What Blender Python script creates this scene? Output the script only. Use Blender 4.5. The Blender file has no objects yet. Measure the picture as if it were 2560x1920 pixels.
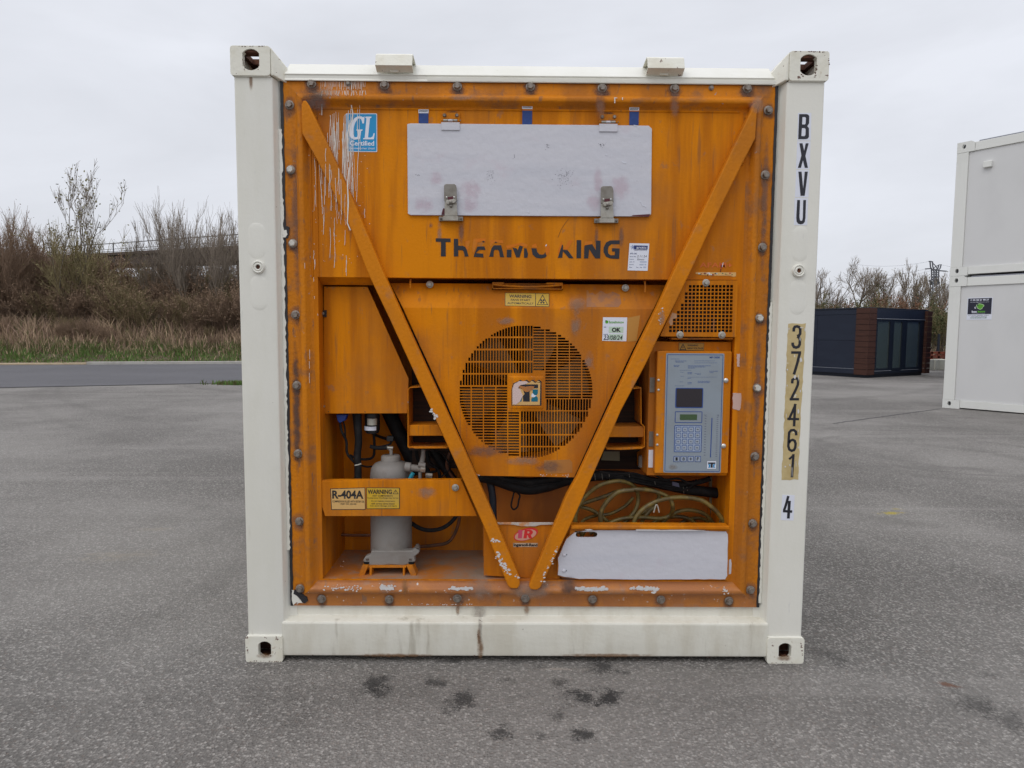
import bpy, bmesh, math, random
import numpy as np
from mathutils import Vector, Matrix
from mathutils.geometry import delaunay_2d_cdt

PI = math.pi
scene = bpy.context.scene
COL = scene.collection

# ------------------------------------------------------------------ camera
CAM = Vector((-0.0869, -2.7651, 1.4388))
PITCH, ROLL, YAW, FPX = -0.0780647, -0.0065893, -0.0072073, 1640.0
ROT = (Matrix.Rotation(YAW, 3, 'Z') @ Matrix.Rotation(PITCH, 3, 'X') @ Matrix.Rotation(ROLL, 3, 'Y'))
cam_data = bpy.data.cameras.new('camera')
cam = bpy.data.objects.new('camera', cam_data)
COL.objects.link(cam)
right, fwd, up = ROT.col[0], ROT.col[1], ROT.col[2]
M = Matrix((right, up, -fwd)).transposed().to_4x4()
M.translation = CAM
cam.matrix_world = M
cam_data.sensor_width = 36.0
cam_data.lens = FPX / 2560 * 36
cam_data.clip_start = 0.05
cam_data.clip_end = 4000
scene.camera = cam

# ------------------------------------------------------------------ sky
SUN_EL, SUN_AZ = math.radians(52), math.radians(215)
world = bpy.data.worlds.new('World')
scene.world = world
world.use_nodes = True
wn = world.node_tree
for n in list(wn.nodes):
    wn.nodes.remove(n)

def N(tree, typ, **kw):
    n = tree.nodes.new(typ)
    for k, v in kw.items():
        if k.startswith('i_'):
            n.inputs[k[2:].replace('_', ' ')].default_value = v
        else:
            setattr(n, k, v)
    return n

def math_node(tree, op, a, b=None, clamp=False):
    n = tree.nodes.new('ShaderNodeMath')
    n.operation = op
    n.use_clamp = clamp
    for i, v in enumerate((a, b)):
        if v is None:
            continue
        if isinstance(v, (int, float)):
            n.inputs[i].default_value = v
        else:
            tree.links.new(v, n.inputs[i])
    return n.outputs[0]

out = N(wn, 'ShaderNodeOutputWorld')
bg = N(wn, 'ShaderNodeBackground')
bg.inputs['Strength'].default_value = 0.1
sky = N(wn, 'ShaderNodeTexSky', sky_type='NISHITA', sun_disc=False)
sky.sun_elevation = SUN_EL
sky.sun_rotation = SUN_AZ
sky.air_density = 1.0
sky.dust_density = 3.0
tc = N(wn, 'ShaderNodeTexCoord')
sep = N(wn, 'ShaderNodeSeparateXYZ')
wn.links.new(tc.outputs['Generated'], sep.inputs[0])
mp = N(wn, 'ShaderNodeMapping')
mp.inputs['Scale'].default_value = (1.0, 1.0, 3.2)
wn.links.new(tc.outputs['Generated'], mp.inputs[0])
nz = N(wn, 'ShaderNodeTexNoise', i_Scale=1.7, i_Detail=6.0, i_Roughness=0.52, i_Distortion=0.35)
wn.links.new(mp.outputs[0], nz.inputs['Vector'])
cr = N(wn, 'ShaderNodeMapRange', i_From_Min=0.34, i_From_Max=0.66, i_To_Min=0.875, i_To_Max=1.075)
wn.links.new(nz.outputs[0], cr.inputs['Value'])
zc = math_node(wn, 'MAXIMUM', sep.outputs['Z'], 0.0)
zc = math_node(wn, 'POWER', zc, 3.0)
grad = math_node(wn, 'MULTIPLY_ADD', zc, 0.75)
grad.node.inputs[2].default_value = 8.55          # overcast: brighter towards the zenith
val = math_node(wn, 'MULTIPLY', grad, cr.outputs[0])
grad.node.inputs[1].default_value = 10.0
cc = N(wn, 'ShaderNodeVectorMath', operation='SCALE')
cc.inputs[0].default_value = (0.905, 0.93, 1.0)
wn.links.new(val, cc.inputs['Scale'])
mx = N(wn, 'ShaderNodeMix', data_type='RGBA')
mx.inputs['Factor'].default_value = 0.93           # cloud deck over the blue sky
wn.links.new(sky.outputs[0], mx.inputs['A'])
wn.links.new(cc.outputs[0], mx.inputs['B'])
wn.links.new(mx.outputs['Result'], bg.inputs['Color'])
wn.links.new(bg.outputs[0], out.inputs[0])

sun_data = bpy.data.lights.new('sun', 'SUN')
sun_data.energy = 0.55
sun_data.angle = math.radians(30)
sun_data.color = (1.0, 0.97, 0.92)
sun = bpy.data.objects.new('sun', sun_data)
COL.objects.link(sun)
sdir = Vector((math.sin(SUN_AZ) * math.cos(SUN_EL), math.cos(SUN_AZ) * math.cos(SUN_EL), math.sin(SUN_EL)))
sun.rotation_euler = sdir.to_track_quat('Z', 'Y').to_euler()
sun.location = (-20, -40, 60)

vs = scene.view_settings
vs.view_transform = 'Standard'
vs.look = 'None'
vs.exposure = 0.0
vs.gamma = 1.0
vs.use_curve_mapping = False
scene.cycles.max_bounces = 8
scene.cycles.transparent_max_bounces = 16

# ------------------------------------------------------------------ picture point -> point on a plane of known depth
FR = {'A': (560, 80, .361664), 'B': (1300, 80, .361664), 'C': (560, 650, .361664), 'D': (1300, 650, .361664),
      'E': (560, 1150, .361664), 'F': (1300, 1150, .361664), 'L': (0, 380, .361582), 'T': (1080, 560, .22604),
      'G': (1140, 800, .217), 'K': (1640, 860, .20494), 'V': (1480, 660, .18083), 'P': (1380, 1140, .22604),
      'H': (780, 1020, .20796), 'R': (1960, 260, .2532), 'Q': (1930, 790, .31915), 'S': (0, 0, 1.0),
      'I': (1200, 1180, .135624), 'N': (2020, 640, .20494), 'M': (2340, 700, .21696), 'W': (1540, 590, .060277),
      'O': (1500, 785, .045208), 'Y': (1250, 720, .06329), 'U': (2410, 735, .042202), 'X': (1080, 270, .05426),
      'Z': (1090, 440, .07837), 'J': (920, 130, .05878)}

def ray(px, py):
    return ROT @ Vector(((px - 1280) / FPX, 1.0, -(py - 960) / FPX))

def fp(f, x, y):
    o = FR[f]
    return o[0] + x * o[2], o[1] + y * o[2]

def at(f, x, y, depth):
    """(x, z) of the picture point on the plane Y = depth"""
    d = ray(*fp(f, x, y))
    t = (depth - CAM.y) / d.y
    p = CAM + d * t
    return (p.x, p.z)

def ground(f, x, y, z=0.0):
    d = ray(*fp(f, x, y))
    t = (z - CAM.z) / d.z
    return CAM + d * t

def poly(f, pts, depth):
    return [at(f, x, y, depth) for x, y in pts]

def rect(f, x0, y0, x1, y1, depth):
    """axis-aligned rectangle x0, z0, x1, z1 from two picture corners"""
    a, b, c, d = at(f, x0, y0, depth), at(f, x1, y0, depth), at(f, x0, y1, depth), at(f, x1, y1, depth)
    return ((a[0] + c[0]) / 2, (c[1] + d[1]) / 2, (b[0] + d[0]) / 2, (a[1] + b[1]) / 2)

def rpoly(r):
    x0, z0, x1, z1 = r
    return [(x0, z0), (x1, z0), (x1, z1), (x0, z1)]

# ------------------------------------------------------------------ objects
WM = {}

def link(name, data, parent=None, loc=(0, 0, 0), local=False):
    o = bpy.data.objects.new(name, data)
    COL.objects.link(o)
    o.location = loc
    T = Matrix.Translation(Vector(loc))
    if parent is not None:
        o.parent = parent
        if local:
            WM[o] = WM[parent] @ T
        else:
            o.matrix_parent_inverse = WM[parent].inverted()
            WM[o] = T
    else:
        WM[o] = T
    return o

def thing(name, loc, label, cat, group=None, rz=0.0):
    o = link(name, None, None, loc)
    o.empty_display_size = 0.2
    o.rotation_euler = (0, 0, rz)
    WM[o] = Matrix.Translation(Vector(loc)) @ Matrix.Rotation(rz, 4, 'Z')
    return tag(o, label, cat, group)

def tag(o, label=None, cat=None, group=None, kind=None):
    if label: o['label'] = label
    if cat: o['category'] = cat
    if group: o['group'] = group
    if kind: o['kind'] = kind
    return o

class MB:
    """collects shapes into one bmesh"""
    def __init__(s):
        s.bm = bmesh.new()

    def face(s, co):
        vs_ = [s.bm.verts.new(c) for c in co]
        try:
            return s.bm.faces.new(vs_)
        except ValueError:
            return None

    def box(s, x0, y0, z0, x1, y1, z1):
        v = [s.bm.verts.new((x, y, z)) for x in (x0, x1) for y in (y0, y1) for z in (z0, z1)]
        for f in ((0, 1, 3, 2), (4, 6, 7, 5), (0, 4, 5, 1), (2, 3, 7, 6), (0, 2, 6, 4), (1, 5, 7, 3)):
            s.bm.faces.new([v[i] for i in f])
        return s

    def prism(s, pts, y0, y1, holes=()):
        """polygon in x,z extruded from y0 (front) to y1"""
        if not holes:
            a = [s.bm.verts.new((x, y0, z)) for x, z in pts]
            b = [s.bm.verts.new((x, y1, z)) for x, z in pts]
            s.bm.faces.new(a)
            s.bm.faces.new(b[::-1])
            n = len(pts)
            for i in range(n):
                s.bm.faces.new([a[i], b[i], b[(i + 1) % n], a[(i + 1) % n]])
            return s
        loops = [pts] + list(holes)
        V_, E_ = [], []
        for lp in loops:
            k = len(V_)
            V_ += [Vector(p) for p in lp]
            E_ += [(k + i, k + (i + 1) % len(lp)) for i in range(len(lp))]
        r = delaunay_2d_cdt(V_, E_, [], 0, 1e-6)
        vo, fo = r[0], r[2]
        bb = np.array([[min(p[0] for p in h), min(p[1] for p in h), max(p[0] for p in h), max(p[1] for p in h)] for h in holes])
        keep = []
        for f in fo:
            c = sum((vo[i] for i in f), Vector((0, 0))) / len(f)
            if not inside(c, pts):
                continue
            cand = np.nonzero((bb[:, 0] < c.x) & (bb[:, 2] > c.x) & (bb[:, 1] < c.y) & (bb[:, 3] > c.y))[0]
            if any(inside(c, holes[k]) for k in cand):
                continue
            keep.append(f)
        fv = {}
        for y, flip in ((y0, False), (y1, True)):
            vv = [s.bm.verts.new((p.x, y, p.y)) for p in vo]
            for f in keep:
                s.bm.faces.new([vv[i] for i in (f[::-1] if flip else f)])
            fv[y] = vv
        def key(p): return (round(p[0], 5), round(p[1], 5))
        idx = {key(p): i for i, p in enumerate(vo)}
        for lp in loops:
            n = len(lp)
            for i in range(n):
                a, b = idx.get(key(lp[i])), idx.get(key(lp[(i + 1) % n]))
                if a is None or b is None or a == b:
                    continue
                try:
                    s.bm.faces.new([fv[y0][a], fv[y1][a], fv[y1][b], fv[y0][b]])
                except ValueError:
                    pass
        return s

    def prism_x(s, pts, x0, x1):
        """polygon in y,z extruded along x"""
        a = [s.bm.verts.new((x0, y, z)) for y, z in pts]
        b = [s.bm.verts.new((x1, y, z)) for y, z in pts]
        s.bm.faces.new(a)
        s.bm.faces.new(b[::-1])
        n = len(pts)
        for i in range(n):
            s.bm.faces.new([a[i], b[i], b[(i + 1) % n], a[(i + 1) % n]])
        return s

    def prism_z(s, pts, z0, z1):
        a = [s.bm.verts.new((x, y, z0)) for x, y in pts]
        b = [s.bm.verts.new((x, y, z1)) for x, y in pts]
        s.bm.faces.new(a)
        s.bm.faces.new(b[::-1])
        n = len(pts)
        for i in range(n):
            s.bm.faces.new([a[i], b[i], b[(i + 1) % n], a[(i + 1) % n]])
        return s

    def hull(s, pts):
        v = [s.bm.verts.new(p) for p in pts]
        bmesh.ops.convex_hull(s.bm, input=v)
        return s

    def lathe(s, prof, c, axis='y', n=24):
        """profile of (radius, distance along axis)"""
        rings = []
        for r, h in prof:
            ring = []
            for i in range(n):
                a = 2 * PI * i / n
                u, w = r * math.cos(a), r * math.sin(a)
                p = {'y': (u, h, w), 'z': (u, w, h), 'x': (h, u, w)}[axis]
                ring.append(s.bm.verts.new((c[0] + p[0], c[1] + p[1], c[2] + p[2])))
            rings.append(ring)
        for a, b in zip(rings, rings[1:]):
            for i in range(n):
                s.bm.faces.new([a[i], a[(i + 1) % n], b[(i + 1) % n], b[i]])
        if prof[0][0] > 1e-5: s.bm.faces.new(rings[0][::-1])
        if prof[-1][0] > 1e-5: s.bm.faces.new(rings[-1])
        return s

    def tube(s, pts, r, n=8, r1=None):
        pts = [Vector(p) for p in pts]
        if r1 is None: r1 = r
        rings = []
        ref = Vector((0.12, 0.3, 0.95)).normalized()
        for i, p in enumerate(pts):
            t = (pts[min(i + 1, len(pts) - 1)] - pts[max(i - 1, 0)]).normalized()
            u = t.cross(ref)
            if u.length < 0.1: u = t.cross(Vector((1, 0, 0)))
            u.normalize()
            w = t.cross(u)
            rr = r + (r1 - r) * i / max(1, len(pts) - 1)
            rings.append([s.bm.verts.new(p + (u * math.cos(2 * PI * k / n) + w * math.sin(2 * PI * k / n)) * rr) for k in range(n)])
        for a, b in zip(rings, rings[1:]):
            # keep rings in step
            off = min(range(n), key=lambda k: (a[0].co - b[k].co).length)
            b[:] = b[off:] + b[:off]
            for i in range(n):
                s.bm.faces.new([a[i], a[(i + 1) % n], b[(i + 1) % n], b[i]])
        s.bm.faces.new(rings[0][::-1])
        s.bm.faces.new(rings[-1])
        return s

    def bar(s, a, b, w, h=None):
        """square bar between two points"""
        a, b = Vector(a), Vector(b)
        h = h or w
        t = (b - a).normalized()
        u = t.cross(Vector((0, 0, 1)))
        if u.length < 0.05: u = t.cross(Vector((1, 0, 0)))
        u.normalize()
        v = t.cross(u)
        r = []
        for p in (a, b):
            r.append([s.bm.verts.new(p + u * (w / 2) * i + v * (h / 2) * j) for i, j in ((-1, -1), (1, -1), (1, 1), (-1, 1))])
        s.bm.faces.new(r[0][::-1]); s.bm.faces.new(r[1])
        for i in range(4):
            s.bm.faces.new([r[0][i], r[0][(i + 1) % 4], r[1][(i + 1) % 4], r[1][i]])
        return s

    def mesh(s, name, smooth=False, weld=True):
        if weld:
            bmesh.ops.remove_doubles(s.bm, verts=s.bm.verts, dist=2e-5)
        bmesh.ops.recalc_face_normals(s.bm, faces=s.bm.faces)
        me = bpy.data.meshes.new(name)
        s.bm.to_mesh(me)
        s.bm.free()
        if smooth:
            me.shade_smooth()
            me.set_sharp_from_angle(angle=math.radians(smooth if smooth is not True else 40))
        return me

    def build(s, name, mat, parent=None, bevel=0.0, seg=2, smooth=False, loc=(0, 0, 0), local=False, weld=True):
        me = s.mesh(name, smooth or (40 if bevel else False), weld)
        for m in (mat if isinstance(mat, (list, tuple)) else [mat]):
            me.materials.append(m)
        o = link(name, me, parent, loc, local)
        if bevel:
            b = o.modifiers.new('bevel', 'BEVEL')
            b.width = bevel
            b.segments = seg
            b.limit_method = 'ANGLE'
            b.angle_limit = math.radians(35)
            b.harden_normals = True
        return o

def inside(c, pts):
    x, y = c[0], c[1]
    r = False
    n = len(pts)
    j = n - 1
    for i in range(n):
        xi, yi = pts[i]; xj, yj = pts[j]
        if (yi > y) != (yj > y) and x < (xj - xi) * (y - yi) / (yj - yi) + xi:
            r = not r
        j = i
    return r

def ellipse(cx, cz, rx, rz, n=20, a0=0.0):
    return [(cx + rx * math.cos(a0 + 2 * PI * i / n), cz + rz * math.sin(a0 + 2 * PI * i / n)) for i in range(n)]

def rrect(x0, z0, x1, z1, r, n=4):
    o = []
    for cx, cz, a in ((x1 - r, z1 - r, 0), (x0 + r, z1 - r, PI / 2), (x0 + r, z0 + r, PI), (x1 - r, z0 + r, 1.5 * PI)):
        for i in range(n + 1):
            t = a + PI / 2 * i / n
            o.append((cx + r * math.cos(t), cz + r * math.sin(t)))
    return o

def rough_poly(pts, step, amp, rng):
    """subdivide the edges of a polygon and make them ragged"""
    o = []
    n = len(pts)
    for i in range(n):
        a, b = Vector(pts[i]), Vector(pts[(i + 1) % n])
        k = max(1, int((b - a).length / step))
        for j in range(k):
            p = a.lerp(b, j / k)
            o.append((p.x + rng.uniform(-amp, amp), p.y + rng.uniform(-amp, amp)))
    return o

def ribbon(path, w):
    """outline polygon of a stroke of width w, mitred"""
    P = [Vector(p) for p in path]
    L, R = [], []
    for i, p in enumerate(P):
        d0 = (p - P[i - 1]).normalized() if i else (P[1] - P[0]).normalized()
        d1 = (P[i + 1] - p).normalized() if i < len(P) - 1 else d0
        t = (d0 + d1)
        t = t.normalized() if t.length > 1e-6 else d0
        nrm = Vector((-t.y, t.x))
        k = max(0.5, nrm.dot(Vector((-d0.y, d0.x))))
        L.append(p + nrm * (w / 2 / k)); R.append(p - nrm * (w / 2 / k))
    return [tuple(v) for v in L + R[::-1]]

def text_polys(body, bold=0.0, shear=0.0):
    c = bpy.data.curves.new('lettering', 'FONT')
    c.body = body
    c.offset = bold
    c.shear = shear
    c.resolution_u = 3
    o = bpy.data.objects.new('lettering', c)
    me = bpy.data.meshes.new_from_object(o)
    bpy.data.objects.remove(o)
    bpy.data.curves.remove(c)
    return me

def text(body, box, y, mat, parent, name='lettering', bold=0.0, shear=0.0, local=False, keep_aspect=False):
    """lettering stretched into the box x0, z0, x1, z1 on the plane Y=y"""
    me = text_polys(body, bold, shear)
    n = len(me.vertices)
    co = np.empty(n * 3); me.vertices.foreach_get('co', co); co = co.reshape(-1, 3)
    lo, hi = co.min(0), co.max(0)
    x0, z0, x1, z1 = box
    sx = (x1 - x0) / (hi[0] - lo[0]); sz = (z1 - z0) / (hi[1] - lo[1])
    if keep_aspect: sx = min(sx, sz)
    new = np.stack([x0 + (co[:, 0] - lo[0]) * sx, np.full(n, y), z0 + (co[:, 1] - lo[1]) * sz], 1)
    me.vertices.foreach_set('co', new.ravel())
    me.name = name
    me.materials.clear()
    me.materials.append(mat)
    return link(name, me, parent, (0, 0, 0), local)

# ------------------------------------------------------------------ materials
def mat(name, col, rough=0.5, metal=0.0, layers=(), bump=0.0, bump_scale=60.0, rough_var=0.08, coords='Object', spec=0.5, bump2=None):
    """layers: (colour, scale xyz or number, low, high, detail, amount, seed) blended over the base by noise"""
    m = bpy.data.materials.new(name)
    m.use_nodes = True
    t = m.node_tree
    bs = t.nodes['Principled BSDF']
    bs.inputs['Metallic'].default_value = metal
    bs.inputs['Specular IOR Level'].default_value = spec
    tcn = t.nodes.new('ShaderNodeTexCoord')
    vec = tcn.outputs[coords]
    cur = None
    base = t.nodes.new('ShaderNodeRGB')
    base.outputs[0].default_value = (*col, 1)
    cur = base.outputs[0]
    for L in layers:
        c, sc, lo, hi, det, amt, seed = L
        mpn = t.nodes.new('ShaderNodeMapping')
        mpn.inputs['Scale'].default_value = (sc, sc, sc) if isinstance(sc, (int, float)) else sc
        mpn.inputs['Location'].default_value = (seed * 3.1, seed * 1.7, seed * 2.3)
        t.links.new(vec, mpn.inputs[0])
        nn = t.nodes.new('ShaderNodeTexNoise')
        nn.inputs['Scale'].default_value = 1.0
        nn.inputs['Detail'].default_value = det
        nn.inputs['Roughness'].default_value = 0.6
        t.links.new(mpn.outputs[0], nn.inputs['Vector'])
        mr = t.nodes.new('ShaderNodeMapRange')
        mr.interpolation_type = 'SMOOTHSTEP'
        mr.inputs['From Min'].default_value = lo
        mr.inputs['From Max'].default_value = hi
        mr.inputs['To Max'].default_value = amt
        t.links.new(nn.outputs[0], mr.inputs['Value'])
        mxn = t.nodes.new('ShaderNodeMix')
        mxn.data_type = 'RGBA'
        t.links.new(mr.outputs[0], mxn.inputs['Factor'])
        t.links.new(cur, mxn.inputs['A'])
        mxn.inputs['B'].default_value = (*c, 1)
        cur = mxn.outputs['Result']
    t.links.new(cur, bs.inputs['Base Color'])
    rn = t.nodes.new('ShaderNodeTexNoise')
    rn.inputs['Scale'].default_value = 9.0
    rn.inputs['Detail'].default_value = 4.0
    t.links.new(vec, rn.inputs['Vector'])
    rr = t.nodes.new('ShaderNodeMapRange')
    rr.inputs['To Min'].default_value = max(0.02, rough - rough_var)
    rr.inputs['To Max'].default_value = min(1.0, rough + rough_var)
    t.links.new(rn.outputs[0], rr.inputs['Value'])
    t.links.new(rr.outputs[0], bs.inputs['Roughness'])
    if bump:
        bn = t.nodes.new('ShaderNodeTexNoise')
        bn.inputs['Scale'].default_value = bump_scale
        bn.inputs['Detail'].default_value = 5.0
        t.links.new(vec, bn.inputs['Vector'])
        bp = t.nodes.new('ShaderNodeBump')
        bp.inputs['Strength'].default_value = bump
        bp.inputs['Distance'].default_value = 0.004
        t.links.new(bn.outputs[0], bp.inputs['Height'])
        last = bp.outputs[0]
        if bump2:
            sc2, dist2 = bump2
            b2 = t.nodes.new('ShaderNodeTexNoise')
            b2.inputs['Scale'].default_value = sc2
            b2.inputs['Detail'].default_value = 2.0
            t.links.new(vec, b2.inputs['Vector'])
            bq = t.nodes.new('ShaderNodeBump')
            bq.inputs['Strength'].default_value = 1.0
            bq.inputs['Distance'].default_value = dist2
            t.links.new(b2.outputs[0], bq.inputs['Height'])
            t.links.new(last, bq.inputs['Normal'])
            last = bq.outputs[0]
        t.links.new(last, bs.inputs['Normal'])
    return m

OR = (0.72, 0.236, 0.004)
orange = mat('orange_paint', OR, 0.50, spec=.09, layers=[
    ((0.44, 0.128, 0.006), (9, 9, 0.7), 0.38, 0.62, 4, 0.8, 1),
    ((0.40, 0.145, 0.03), (2.4, 2.4, 1.6), 0.46, 0.70, 7, 0.7, 2),
    ((0.22, 0.10, 0.045), (55, 55, 3.5), 0.58, 0.74, 3, 0.5, 3),
    ((0.33, 0.16, 0.08), (22, 22, 15), 0.62, 0.72, 8, 0.55, 4),
    ((0.33, 0.31, 0.30), 48, 0.74, 0.78, 8, 0.8, 5)], bump=0.25, bump_scale=90, bump2=(3.5, 0.006))
orange_worn = mat('orange_paint_worn', (0.62, 0.202, 0.008), 0.5, spec=.13, layers=[
    ((0.40, 0.135, 0.018), (8, 8, 1.2), 0.40, 0.66, 5, 0.75, 6),
    ((0.25, 0.120, 0.060), (7, 7, 9), 0.50, 0.70, 8, 0.75, 7),
    ((0.15, 0.10, 0.08), (40, 40, 12), 0.58, 0.72, 6, 0.6, 8),
    ((0.34, 0.33, 0.34), 31, 0.69, 0.73, 9, 0.85, 9)], bump=0.7, bump_scale=70)
orange_bottom = mat('orange_paint_scuffed', (0.46, 0.165, 0.03), 0.55, layers=[
    ((0.36, 0.13, 0.04), (8, 8, 8), 0.38, 0.62, 5, 0.8, 10),
    ((0.26, 0.22, 0.19), (6, 6, 6), 0.55, 0.75, 8, 0.7, 11),
    ((0.16, 0.13, 0.11), (30, 30, 10), 0.60, 0.72, 5, 0.55, 12),
    ((0.62, 0.60, 0.58), 38, 0.655, 0.69, 9, 0.9, 13)], bump=0.5, bump_scale=70)
orange_brace = mat('orange_paint_brace', (0.64, 0.208, 0.006), 0.48, spec=.13, layers=[
    ((0.44, 0.15, 0.015), (6, 6, 2.5), 0.40, 0.66, 5, 0.7, 50),
    ((0.36, 0.17, 0.08), (14, 14, 14), 0.54, 0.72, 8, 0.5, 51),
    ((0.36, 0.30, 0.26), 40, 0.70, 0.75, 9, 0.6, 52)], bump=0.5, bump_scale=70)
orange_dusty = mat('orange_paint_dusty', (0.46, 0.15, 0.02), 0.7, layers=[
    ((0.30, 0.22, 0.16), (4, 4, 4), 0.40, 0.62, 6, 0.9, 14),
    ((0.24, 0.20, 0.17), 18, 0.52, 0.68, 6, 0.6, 15)], bump=0.3)
white = mat('cream_white_paint', (0.78, 0.765, 0.69), 0.36, layers=[
    ((0.71, 0.695, 0.60), (5, 5, 1.1), 0.42, 0.68, 5, 0.55, 16),
    ((0.52, 0.48, 0.38), (26, 26, 4), 0.64, 0.78, 4, 0.35, 17),
    ((0.22, 0.17, 0.12), 42, 0.735, 0.765, 4, 0.7, 18),
    ((0.42, 0.42, 0.42), (40, 40, 7), 0.67, 0.77, 6, 0.5, 19)], bump=0.15, bump_scale=80, bump2=(4.0, 0.004))
white_chipped = mat('cream_white_paint_rust_chipped', (0.79, 0.77, 0.67), 0.4, layers=[
    ((0.70, 0.66, 0.53), 9, 0.45, 0.70, 5, 0.7, 20),
    ((0.36, 0.24, 0.12), 22, 0.63, 0.74, 5, 0.6, 21),
    ((0.12, 0.045, 0.025), 34, 0.645, 0.665, 6, 0.95, 22)], bump=0.4, bump_scale=60)
white_grimy = mat('cream_white_paint_grimy', (0.77, 0.75, 0.655), 0.42, layers=[
    ((0.62, 0.58, 0.47), (7, 7, 2.0), 0.42, 0.66, 6, 0.65, 23),
    ((0.34, 0.30, 0.22), (14, 14, 2.0), 0.56, 0.74, 6, 0.6, 24),
    ((0.13, 0.06, 0.03), 34, 0.735, 0.755, 6, 0.9, 25)], bump=0.3, bump_scale=60, bump2=(5.0, 0.006))
hatch_white = mat('bluish_white_brushed_paint', (0.62, 0.615, 0.66), 0.42, layers=[
    ((0.53, 0.54, 0.60), (1.5, 1.5, 12), 0.40, 0.66, 5, 0.5, 26),
    ((0.60, 0.44, 0.50), (3.0, 3.0, 4.0), 0.57, 0.76, 6, 0.42, 27),
    ((0.36, 0.36, 0.42), (70, 70, 40), 0.69, 0.74, 4, 0.5, 28)], bump=0.5, bump_scale=35)
rust = mat('rusty_steel', (0.09, 0.032, 0.018), 0.85, layers=[((0.16, 0.06, 0.025), 20, 0.4, 0.7, 6, 0.8, 29), ((0.03, 0.015, 0.012), 9, 0.45, 0.7, 6, 0.8, 30)], bump=0.8, bump_scale=40)
steel = mat('dull_bolt_steel', (0.30, 0.265, 0.23), 0.5, 0.6, layers=[((0.16, 0.12, 0.09), 60, 0.4, 0.65, 4, 0.8, 31)], bump=0.4)
steel_dark = mat('grimy_washer_steel', (0.17, 0.14, 0.12), 0.6, 0.4, layers=[((0.09, 0.07, 0.06), 50, 0.4, 0.65, 4, 0.8, 32)], bump=0.4)
steel_plate = mat('worn_stainless_steel', (0.42, 0.40, 0.35), 0.38, 0.55, layers=[((0.28, 0.24, 0.19), 24, 0.42, 0.68, 6, 0.7, 33)], bump=0.2)
latch_dark = mat('dull_zinc_steel', (0.26, 0.24, 0.21), 0.42, 0.7, layers=[((0.18, 0.16, 0.13), 30, 0.42, 0.68, 6, 0.7, 34)], bump=0.15)
bright_steel = mat('bright_screw_steel', (0.62, 0.60, 0.57), 0.3, 0.8)
sealant = mat('black_sealant', (0.018, 0.017, 0.02), 0.55, bump=0.5)
black_rubber = mat('black_rubber', (0.009, 0.009, 0.010), 0.7, spec=.25, layers=[((0.03, 0.028, 0.026), 30, 0.45, 0.7, 5, 0.6, 35)], bump=0.4)
black_plastic = mat('black_plastic', (0.012, 0.012, 0.014), 0.4)
ink = mat('black_vinyl_lettering', (0.012, 0.012, 0.020), 0.42)
print_black = mat('black_print', (0.02, 0.018, 0.018), 0.5)
print_faded = mat('faded_print', (0.10, 0.10, 0.16), 0.5)
comp_grey = mat('compressor_grey_paint', (0.25, 0.235, 0.215), 0.65, layers=[((0.20, 0.175, 0.15), 10, 0.42, 0.68, 6, 0.7, 36), ((0.30, 0.27, 0.235), 5, 0.5, 0.7, 6, 0.5, 37)], bump=0.35)
teal = mat('teal_plastic', (0.01, 0.24, 0.33), 0.4)
blue_plastic = mat('blue_plastic', (0.01, 0.05, 0.30), 0.4)
white_plastic = mat('milky_white_plastic', (0.45, 0.44, 0.38), 0.3)
blade = mat('fan_blade_beige', (0.18, 0.112, 0.058), 0.8, spec=.08, layers=[((0.10, 0.06, 0.03), 7, 0.4, 0.68, 5, 0.7, 38)], bump=0.2)
cable = mat('olive_yellow_cable_sheath', (0.20, 0.145, 0.035), 0.42, layers=[((0.09, 0.065, 0.025), (18, 18, 18), 0.42, 0.62, 5, 0.9, 39), ((0.30, 0.23, 0.09), 30, 0.62, 0.74, 5, 0.6, 40)], bump=0.3)
sticker_white = mat('white_sticker', (0.74, 0.76, 0.84), 0.45)
sticker_yellow = mat('yellow_sticker', (0.62, 0.38, 0.02), 0.4, layers=[((0.50, 0.33, 0.10), 14, 0.45, 0.7, 4, 0.5, 41)])
sticker_cream = mat('cream_sticker', (0.66, 0.40, 0.14), 0.45)
sticker_tan = mat('tan_peeling_sticker', (0.56, 0.44, 0.22), 0.6, layers=[((0.44, 0.32, 0.13), 12, 0.42, 0.66, 6, 0.7, 42), ((0.72, 0.68, 0.55), 26, 0.66, 0.70, 6, 0.9, 43)], bump=0.4)
sticker_blue = mat('sky_blue_sticker', (0.0, 0.27, 0.56), 0.4)
strap_blue = mat('blue_strap', (0.012, 0.045, 0.20), 0.6, layers=[((0.02, 0.07, 0.28), 40, 0.45, 0.7, 4, 0.6, 44)])
dark_blue_print = mat('navy_print', (0.015, 0.03, 0.14), 0.5)
red_print = mat('red_print', (0.60, 0.02, 0.02), 0.45)
pink_print = mat('pink_print', (0.55, 0.06, 0.12), 0.45)
green_print = mat('green_print', (0.10, 0.36, 0.02), 0.45)
pale_green = mat('pale_green_print', (0.52, 0.66, 0.52), 0.5)
drip_paint = mat('dripped_cream_paint', (0.74, 0.70, 0.64), 0.4)
flake_white = mat('chipped_white_flake', (0.66, 0.64, 0.62), 0.5)
bright_orange = mat('unfaded_orange_vinyl', (0.64, 0.165, 0.006), 0.5, spec=.2, layers=[((0.55, 0.20, 0.02), 20, 0.4, 0.7, 5, 0.7, 45)])
ghost_orange = mat('old_sticker_residue', (0.36, 0.15, 0.06), 0.6, layers=[((0.50, 0.18, 0.02), 30, 0.42, 0.6, 6, 0.8, 46)])
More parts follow.
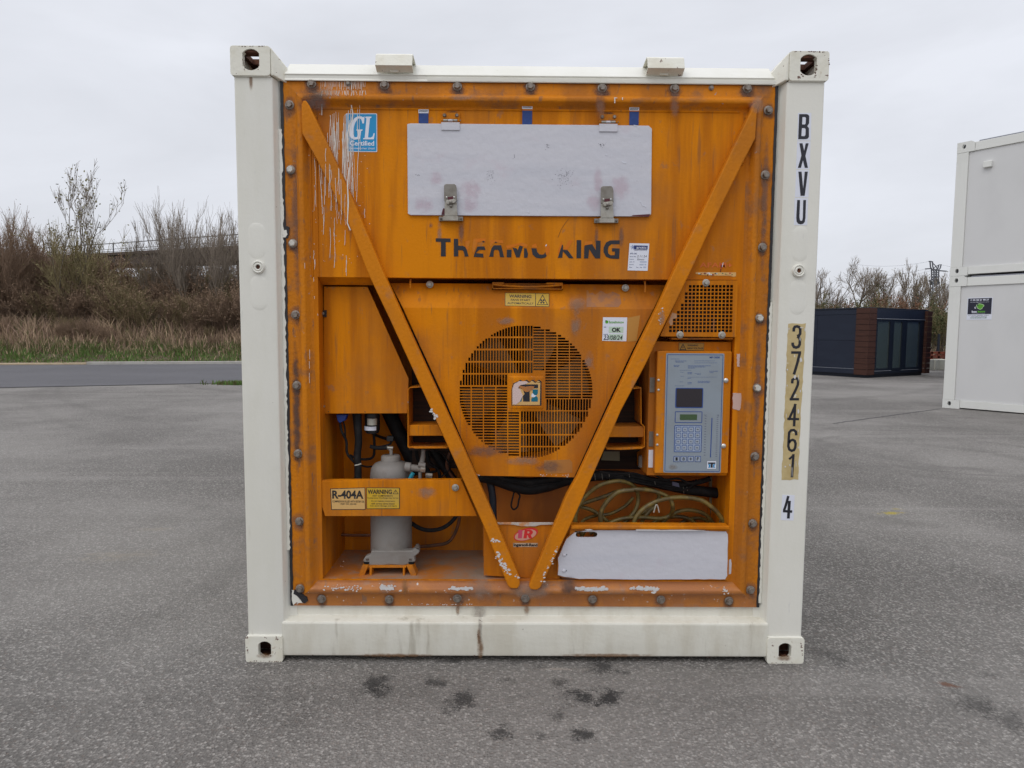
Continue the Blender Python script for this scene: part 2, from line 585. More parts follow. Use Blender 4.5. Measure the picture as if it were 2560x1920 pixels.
membrane = mat('grey_membrane_panel', (0.27, 0.31, 0.35), 0.38, layers=[((0.23, 0.25, 0.26), 7, 0.42, 0.7, 5, 0.5, 47)])
membrane_light = mat('light_blue_key_field', (0.34, 0.41, 0.52), 0.4)
blue_line = mat('blue_printed_line', (0.02, 0.065, 0.26), 0.42)
screen_dark = mat('dark_display_window', (0.035, 0.03, 0.035), 0.12)
lcd_green = mat('green_lcd', (0.055, 0.10, 0.04), 0.3)

def grime_mat(name, col, amt):
    """soft dirt halo: opacity falls off from the middle of the patch"""
    m = bpy.data.materials.new(name)
    m.use_nodes = True
    t = m.node_tree
    bs = t.nodes['Principled BSDF']
    bs.inputs['Base Color'].default_value = (*col, 1)
    bs.inputs['Roughness'].default_value = 0.8
    g = t.nodes.new('ShaderNodeTexCoord')
    mpn = t.nodes.new('ShaderNodeMapping')
    mpn.inputs['Location'].default_value = (-1, -1, 0)
    mpn.inputs['Scale'].default_value = (2, 2, 0)
    uv = g.outputs['UV']
    t.links.new(uv, mpn.inputs[0])
    gr = t.nodes.new('ShaderNodeTexGradient'); gr.gradient_type = 'SPHERICAL'
    t.links.new(mpn.outputs[0], gr.inputs[0])
    oi = t.nodes.new('ShaderNodeObjectInfo')
    cx = t.nodes.new('ShaderNodeVectorMath'); cx.operation = 'MULTIPLY_ADD'
    cx.inputs[1].default_value = (1, 1, 1)
    t.links.new(g.outputs['Object'], cx.inputs[0])
    t.links.new(oi.outputs['Location'], cx.inputs[2])
    nn = t.nodes.new('ShaderNodeTexNoise'); nn.inputs['Scale'].default_value = 38; nn.inputs['Detail'].default_value = 6
    t.links.new(cx.outputs[0], nn.inputs['Vector'])
    a = math_node(t, 'MULTIPLY', gr.outputs['Fac'], nn.outputs[0])
    b = t.nodes.new('ShaderNodeMapRange'); b.interpolation_type = 'SMOOTHSTEP'
    b.inputs['From Min'].default_value = 0.08; b.inputs['From Max'].default_value = 0.42; b.inputs['To Max'].default_value = amt
    t.links.new(a, b.inputs['Value'])
    t.links.new(b.outputs[0], bs.inputs['Alpha'])
    return m

grime_dark = grime_mat('dark_grime', (0.10, 0.065, 0.055), 0.68)
grime_grey = grime_mat('grey_dust', (0.30, 0.25, 0.21), 0.42)
grime_purple = grime_mat('purplish_stain', (0.22, 0.125, 0.09), 0.52)
grime_rust = grime_mat('rust_stain', (0.24, 0.12, 0.05), 0.6)
grime_pink = grime_mat('pink_residue', (0.62, 0.34, 0.42), 0.20)

def patch(name, m, cx, cz, rx, rz, y, parent, kind='stuff'):
    me = bpy.data.meshes.new(name)
    me.from_pydata([(-rx, 0, -rz), (rx, 0, -rz), (rx, 0, rz), (-rx, 0, rz)], [], [(0, 1, 2, 3)])
    uv = me.uv_layers.new(name='UVMap')
    for i, c in enumerate(((0, 0), (1, 0), (1, 1), (0, 1))):
        uv.data[i].uv = c
    me.materials.append(m)
    o = link(name, me, parent, (cx, y, cz))
    return o

# ================================================================== refrigerated container
W, H, DEP = 1.219, 2.591, 6.058
ct = thing('refrigerated_container', (0, 0, 0), 'cream white refrigerated container with an orange machinery end standing on the grey yard', 'container')

def casting(sx, top):
    z0, z1 = (H - 0.118, H) if top else (0.0, 0.118)
    x0, x1 = (-W, -W + 0.162) if sx < 0 else (W - 0.162, W)
    m = MB()
    out_ = rrect(x0, z0, x1, z1, 0.012, 3)
    # rounded outer corner
    if sx < 0: hx = x0 + 0.084
    else: hx = x1 - 0.084
    hz = (z0 + z1) / 2 + (0.004 if top else -0.002)
    hole = []
    hw, hh = (0.0335, 0.042) if top else (0.0275, 0.037)
    for i in range(20):
        a = 2 * PI * i / 20
        hole.append((hx + max(-hw, min(hw, math.cos(a) * hw * 1.25)), hz + math.sin(a) * hh))
    m.prism(out_, -0.004, 0.022, [hole])
    m.box(x0 + .002, 0.022, z0 + 0.01, x0 + 0.026, 0.178, z1 - 0.01)
    m.box(x1 - 0.026, 0.022, z0 + 0.01, x1 - .002, 0.178, z1 - 0.01)
    o = m.build('corner_casting', white_chipped, ct, bevel=0.004)
    r = MB()
    if top:
        hx2 = (x0 + x1) / 2
        r.prism_z([(x0 + .004, .024), (x1 - .004, .024), (x1 - .004, .176), (x0 + .004, .176)], z0 + .002, z0 + .02)
        # top plate with an opening, in four strips
        r.box(x0 + .004, .003, z1 - .024, x1 - .004, .045, z1 - .002)
        r.box(x0 + .004, .125, z1 - .024, x1 - .004, .176, z1 - .002)
        r.box(x0 + .004, .045, z1 - .0235, x0 + .045, .125, z1 - .002)
        r.box(x1 - .045, .045, z1 - .0235, x1 - .004, .125, z1 - .002)
        r.box(x0 + .026, .15, z0 + .02, x1 - .026, .17, z1 - .045)
    else:
        r.box(x0 + .026, .10, z0 + .012, x1 - .026, .12, z1 - .012)
        r.box(x0 + .026, .024, z1 - .02, x1 - .026, .10, z1 - .012)
        r.box(x0 + .026, .024, z0 + .002, x1 - .026, .10, z0 + .008)
    r.build('casting_chamber', rust, o)
    # gusset from the casting to the rail
    if top:
        xi = x1 if sx < 0 else x0
        s = -sx
        g = MB()
        g.hull([(xi, 0.0, z1 - .003), (xi, 0.0, z0 + .004), (xi + s * .012, .0, z0 + .004), (xi + s * .048, .045, z1 - .062), (xi + s * .052, .04, z0 - .012),
                (xi + s * .048, .14, z1 - .062), (xi, .14, z1 - .003), (xi + s * .052, .14, z0 - .012), (xi, .14, z0), (xi + s * .004, 0, z1 - .008)])
        g.build('gusset', white_chipped, o, bevel=0.003)
    return o

for sx in (-1, 1):
    for top in (False, True):
        casting(sx, top)

def post(sx):
    # cross-section in plan: outer flange, front face, sloping return, lip
    P = [(1.210, .16), (1.210, .012), (1.204, .006), (1.062, .006), (1.054, .010), (1.040, .044), (1.034, .048), (1.008, .050), (1.008, .16)]
    P = [(sx * x, y) for x, y in P]
    o = MB().prism_z(P, 0.118, H - 0.118).build('corner_post', white, ct, bevel=0.003)
    return o

posts = {s: post(s) for s in (-1, 1)}
def lower_pill(f, cx, y0, y1, hw):
    r = rect(f, cx - hw, y0, cx + hw, y1, 0.006)
    return r
def pill(sx, r):
    x0, z0, x1, z1 = r
    rad = (x1 - x0) / 2
    m = MB()
    # a shallow raised pressing: rings shrinking towards the viewer
    rings = []
    for k, (ins, dy) in enumerate(((0, .0), (.005, -.0010), (.013, -.0018), (.024, -.0021))):
        pts = rrect(x0 + ins, z0 + ins, x1 - ins, z1 - ins, rad - ins - .0005, 8)
        rings.append([m.bm.verts.new((x, .0062 + dy, z)) for x, z in pts])
    n = len(rings[0])
    for a, b in zip(rings, rings[1:]):
        for i in range(n):
            m.bm.faces.new([a[i], a[(i + 1) % n], b[(i + 1) % n], b[i]])
    m.bm.faces.new(rings[-1])
    m.build('pressed_boss', white, posts[sx], smooth=True)
pill(-1, rect('A', 165, 1315, 290, 1570, .006)); pill(-1, rect('C', 182, 105, 305, 350, .006))
pill(1, rect('B', 1880, 1340, 1990, 1590, .006)); pill(1, rect('D', 1862, 135, 1975, 380, .006))
for sx, (fx, fy, f) in ((-1, (236, 48, 'C')), (1, (1928, 74, 'D'))):
    x, z = at(f, fx, fy, -.002)
    m = MB().lathe([(.0095, .014), (.0095, -.006), (.013, -.0075), (.018, -.003), (.0195, -.006), (.0225, -.007), (.0262, -.004), (.0268, .004), (.0268, .008)], (x, 0, z), n=36)
    ring = m.build('drain_fitting', white, posts[sx], smooth=50)
    MB().lathe([(.0093, .0015), (.0001, .002)], (x, 0, z), n=20).build('drain_hole', rust, ring)

# ---- top rail: a sloping upper face, a vertical lower face and a bead
xl, xr = -1.012, 1.012
def zrow(py, y, px=1290):
    return at('S', px, py, y)[1]
prof = [(.16, zrow(165, .10)), (.10, zrow(165, .10)), (.034, zrow(187.5, .034)), (.030, zrow(189.5, .03)), (.034, zrow(192.5, .034)),
        (.034, zrow(201, .034)), (.030, zrow(203, .03)), (.030, zrow(206.5, .03)), (.042, zrow(207.5, .042)), (.16, zrow(206, .05))]
rail = MB().prism_x(prof, xl, xr).build('top_rail', white, ct, bevel=0.0025)

# ---- bottom rail
zt, zs, zf, zb = zrow(1519, .05), zrow(1539, .053), zrow(1558, .003), zrow(1641, .004)
prof = [(.16, zt + .01), (.054, zt + .01), (.053, zs), (.007, zf + .002), (.002, zf - .004), (.003, zb + .012), (.006, zb), (.14, zb)]
MB().prism_x(prof, -1.06, 1.06).build('bottom_rail', white_grimy, ct, bevel=0.004)

# ---- bent plates welded to the top rail
for f, x0, x1, rows in (('S', 938, 1030.5, (137, 163, 181)), ('S', 1619.5, 1712, (145.5, 170, 189))):
    cx = (x0 + x1) / 2
    path = [(.125, zrow(rows[0] + 30, .125, cx)), (.03, zrow(rows[0] - .5, .03, cx)), (.012, zrow(rows[0] + 1.5, .012, cx)), (-.002, zrow(rows[1], -.002, cx)), (.034, zrow(rows[2], .034, cx))]
    pl = ribbon(path, .006)
    a, b = at(f, x0, rows[0] + 5, 0)[0], at(f, x1, rows[0] + 5, 0)[0]
    o = MB().prism_x(pl, a, b).build('stacking_bracket', white_chipped, ct, bevel=0.0015)
    zz = zrow(rows[2] - 4, .02, cx)
    MB().box((a + b) / 2 - .02, .020, zz - .004, (a + b) / 2 + .014, .030, zz + .010).build('weld_tab', white_chipped, o, bevel=0.002)

# ---- the body behind
for sx in (-1, 1):
    m = MB()
    x0, x1 = sorted((sx * 1.205, sx * 1.165))
    m.box(x0, .16, .155, x1, DEP - .16, H - .07)
    m.build('side_wall', white, ct)
    m = MB(); x0, x1 = sorted((sx * 1.214, sx * 1.13))
    m.box(x0, .178, .025, x1, DEP - .178, .150); m.build('bottom_side_rail', white_grimy, ct, bevel=.004)
    m = MB(); m.box(x0, .178, H - .068, x1, DEP - .178, H - .012); m.build('top_side_rail', white, ct, bevel=.004)
MB().box(-1.125, .165, H - .066, 1.125, DEP - .05, H - .026).build('roof', white, ct)
MB().box(-1.125, .62, .10, 1.125, DEP - .08, .15).build('floor', white_grimy, ct)
MB().box(-1.16, DEP - .08, .15, 1.16, DEP - .03, H - .07).build('rear_door', white, ct)
for sx in (-1, 1):
    for top in (0, 1):
        x0, x1 = sorted((sx * W, sx * (W - .162))); z0 = H - .118 if top else 0
        MB().box(x0, DEP - .178, z0, x1, DEP, z0 + .118).build('corner_casting', white_chipped, ct, bevel=.006)
    x0, x1 = sorted((sx * 1.212, sx * 1.162))
    MB().box(x0, DEP - .16, .118, x1, DEP - .01, H - .118).build('corner_post', white, ct, bevel=.004)

# ---- sealant bead round the machinery frame (ragged)
rng = random.Random(5)
OX0, OX1, OZ0, OZ1 = -1.0235, 1.0225, .237, 2.474
def strip(pa, pb, w0, w1, y0, y1, name, m, amp, step=.02):
    a, b = Vector(pa), Vector(pb)
    d = (b - a).normalized(); n = Vector((-d.y, d.x))
    k = int((b - a).length / step)
    L = [a + d * (b - a).length * i / k + n * (w0 + rng.uniform(-amp, amp)) for i in range(k + 1)]
    R = [a + d * (b - a).length * i / k + n * (w1 + rng.uniform(-amp, amp) * .4) for i in range(k + 1)]
    mb = MB()
    mb.prism([tuple(p) for p in L + R[::-1]], y0, y1)
    return mb.build(name, m, ct)
strip((OX0, OZ0), (OX0, OZ1), -.003, .0095, .0375, .05, 'sealant_bead', sealant, .0013)
strip((OX1, OZ1), (OX1, OZ0), -.003, .0085, .0375, .05, 'sealant_bead', sealant, .0013)
strip((OX0, OZ1), (OX1, OZ1), .005, -.006, .0400, .05, 'sealant_bead', sealant, .0012)
# cream paint slopped over the edge of the frame
strip((OX0, OZ0 + .25), (OX0, OZ1 - .2), .0062, .018, .0360, .05, 'paint_edge', white, .0035, .012)
strip((OX1, OZ1 - .9), (OX1, OZ0 + .02), .0058, .016, .0360, .05, 'paint_edge', white, .003, .012)
strip((OX0 + .6, OZ1 - .001), (OX1, OZ1 - .001), .012, -.002, .0290, .0401, 'paint_edge', white, .0025, .014)

rust_chip = mat('dark_rust_chip', (.10, .035, .02), .85)
mb = MB()
rch = random.Random(17)
def chips(f, x0, y0, x1, y1, n, s, y, spread=2.0):
    for i in range(n):
        t = rch.random()
        c = at(f, x0 + (x1 - x0) * t + rch.gauss(0, spread), y0 + (y1 - y0) * t + rch.gauss(0, spread), y)
        r = rch.uniform(.3, 1) * s
        yk = y - (i % 61) * .00002
        mb.prism([(c[0] + r * math.cos(k * PI / 3.5) * rch.uniform(.6, 1.7), c[1] + r * math.sin(k * PI / 3.5) * rch.uniform(.3, .9)) for k in range(7)], yk - .0004, yk + .0005)
chips('A', 90, 100, 300, 98, 12, .003, -.0042, 1.2); chips('A', 130, 175, 140, 270, 12, .003, -.0042, 3); chips('A', 240, 190, 235, 265, 8, .003, -.0042, 2)
chips('B', 1890, 134, 2110, 138, 16, .0035, -.0042, 1.5); chips('B', 2132, 150, 2138, 230, 8, .003, -.0042, 1); chips('B', 2050, 230, 2040, 315, 16, .003, -.0042, 3); chips('B', 1945, 290, 1960, 312, 6, .003, -.0042, 2)
chips('E', 160, 1388, 405, 1394, 14, .0035, -.0042, 1); chips('E', 158, 1290, 165, 1340, 10, .003, -.0042, 2); chips('E', 245, 1345, 325, 1352, 12, .003, -.0042, 3)
chips('F', 1940, 1250, 1953, 1350, 14, .0035, -.0042, 1.5); chips('F', 1790, 1340, 1860, 1362, 14, .0035, -.0042, 3); chips('F', 1720, 1402, 1930, 1403, 8, .0025, -.0042, 1)
chips('E', 600, 1350, 2180, 1354, 30, .0022, .0024, 1.5); chips('F', 100, 1356, 1650, 1364, 26, .0022, .0024, 1.5); chips('E', 1755, 1200, 1758, 1225, 14, .003, .0024, 1.5)
chips('E', 1760, 1100, 1780, 1115, 5, .002, .0024, 2)
tag(mb.build('rust_chips', rust_chip, ct, weld=False), kind='stuff')
# weld beads where the castings meet the posts
for sx in (-1, 1):
    for zz in (H - .1185, .1185):
        mbw = MB(); x = W - .160
        pts = []
        while x < W - .012:
            pts.append((sx * x, .0035 + rch.uniform(-.0006, .0006), zz + rch.uniform(-.0008, .0008))); x += .004
        mbw.tube(pts, .0032, 6)
        mbw.build('weld_seam', white, ct, smooth=True)

for nm, mt, f, p, y_ in (('sealant_flap', sealant, 'E', [(485, 895), (510, 910), (540, 928), (572, 950), (580, 975), (560, 992), (540, 985), (520, 955), (500, 935), (480, 925)], .034),
                      ('paint_flap', white, 'E', [(470, 900), (490, 905), (505, 940), (545, 988), (500, 985), (478, 1005), (468, 960)], .036),
                      ('sealant_flap', sealant, 'A', [(412, 1340), (440, 1345), (452, 1352), (448, 1400), (440, 1425), (415, 1428), (408, 1438), (404, 1400), (420, 1375)], .036),
                      ('paint_flap', white, 'A', [(408, 1372), (432, 1368), (438, 1400), (425, 1420), (406, 1422)], .0345)):
    MB().prism(rough_poly(poly(f, p, y_), .006, .0012, rch), y_, y_ + .006).build(nm, mt, ct)

# ---- identification letters and numbers on the right post
def plate_(f, pts, y, m, name, parent, holes=(), th=.0006):
    return MB().prism(poly(f, pts, y), y - th, y, [poly(f, h, y) for h in holes]).build(name, m, parent)
YP = .006
for q in ([(137, 88), (270, 88), (264, 362), (131, 362)], [(130, 368), (262, 370), (251, 645), (118, 643)], [(120, 650), (250, 652), (241, 922), (108, 920)], [(104, 927), (239, 930), (229, 1198), (98, 1196)]):
    plate_('R', q, YP, sticker_white, 'letter_card', posts[1])
def glyph(f, outer, holes=(), y=YP - .0007, name='letter', m=ink):
    return plate_(f, outer, y, m, name, posts[1], holes)
glyph('R', [(150, 100), (222, 100), (240, 106), (249, 122), (247, 190), (230, 218), (246, 240), (246, 325), (232, 343), (212, 347), (140, 347)],
      [[(182, 128), (210, 129), (217, 138), (214, 192), (205, 202), (178, 202)], [(176, 238), (205, 238), (214, 248), (212, 305), (203, 317), (171, 317)]])
glyph('R', [(152, 388), (182, 388), (199, 462), (214, 388), (243, 388), (211, 510), (236, 630), (205, 630), (187, 555), (167, 630), (137, 630), (172, 508)])
glyph('R', [(142, 668), (173, 668), (189, 838), (205, 668), (235, 668), (204, 906), (163, 906)])
glyph('R', [(130, 948), (158, 948), (152, 1118), (158, 1148), (170, 1156), (181, 1148), (186, 1118), (190, 948), (217, 948), (211, 1130), (204, 1164), (190, 1182), (165, 1188), (138, 1180), (124, 1160), (121, 1120)])
rngs = random.Random(9)
tan_ = poly('Q', [(127, 60), (265, 58), (258, 200), (246, 420), (235, 600), (225, 800), (215, 1000), (205, 1282), (75, 1282), (88, 1000), (105, 600), (115, 300)], YP)
tan_o = MB().prism(rough_poly(tan_, .016, .0022, rngs), YP - .0008, YP).build('tan_number_strip', sticker_tan, posts[1])
def stroke(f, path, w, m=ink, y=YP - .0011, name='number', parent=None, th=.0004):
    p = [at(f, *q, y) for q in path]
    a, b = at(f, 0, 0, y), at(f, 100, 0, y)
    ww = w * (b[0] - a[0]) / 100
    MB().prism(ribbon(p, ww), y - th, y + .0001).build(name, m, parent or posts[1])
def digits(f, strokes, y=YP - .0010):
    """one numeral = one object made of several strokes"""
    mb = MB()
    for i, (path, w) in enumerate(strokes):
        yy = y - i * .00025
        p = [at(f, *q, yy) for q in path]
        a, b = at(f, 0, 0, yy), at(f, 100, 0, yy)
        mb.prism(ribbon(p, w * (b[0] - a[0]) / 100), yy - .0002, yy)
    mb.build('number', ink, posts[1])
digits('Q', [([(170, 122), (171, 98), (180, 84), (196, 81), (212, 86), (221, 100), (221, 138), (212, 152), (196, 158)], 21), ([(198, 160), (212, 168), (219, 184), (217, 222), (208, 240), (190, 247), (172, 242), (163, 226), (162, 208)], 21)])
digits('Q', [([(150, 286), (228, 286)], 20), ([(218, 290), (198, 370), (172, 458)], 21)])
digits('Q', [([(158, 528), (160, 500), (178, 488), (198, 490), (205, 506), (202, 540), (185, 580), (152, 645)], 20), ([(138, 652), (212, 652)], 19)])
digits('Q', [([(186, 688), (160, 750), (130, 815)], 19), ([(120, 806), (212, 808)], 18), ([(181, 690), (173, 864)], 20)])
digits('Q', [([(190, 935), (188, 908), (172, 893), (150, 895), (135, 912), (131, 960), (128, 1020), (136, 1046), (154, 1056), (172, 1050), (182, 1030), (185, 1000), (178, 978), (162, 970), (145, 976), (134, 992)], 20)])
digits('Q', [([(168, 1082), (156, 1264)], 20), ([(166, 1094), (134, 1122)], 17)])
plate_('Q', [(80, 1400), (177, 1403), (168, 1602), (69, 1598)], YP, sticker_white, 'number_card', posts[1])
digits('Q', [([(128, 1410), (112, 1470), (95, 1522)], 20), ([(86, 1528), (158, 1532)], 20), ([(137, 1448), (128, 1586)], 22)])
# torn white flakes on the number strip
mb = MB()
for (x, y, w, h) in ((232, 92, 30, 9), (258, 110, 8, 34), (220, 180, 7, 40), (133, 100, 8, 24), (228, 345, 22, 40), (178, 478, 26, 34), (120, 420, 14, 18), (206, 480, 6, 60), (222, 590, 10, 26), (205, 745, 18, 40), (118, 545, 8, 20), (205, 900, 6, 30), (206, 1030, 8, 22), (105, 1180, 16, 14), (140, 1168, 10, 26), (157, 1215, 5, 90), (188, 1160, 5, 60), (112, 780, 5, 40)):
    pts = []
    for i in range(9):
        a = 2 * PI * i / 9
        r = rngs.uniform(.6, 1.1)
        pts.append(at('Q', x + math.cos(a) * w / 2 * r, y + math.sin(a) * h / 2 * r, YP - .0019))
    mb.prism(pts, YP - .0022, YP - .0018)
tag(mb.build('torn_flakes', flake_white, posts[1]), kind='stuff')
# rust and dirt marks on the white frame
for (f, x, y, rx, rz, mt, yy) in (('E', 1760, 1215, .012, .05, grime_rust, .0005), ('E', 1772, 1300, .022, .07, grime_rust, .0006), ('E', 1770, 1180, .014, .16, grime_grey, .0007), ('E', 2090, 1035, .018, .04, grime_rust, .0436), ('E', 1760, 1060, .05, .07, grime_grey, .0437),
                              ('E', 1615, 1035, .012, .04, grime_rust, .0435), ('A', 185, 320, .012, .07, grime_rust, .0048), ('E', 280, 1355, .05, .018, grime_rust, -.0048),
                              ('F', 1830, 1370, .05, .02, grime_rust, -.0049), ('E', 1180, 1350, .25, .012, grime_rust, .0010), ('F', 600, 1350, .3, .012, grime_rust, .0011)):
    cx, cz = at(f, x, y, yy)
    patch('dirt_stain', mt, cx, cz, rx, rz, yy, ct)

# ================================================================== refrigeration unit bolted into the container's end
un = thing('refrigeration_unit', (0, .05, .237), 'weathered orange refrigeration unit with V braces bolted into the end of the cream white container', 'refrigeration unit')

# ---- mitred frame with a pressed ridge
def ring_rect(ins, y):
    return [(OX0 + ins, y, OZ0 + ins), (OX1 - ins, y, OZ0 + ins), (OX1 - ins, y, OZ1 - ins), (OX0 + ins, y, OZ1 - ins)]
rings = [(0, .055), (0, .040), (.050, .040), (.056, .036), (.066, .019), (.071, .016), (.082, .016), (.087, .019), (.097, .044), (.104, .047), (.112, .047)]
for k, (nm, mt) in enumerate((('bottom', orange_bottom), ('right', orange_worn), ('top', orange_worn), ('left', orange_worn))):
    m = MB()
    for (i0, y0), (i1, y1) in zip(rings, rings[1:]):
        a, b = ring_rect(i0, y0), ring_rect(i1, y1)
        n = 14
        for s in range(n):   # subdivided so the edge can wobble a little
            def L(r, t):
                return Vector(r[k]).lerp(Vector(r[(k + 1) % 4]), t)
            m.face([L(a, s / n), L(a, (s + 1) / n), L(b, (s + 1) / n), L(b, s / n)])
    o = m.build('frame_member', mt, un, smooth=50)
m = MB()
rf = ring_rect(.112, 0)

# ---- opening of the machinery space
PX0, PX1, PZ0, PZ1 = OX0 + .112, OX1 - .112, OZ0 + .112, OZ1 - .112
oa = at('C', 655, 500, .047); ob = at('D', 1480, 700, .047)
ZO1 = at('S', 1290, 696, .047)[1]
ZO0 = (at('E', 700, 822, .047)[1] + at('F', 900, 832, .047)[1]) / 2
XO0, XO1 = oa[0], ob[0]
YB = .44
panel = MB().prism([(PX0, PZ0), (PX1, PZ0), (PX1, PZ1), (PX0, PZ1)], .047, .052, [[(XO0, ZO0), (XO1, ZO0), (XO1, ZO1), (XO0, ZO1)]])
# fold line under the top ridge
panel = panel.build('front_panel', orange, un)
zg = at('A', 1200, 532, .047)[1]
MB().prism_x([(.047, zg + .004), (.0435, zg + .003), (.0425, zg - .001), (.044, zg - .004), (.047, zg - .0045)], XO0 - .0, XO1 - .01).build('panel_seam', orange, panel)
# the vertical folds at the left
for fx in (600, 640):
    xx = at('A', fx, 1000, .047)[0]
    MB().prism_z([(xx - .004, .047), (xx - .003, .0435), (xx + .002, .0425), (xx + .004, .044), (xx + .005, .047)], ZO1, at('A', 600, 760, .047)[1]).build('panel_seam', orange, panel)
xx = at('D', 1590, 700, .047)[0]
# interior walls
MB().box(XO0 - .004, .052, ZO0, XO0, YB, ZO1 + .01).build('inner_side_wall', orange, un)
MB().box(XO1, .052, ZO0, XO1 + .004, YB, ZO1 + .01).build('inner_side_wall', orange, un)
MB().box(XO0 - .004, YB, ZO0 - .01, XO1 + .004, YB + .004, ZO1 + .01).build('inner_back_wall', orange, un)
MB().box(XO0 - .004, .052, ZO0 - .006, XO1 + .004, YB, ZO0 - .001).build('inner_floor', orange_dusty, un)
MB().box(XO0 - .004, .052, ZO1 + .001, XO1 + .004, YB, ZO1 + .005).build('inner_ceiling', orange, un)
# corner return seen at left of the back wall
coil_shade_m = mat('dark_fins_and_cavity_shade', (.020, .010, .006), .8, layers=[((.045, .018, .008), (3, 3, 90), .4, .6, 3, .8, 90)])  # condenser fins; also puts shade into the vent and bracket backs
shade_m = mat('shaded_orange_sheet', (.58, .17, .012), .6, layers=[((.30, .09, .012), (6, 6, 2), .40, .62, 5, .8, 91)])  # orange sheet metal with the shade of the bay put into its colour
MB().box(at('C', 1290, 1000, .3)[0] + .006, .302, at('C', 1500, 1440, .30)[1], at('D', 850, 1000, .3)[0] - .006, .32, ZO1 - .02).build('condenser_coil', coil_shade_m, un)
xm_ = at('F', 330, 400, .35)[0]
MB().box(at('E', 1790, 500, .35)[0], .345, ZO0 + .002, xm_, .36, at('C', 1500, 1250, .35)[1]).build('bay_shade_panel', shade_m, un)  # panel added to give the shaded centre of the bay
MB().box(xm_ + .002, .345, ZO0 + .002, XO1 - .002, .36, at('C', 1500, 1250, .35)[1]).build('bay_shade_panel', mat('shaded_orange_bulkhead', (.60, .185, .010), .6, layers=[((.36, .11, .015), (6, 6, 2), .40, .62, 5, .8, 92)]), un)  # right-hand panel, orange with the bay's shade in its colour
# sloping casing under the panel at the top left
zc0 = ZO1; zc1 = at('C', 800, 172, .10)[1]
MB().prism_x([(.053, zc0), (.10, zc1), (.104, zc1), (.058, zc0 + .004)], XO0 + .001, at('C', 1030, 170, .1)[0]).build('sloping_soffit', orange, un)

# ---- V braces
YS = .002
LB = poly('S', [(753, 262), (757, 251), (764, 250), (772, 262), (813, 348), (878, 489), (958, 680), (1012, 800), (1089, 968), (1172, 1150), (1220, 1257), (1297, 1440), (1300, 1462), (1294, 1472), (1277, 1472), (1269, 1464), (1211, 1320), (1135, 1150), (1052, 968), (975, 800), (918, 680), (875, 568), (831, 478), (791, 398), (755, 333), (753, 300)], YS)
RB = poly('S', [(1879, 275), (1884, 258), (1893, 254), (1897, 262), (1893, 285), (1889, 345), (1853, 416), (1781, 561), (1732, 668), (1690, 756), (1647, 842), (1615, 910), (1553, 1026), (1517, 1110), (1455, 1250), (1427, 1313), (1351, 1470), (1342, 1476), (1326, 1474), (1322, 1466), (1387, 1309), (1416, 1240), (1443, 1192), (1537, 990), (1589, 878), (1642, 770), (1687, 673), (1752, 539), (1828, 380)], YS)
for P_ in (LB, RB):
    MB().prism(P_, YS, .048).build('brace', orange_brace, un, bevel=.006, seg=3)

# weld beads at the top of the braces
rw = random.Random(3)
def weld_bead(pts, r, nm='weld_bead'):
    mb = MB()
    for i in range(len(pts) - 1):
        a, b = Vector(pts[i]), Vector(pts[i + 1])
        k = max(2, int((b - a).length / .008))
        for j in range(k):
            p = a.lerp(b, j / k)
            rr = r * rw.uniform(.8, 1.25)
            mb.lathe([(.0001, -rr * .8), (rr * .8, -rr * .5), (rr, 0), (rr, rr * .5)], (p.x, p.y, p.z), 'y', 8)
    return mb.build(nm, orange_worn, un, smooth=60)
def at3(f, x, y, d):
    a = at(f, x, y, d); return (a[0], d, a[1])
weld_bead([at3('A', 545, 660, .044), at3('A', 640, 890, .044)], .005)
weld_bead([at3('A', 535, 440, .040), at3('A', 640, 600, .042)], .006)
weld_bead([at3('B', 1625, 720, .044), at3('B', 1530, 930, .044)], .005)
weld_bead([at3('B', 1640, 480, .040), at3('B', 1555, 600, .042)], .005)

# ---- bolts round the frame
def hexbolt_mesh(rh, h, rw_, hw, name='bolt'):
    m = MB()
    m.lathe([(rw_, .0), (rw_, -hw), (rw_ * .9, -hw - .0008)], (0, 0, 0), 'y', 24)
    m.lathe([(rh * 1.15, -hw), (rh * 1.15, -hw - .002), (rh * 1.05, -hw - .0028)], (0, 0, 0), 'y', 20)
    a = [(rh * math.cos(PI / 3 * i + .2), rh * math.sin(PI / 3 * i + .2)) for i in range(6)]
    b = [(x * .9, z * .9) for x, z in a]
    va = [m.bm.verts.new((x, -hw - .002, z)) for x, z in a]
    vb = [m.bm.verts.new((x, -hw - h + .0012, z)) for x, z in a]
    vc = [m.bm.verts.new((x, -hw - h, z)) for x, z in b]
    for r0, r1 in ((va, vb), (vb, vc)):
        for i in range(6):
            m.bm.faces.new([r0[i], r0[(i + 1) % 6], r1[(i + 1) % 6], r1[i]])
    m.bm.faces.new(vc)
    return m.mesh(name, 30)
bolt_me = hexbolt_mesh(.0132, .0135, .0185, .003); bolt_me.materials.append(steel)
bolt_white_me = bolt_me.copy(); bolt_white_me.materials.append(mat('splashed_bolt_paint', (.60, .58, .52), .5, layers=[((.25, .21, .17), 70, .5, .62, 5, .8, 93)]))
for p_ in bolt_white_me.polygons:
    if p_.center.y < -.0055: p_.material_index = 1
small_me = hexbolt_mesh(.0075, .006, .011, .002); small_me.materials.append(steel)
nut_me = hexbolt_mesh(.009, .009, .0155, .002); nut_me.materials.append(steel_plate)
halo_me = None
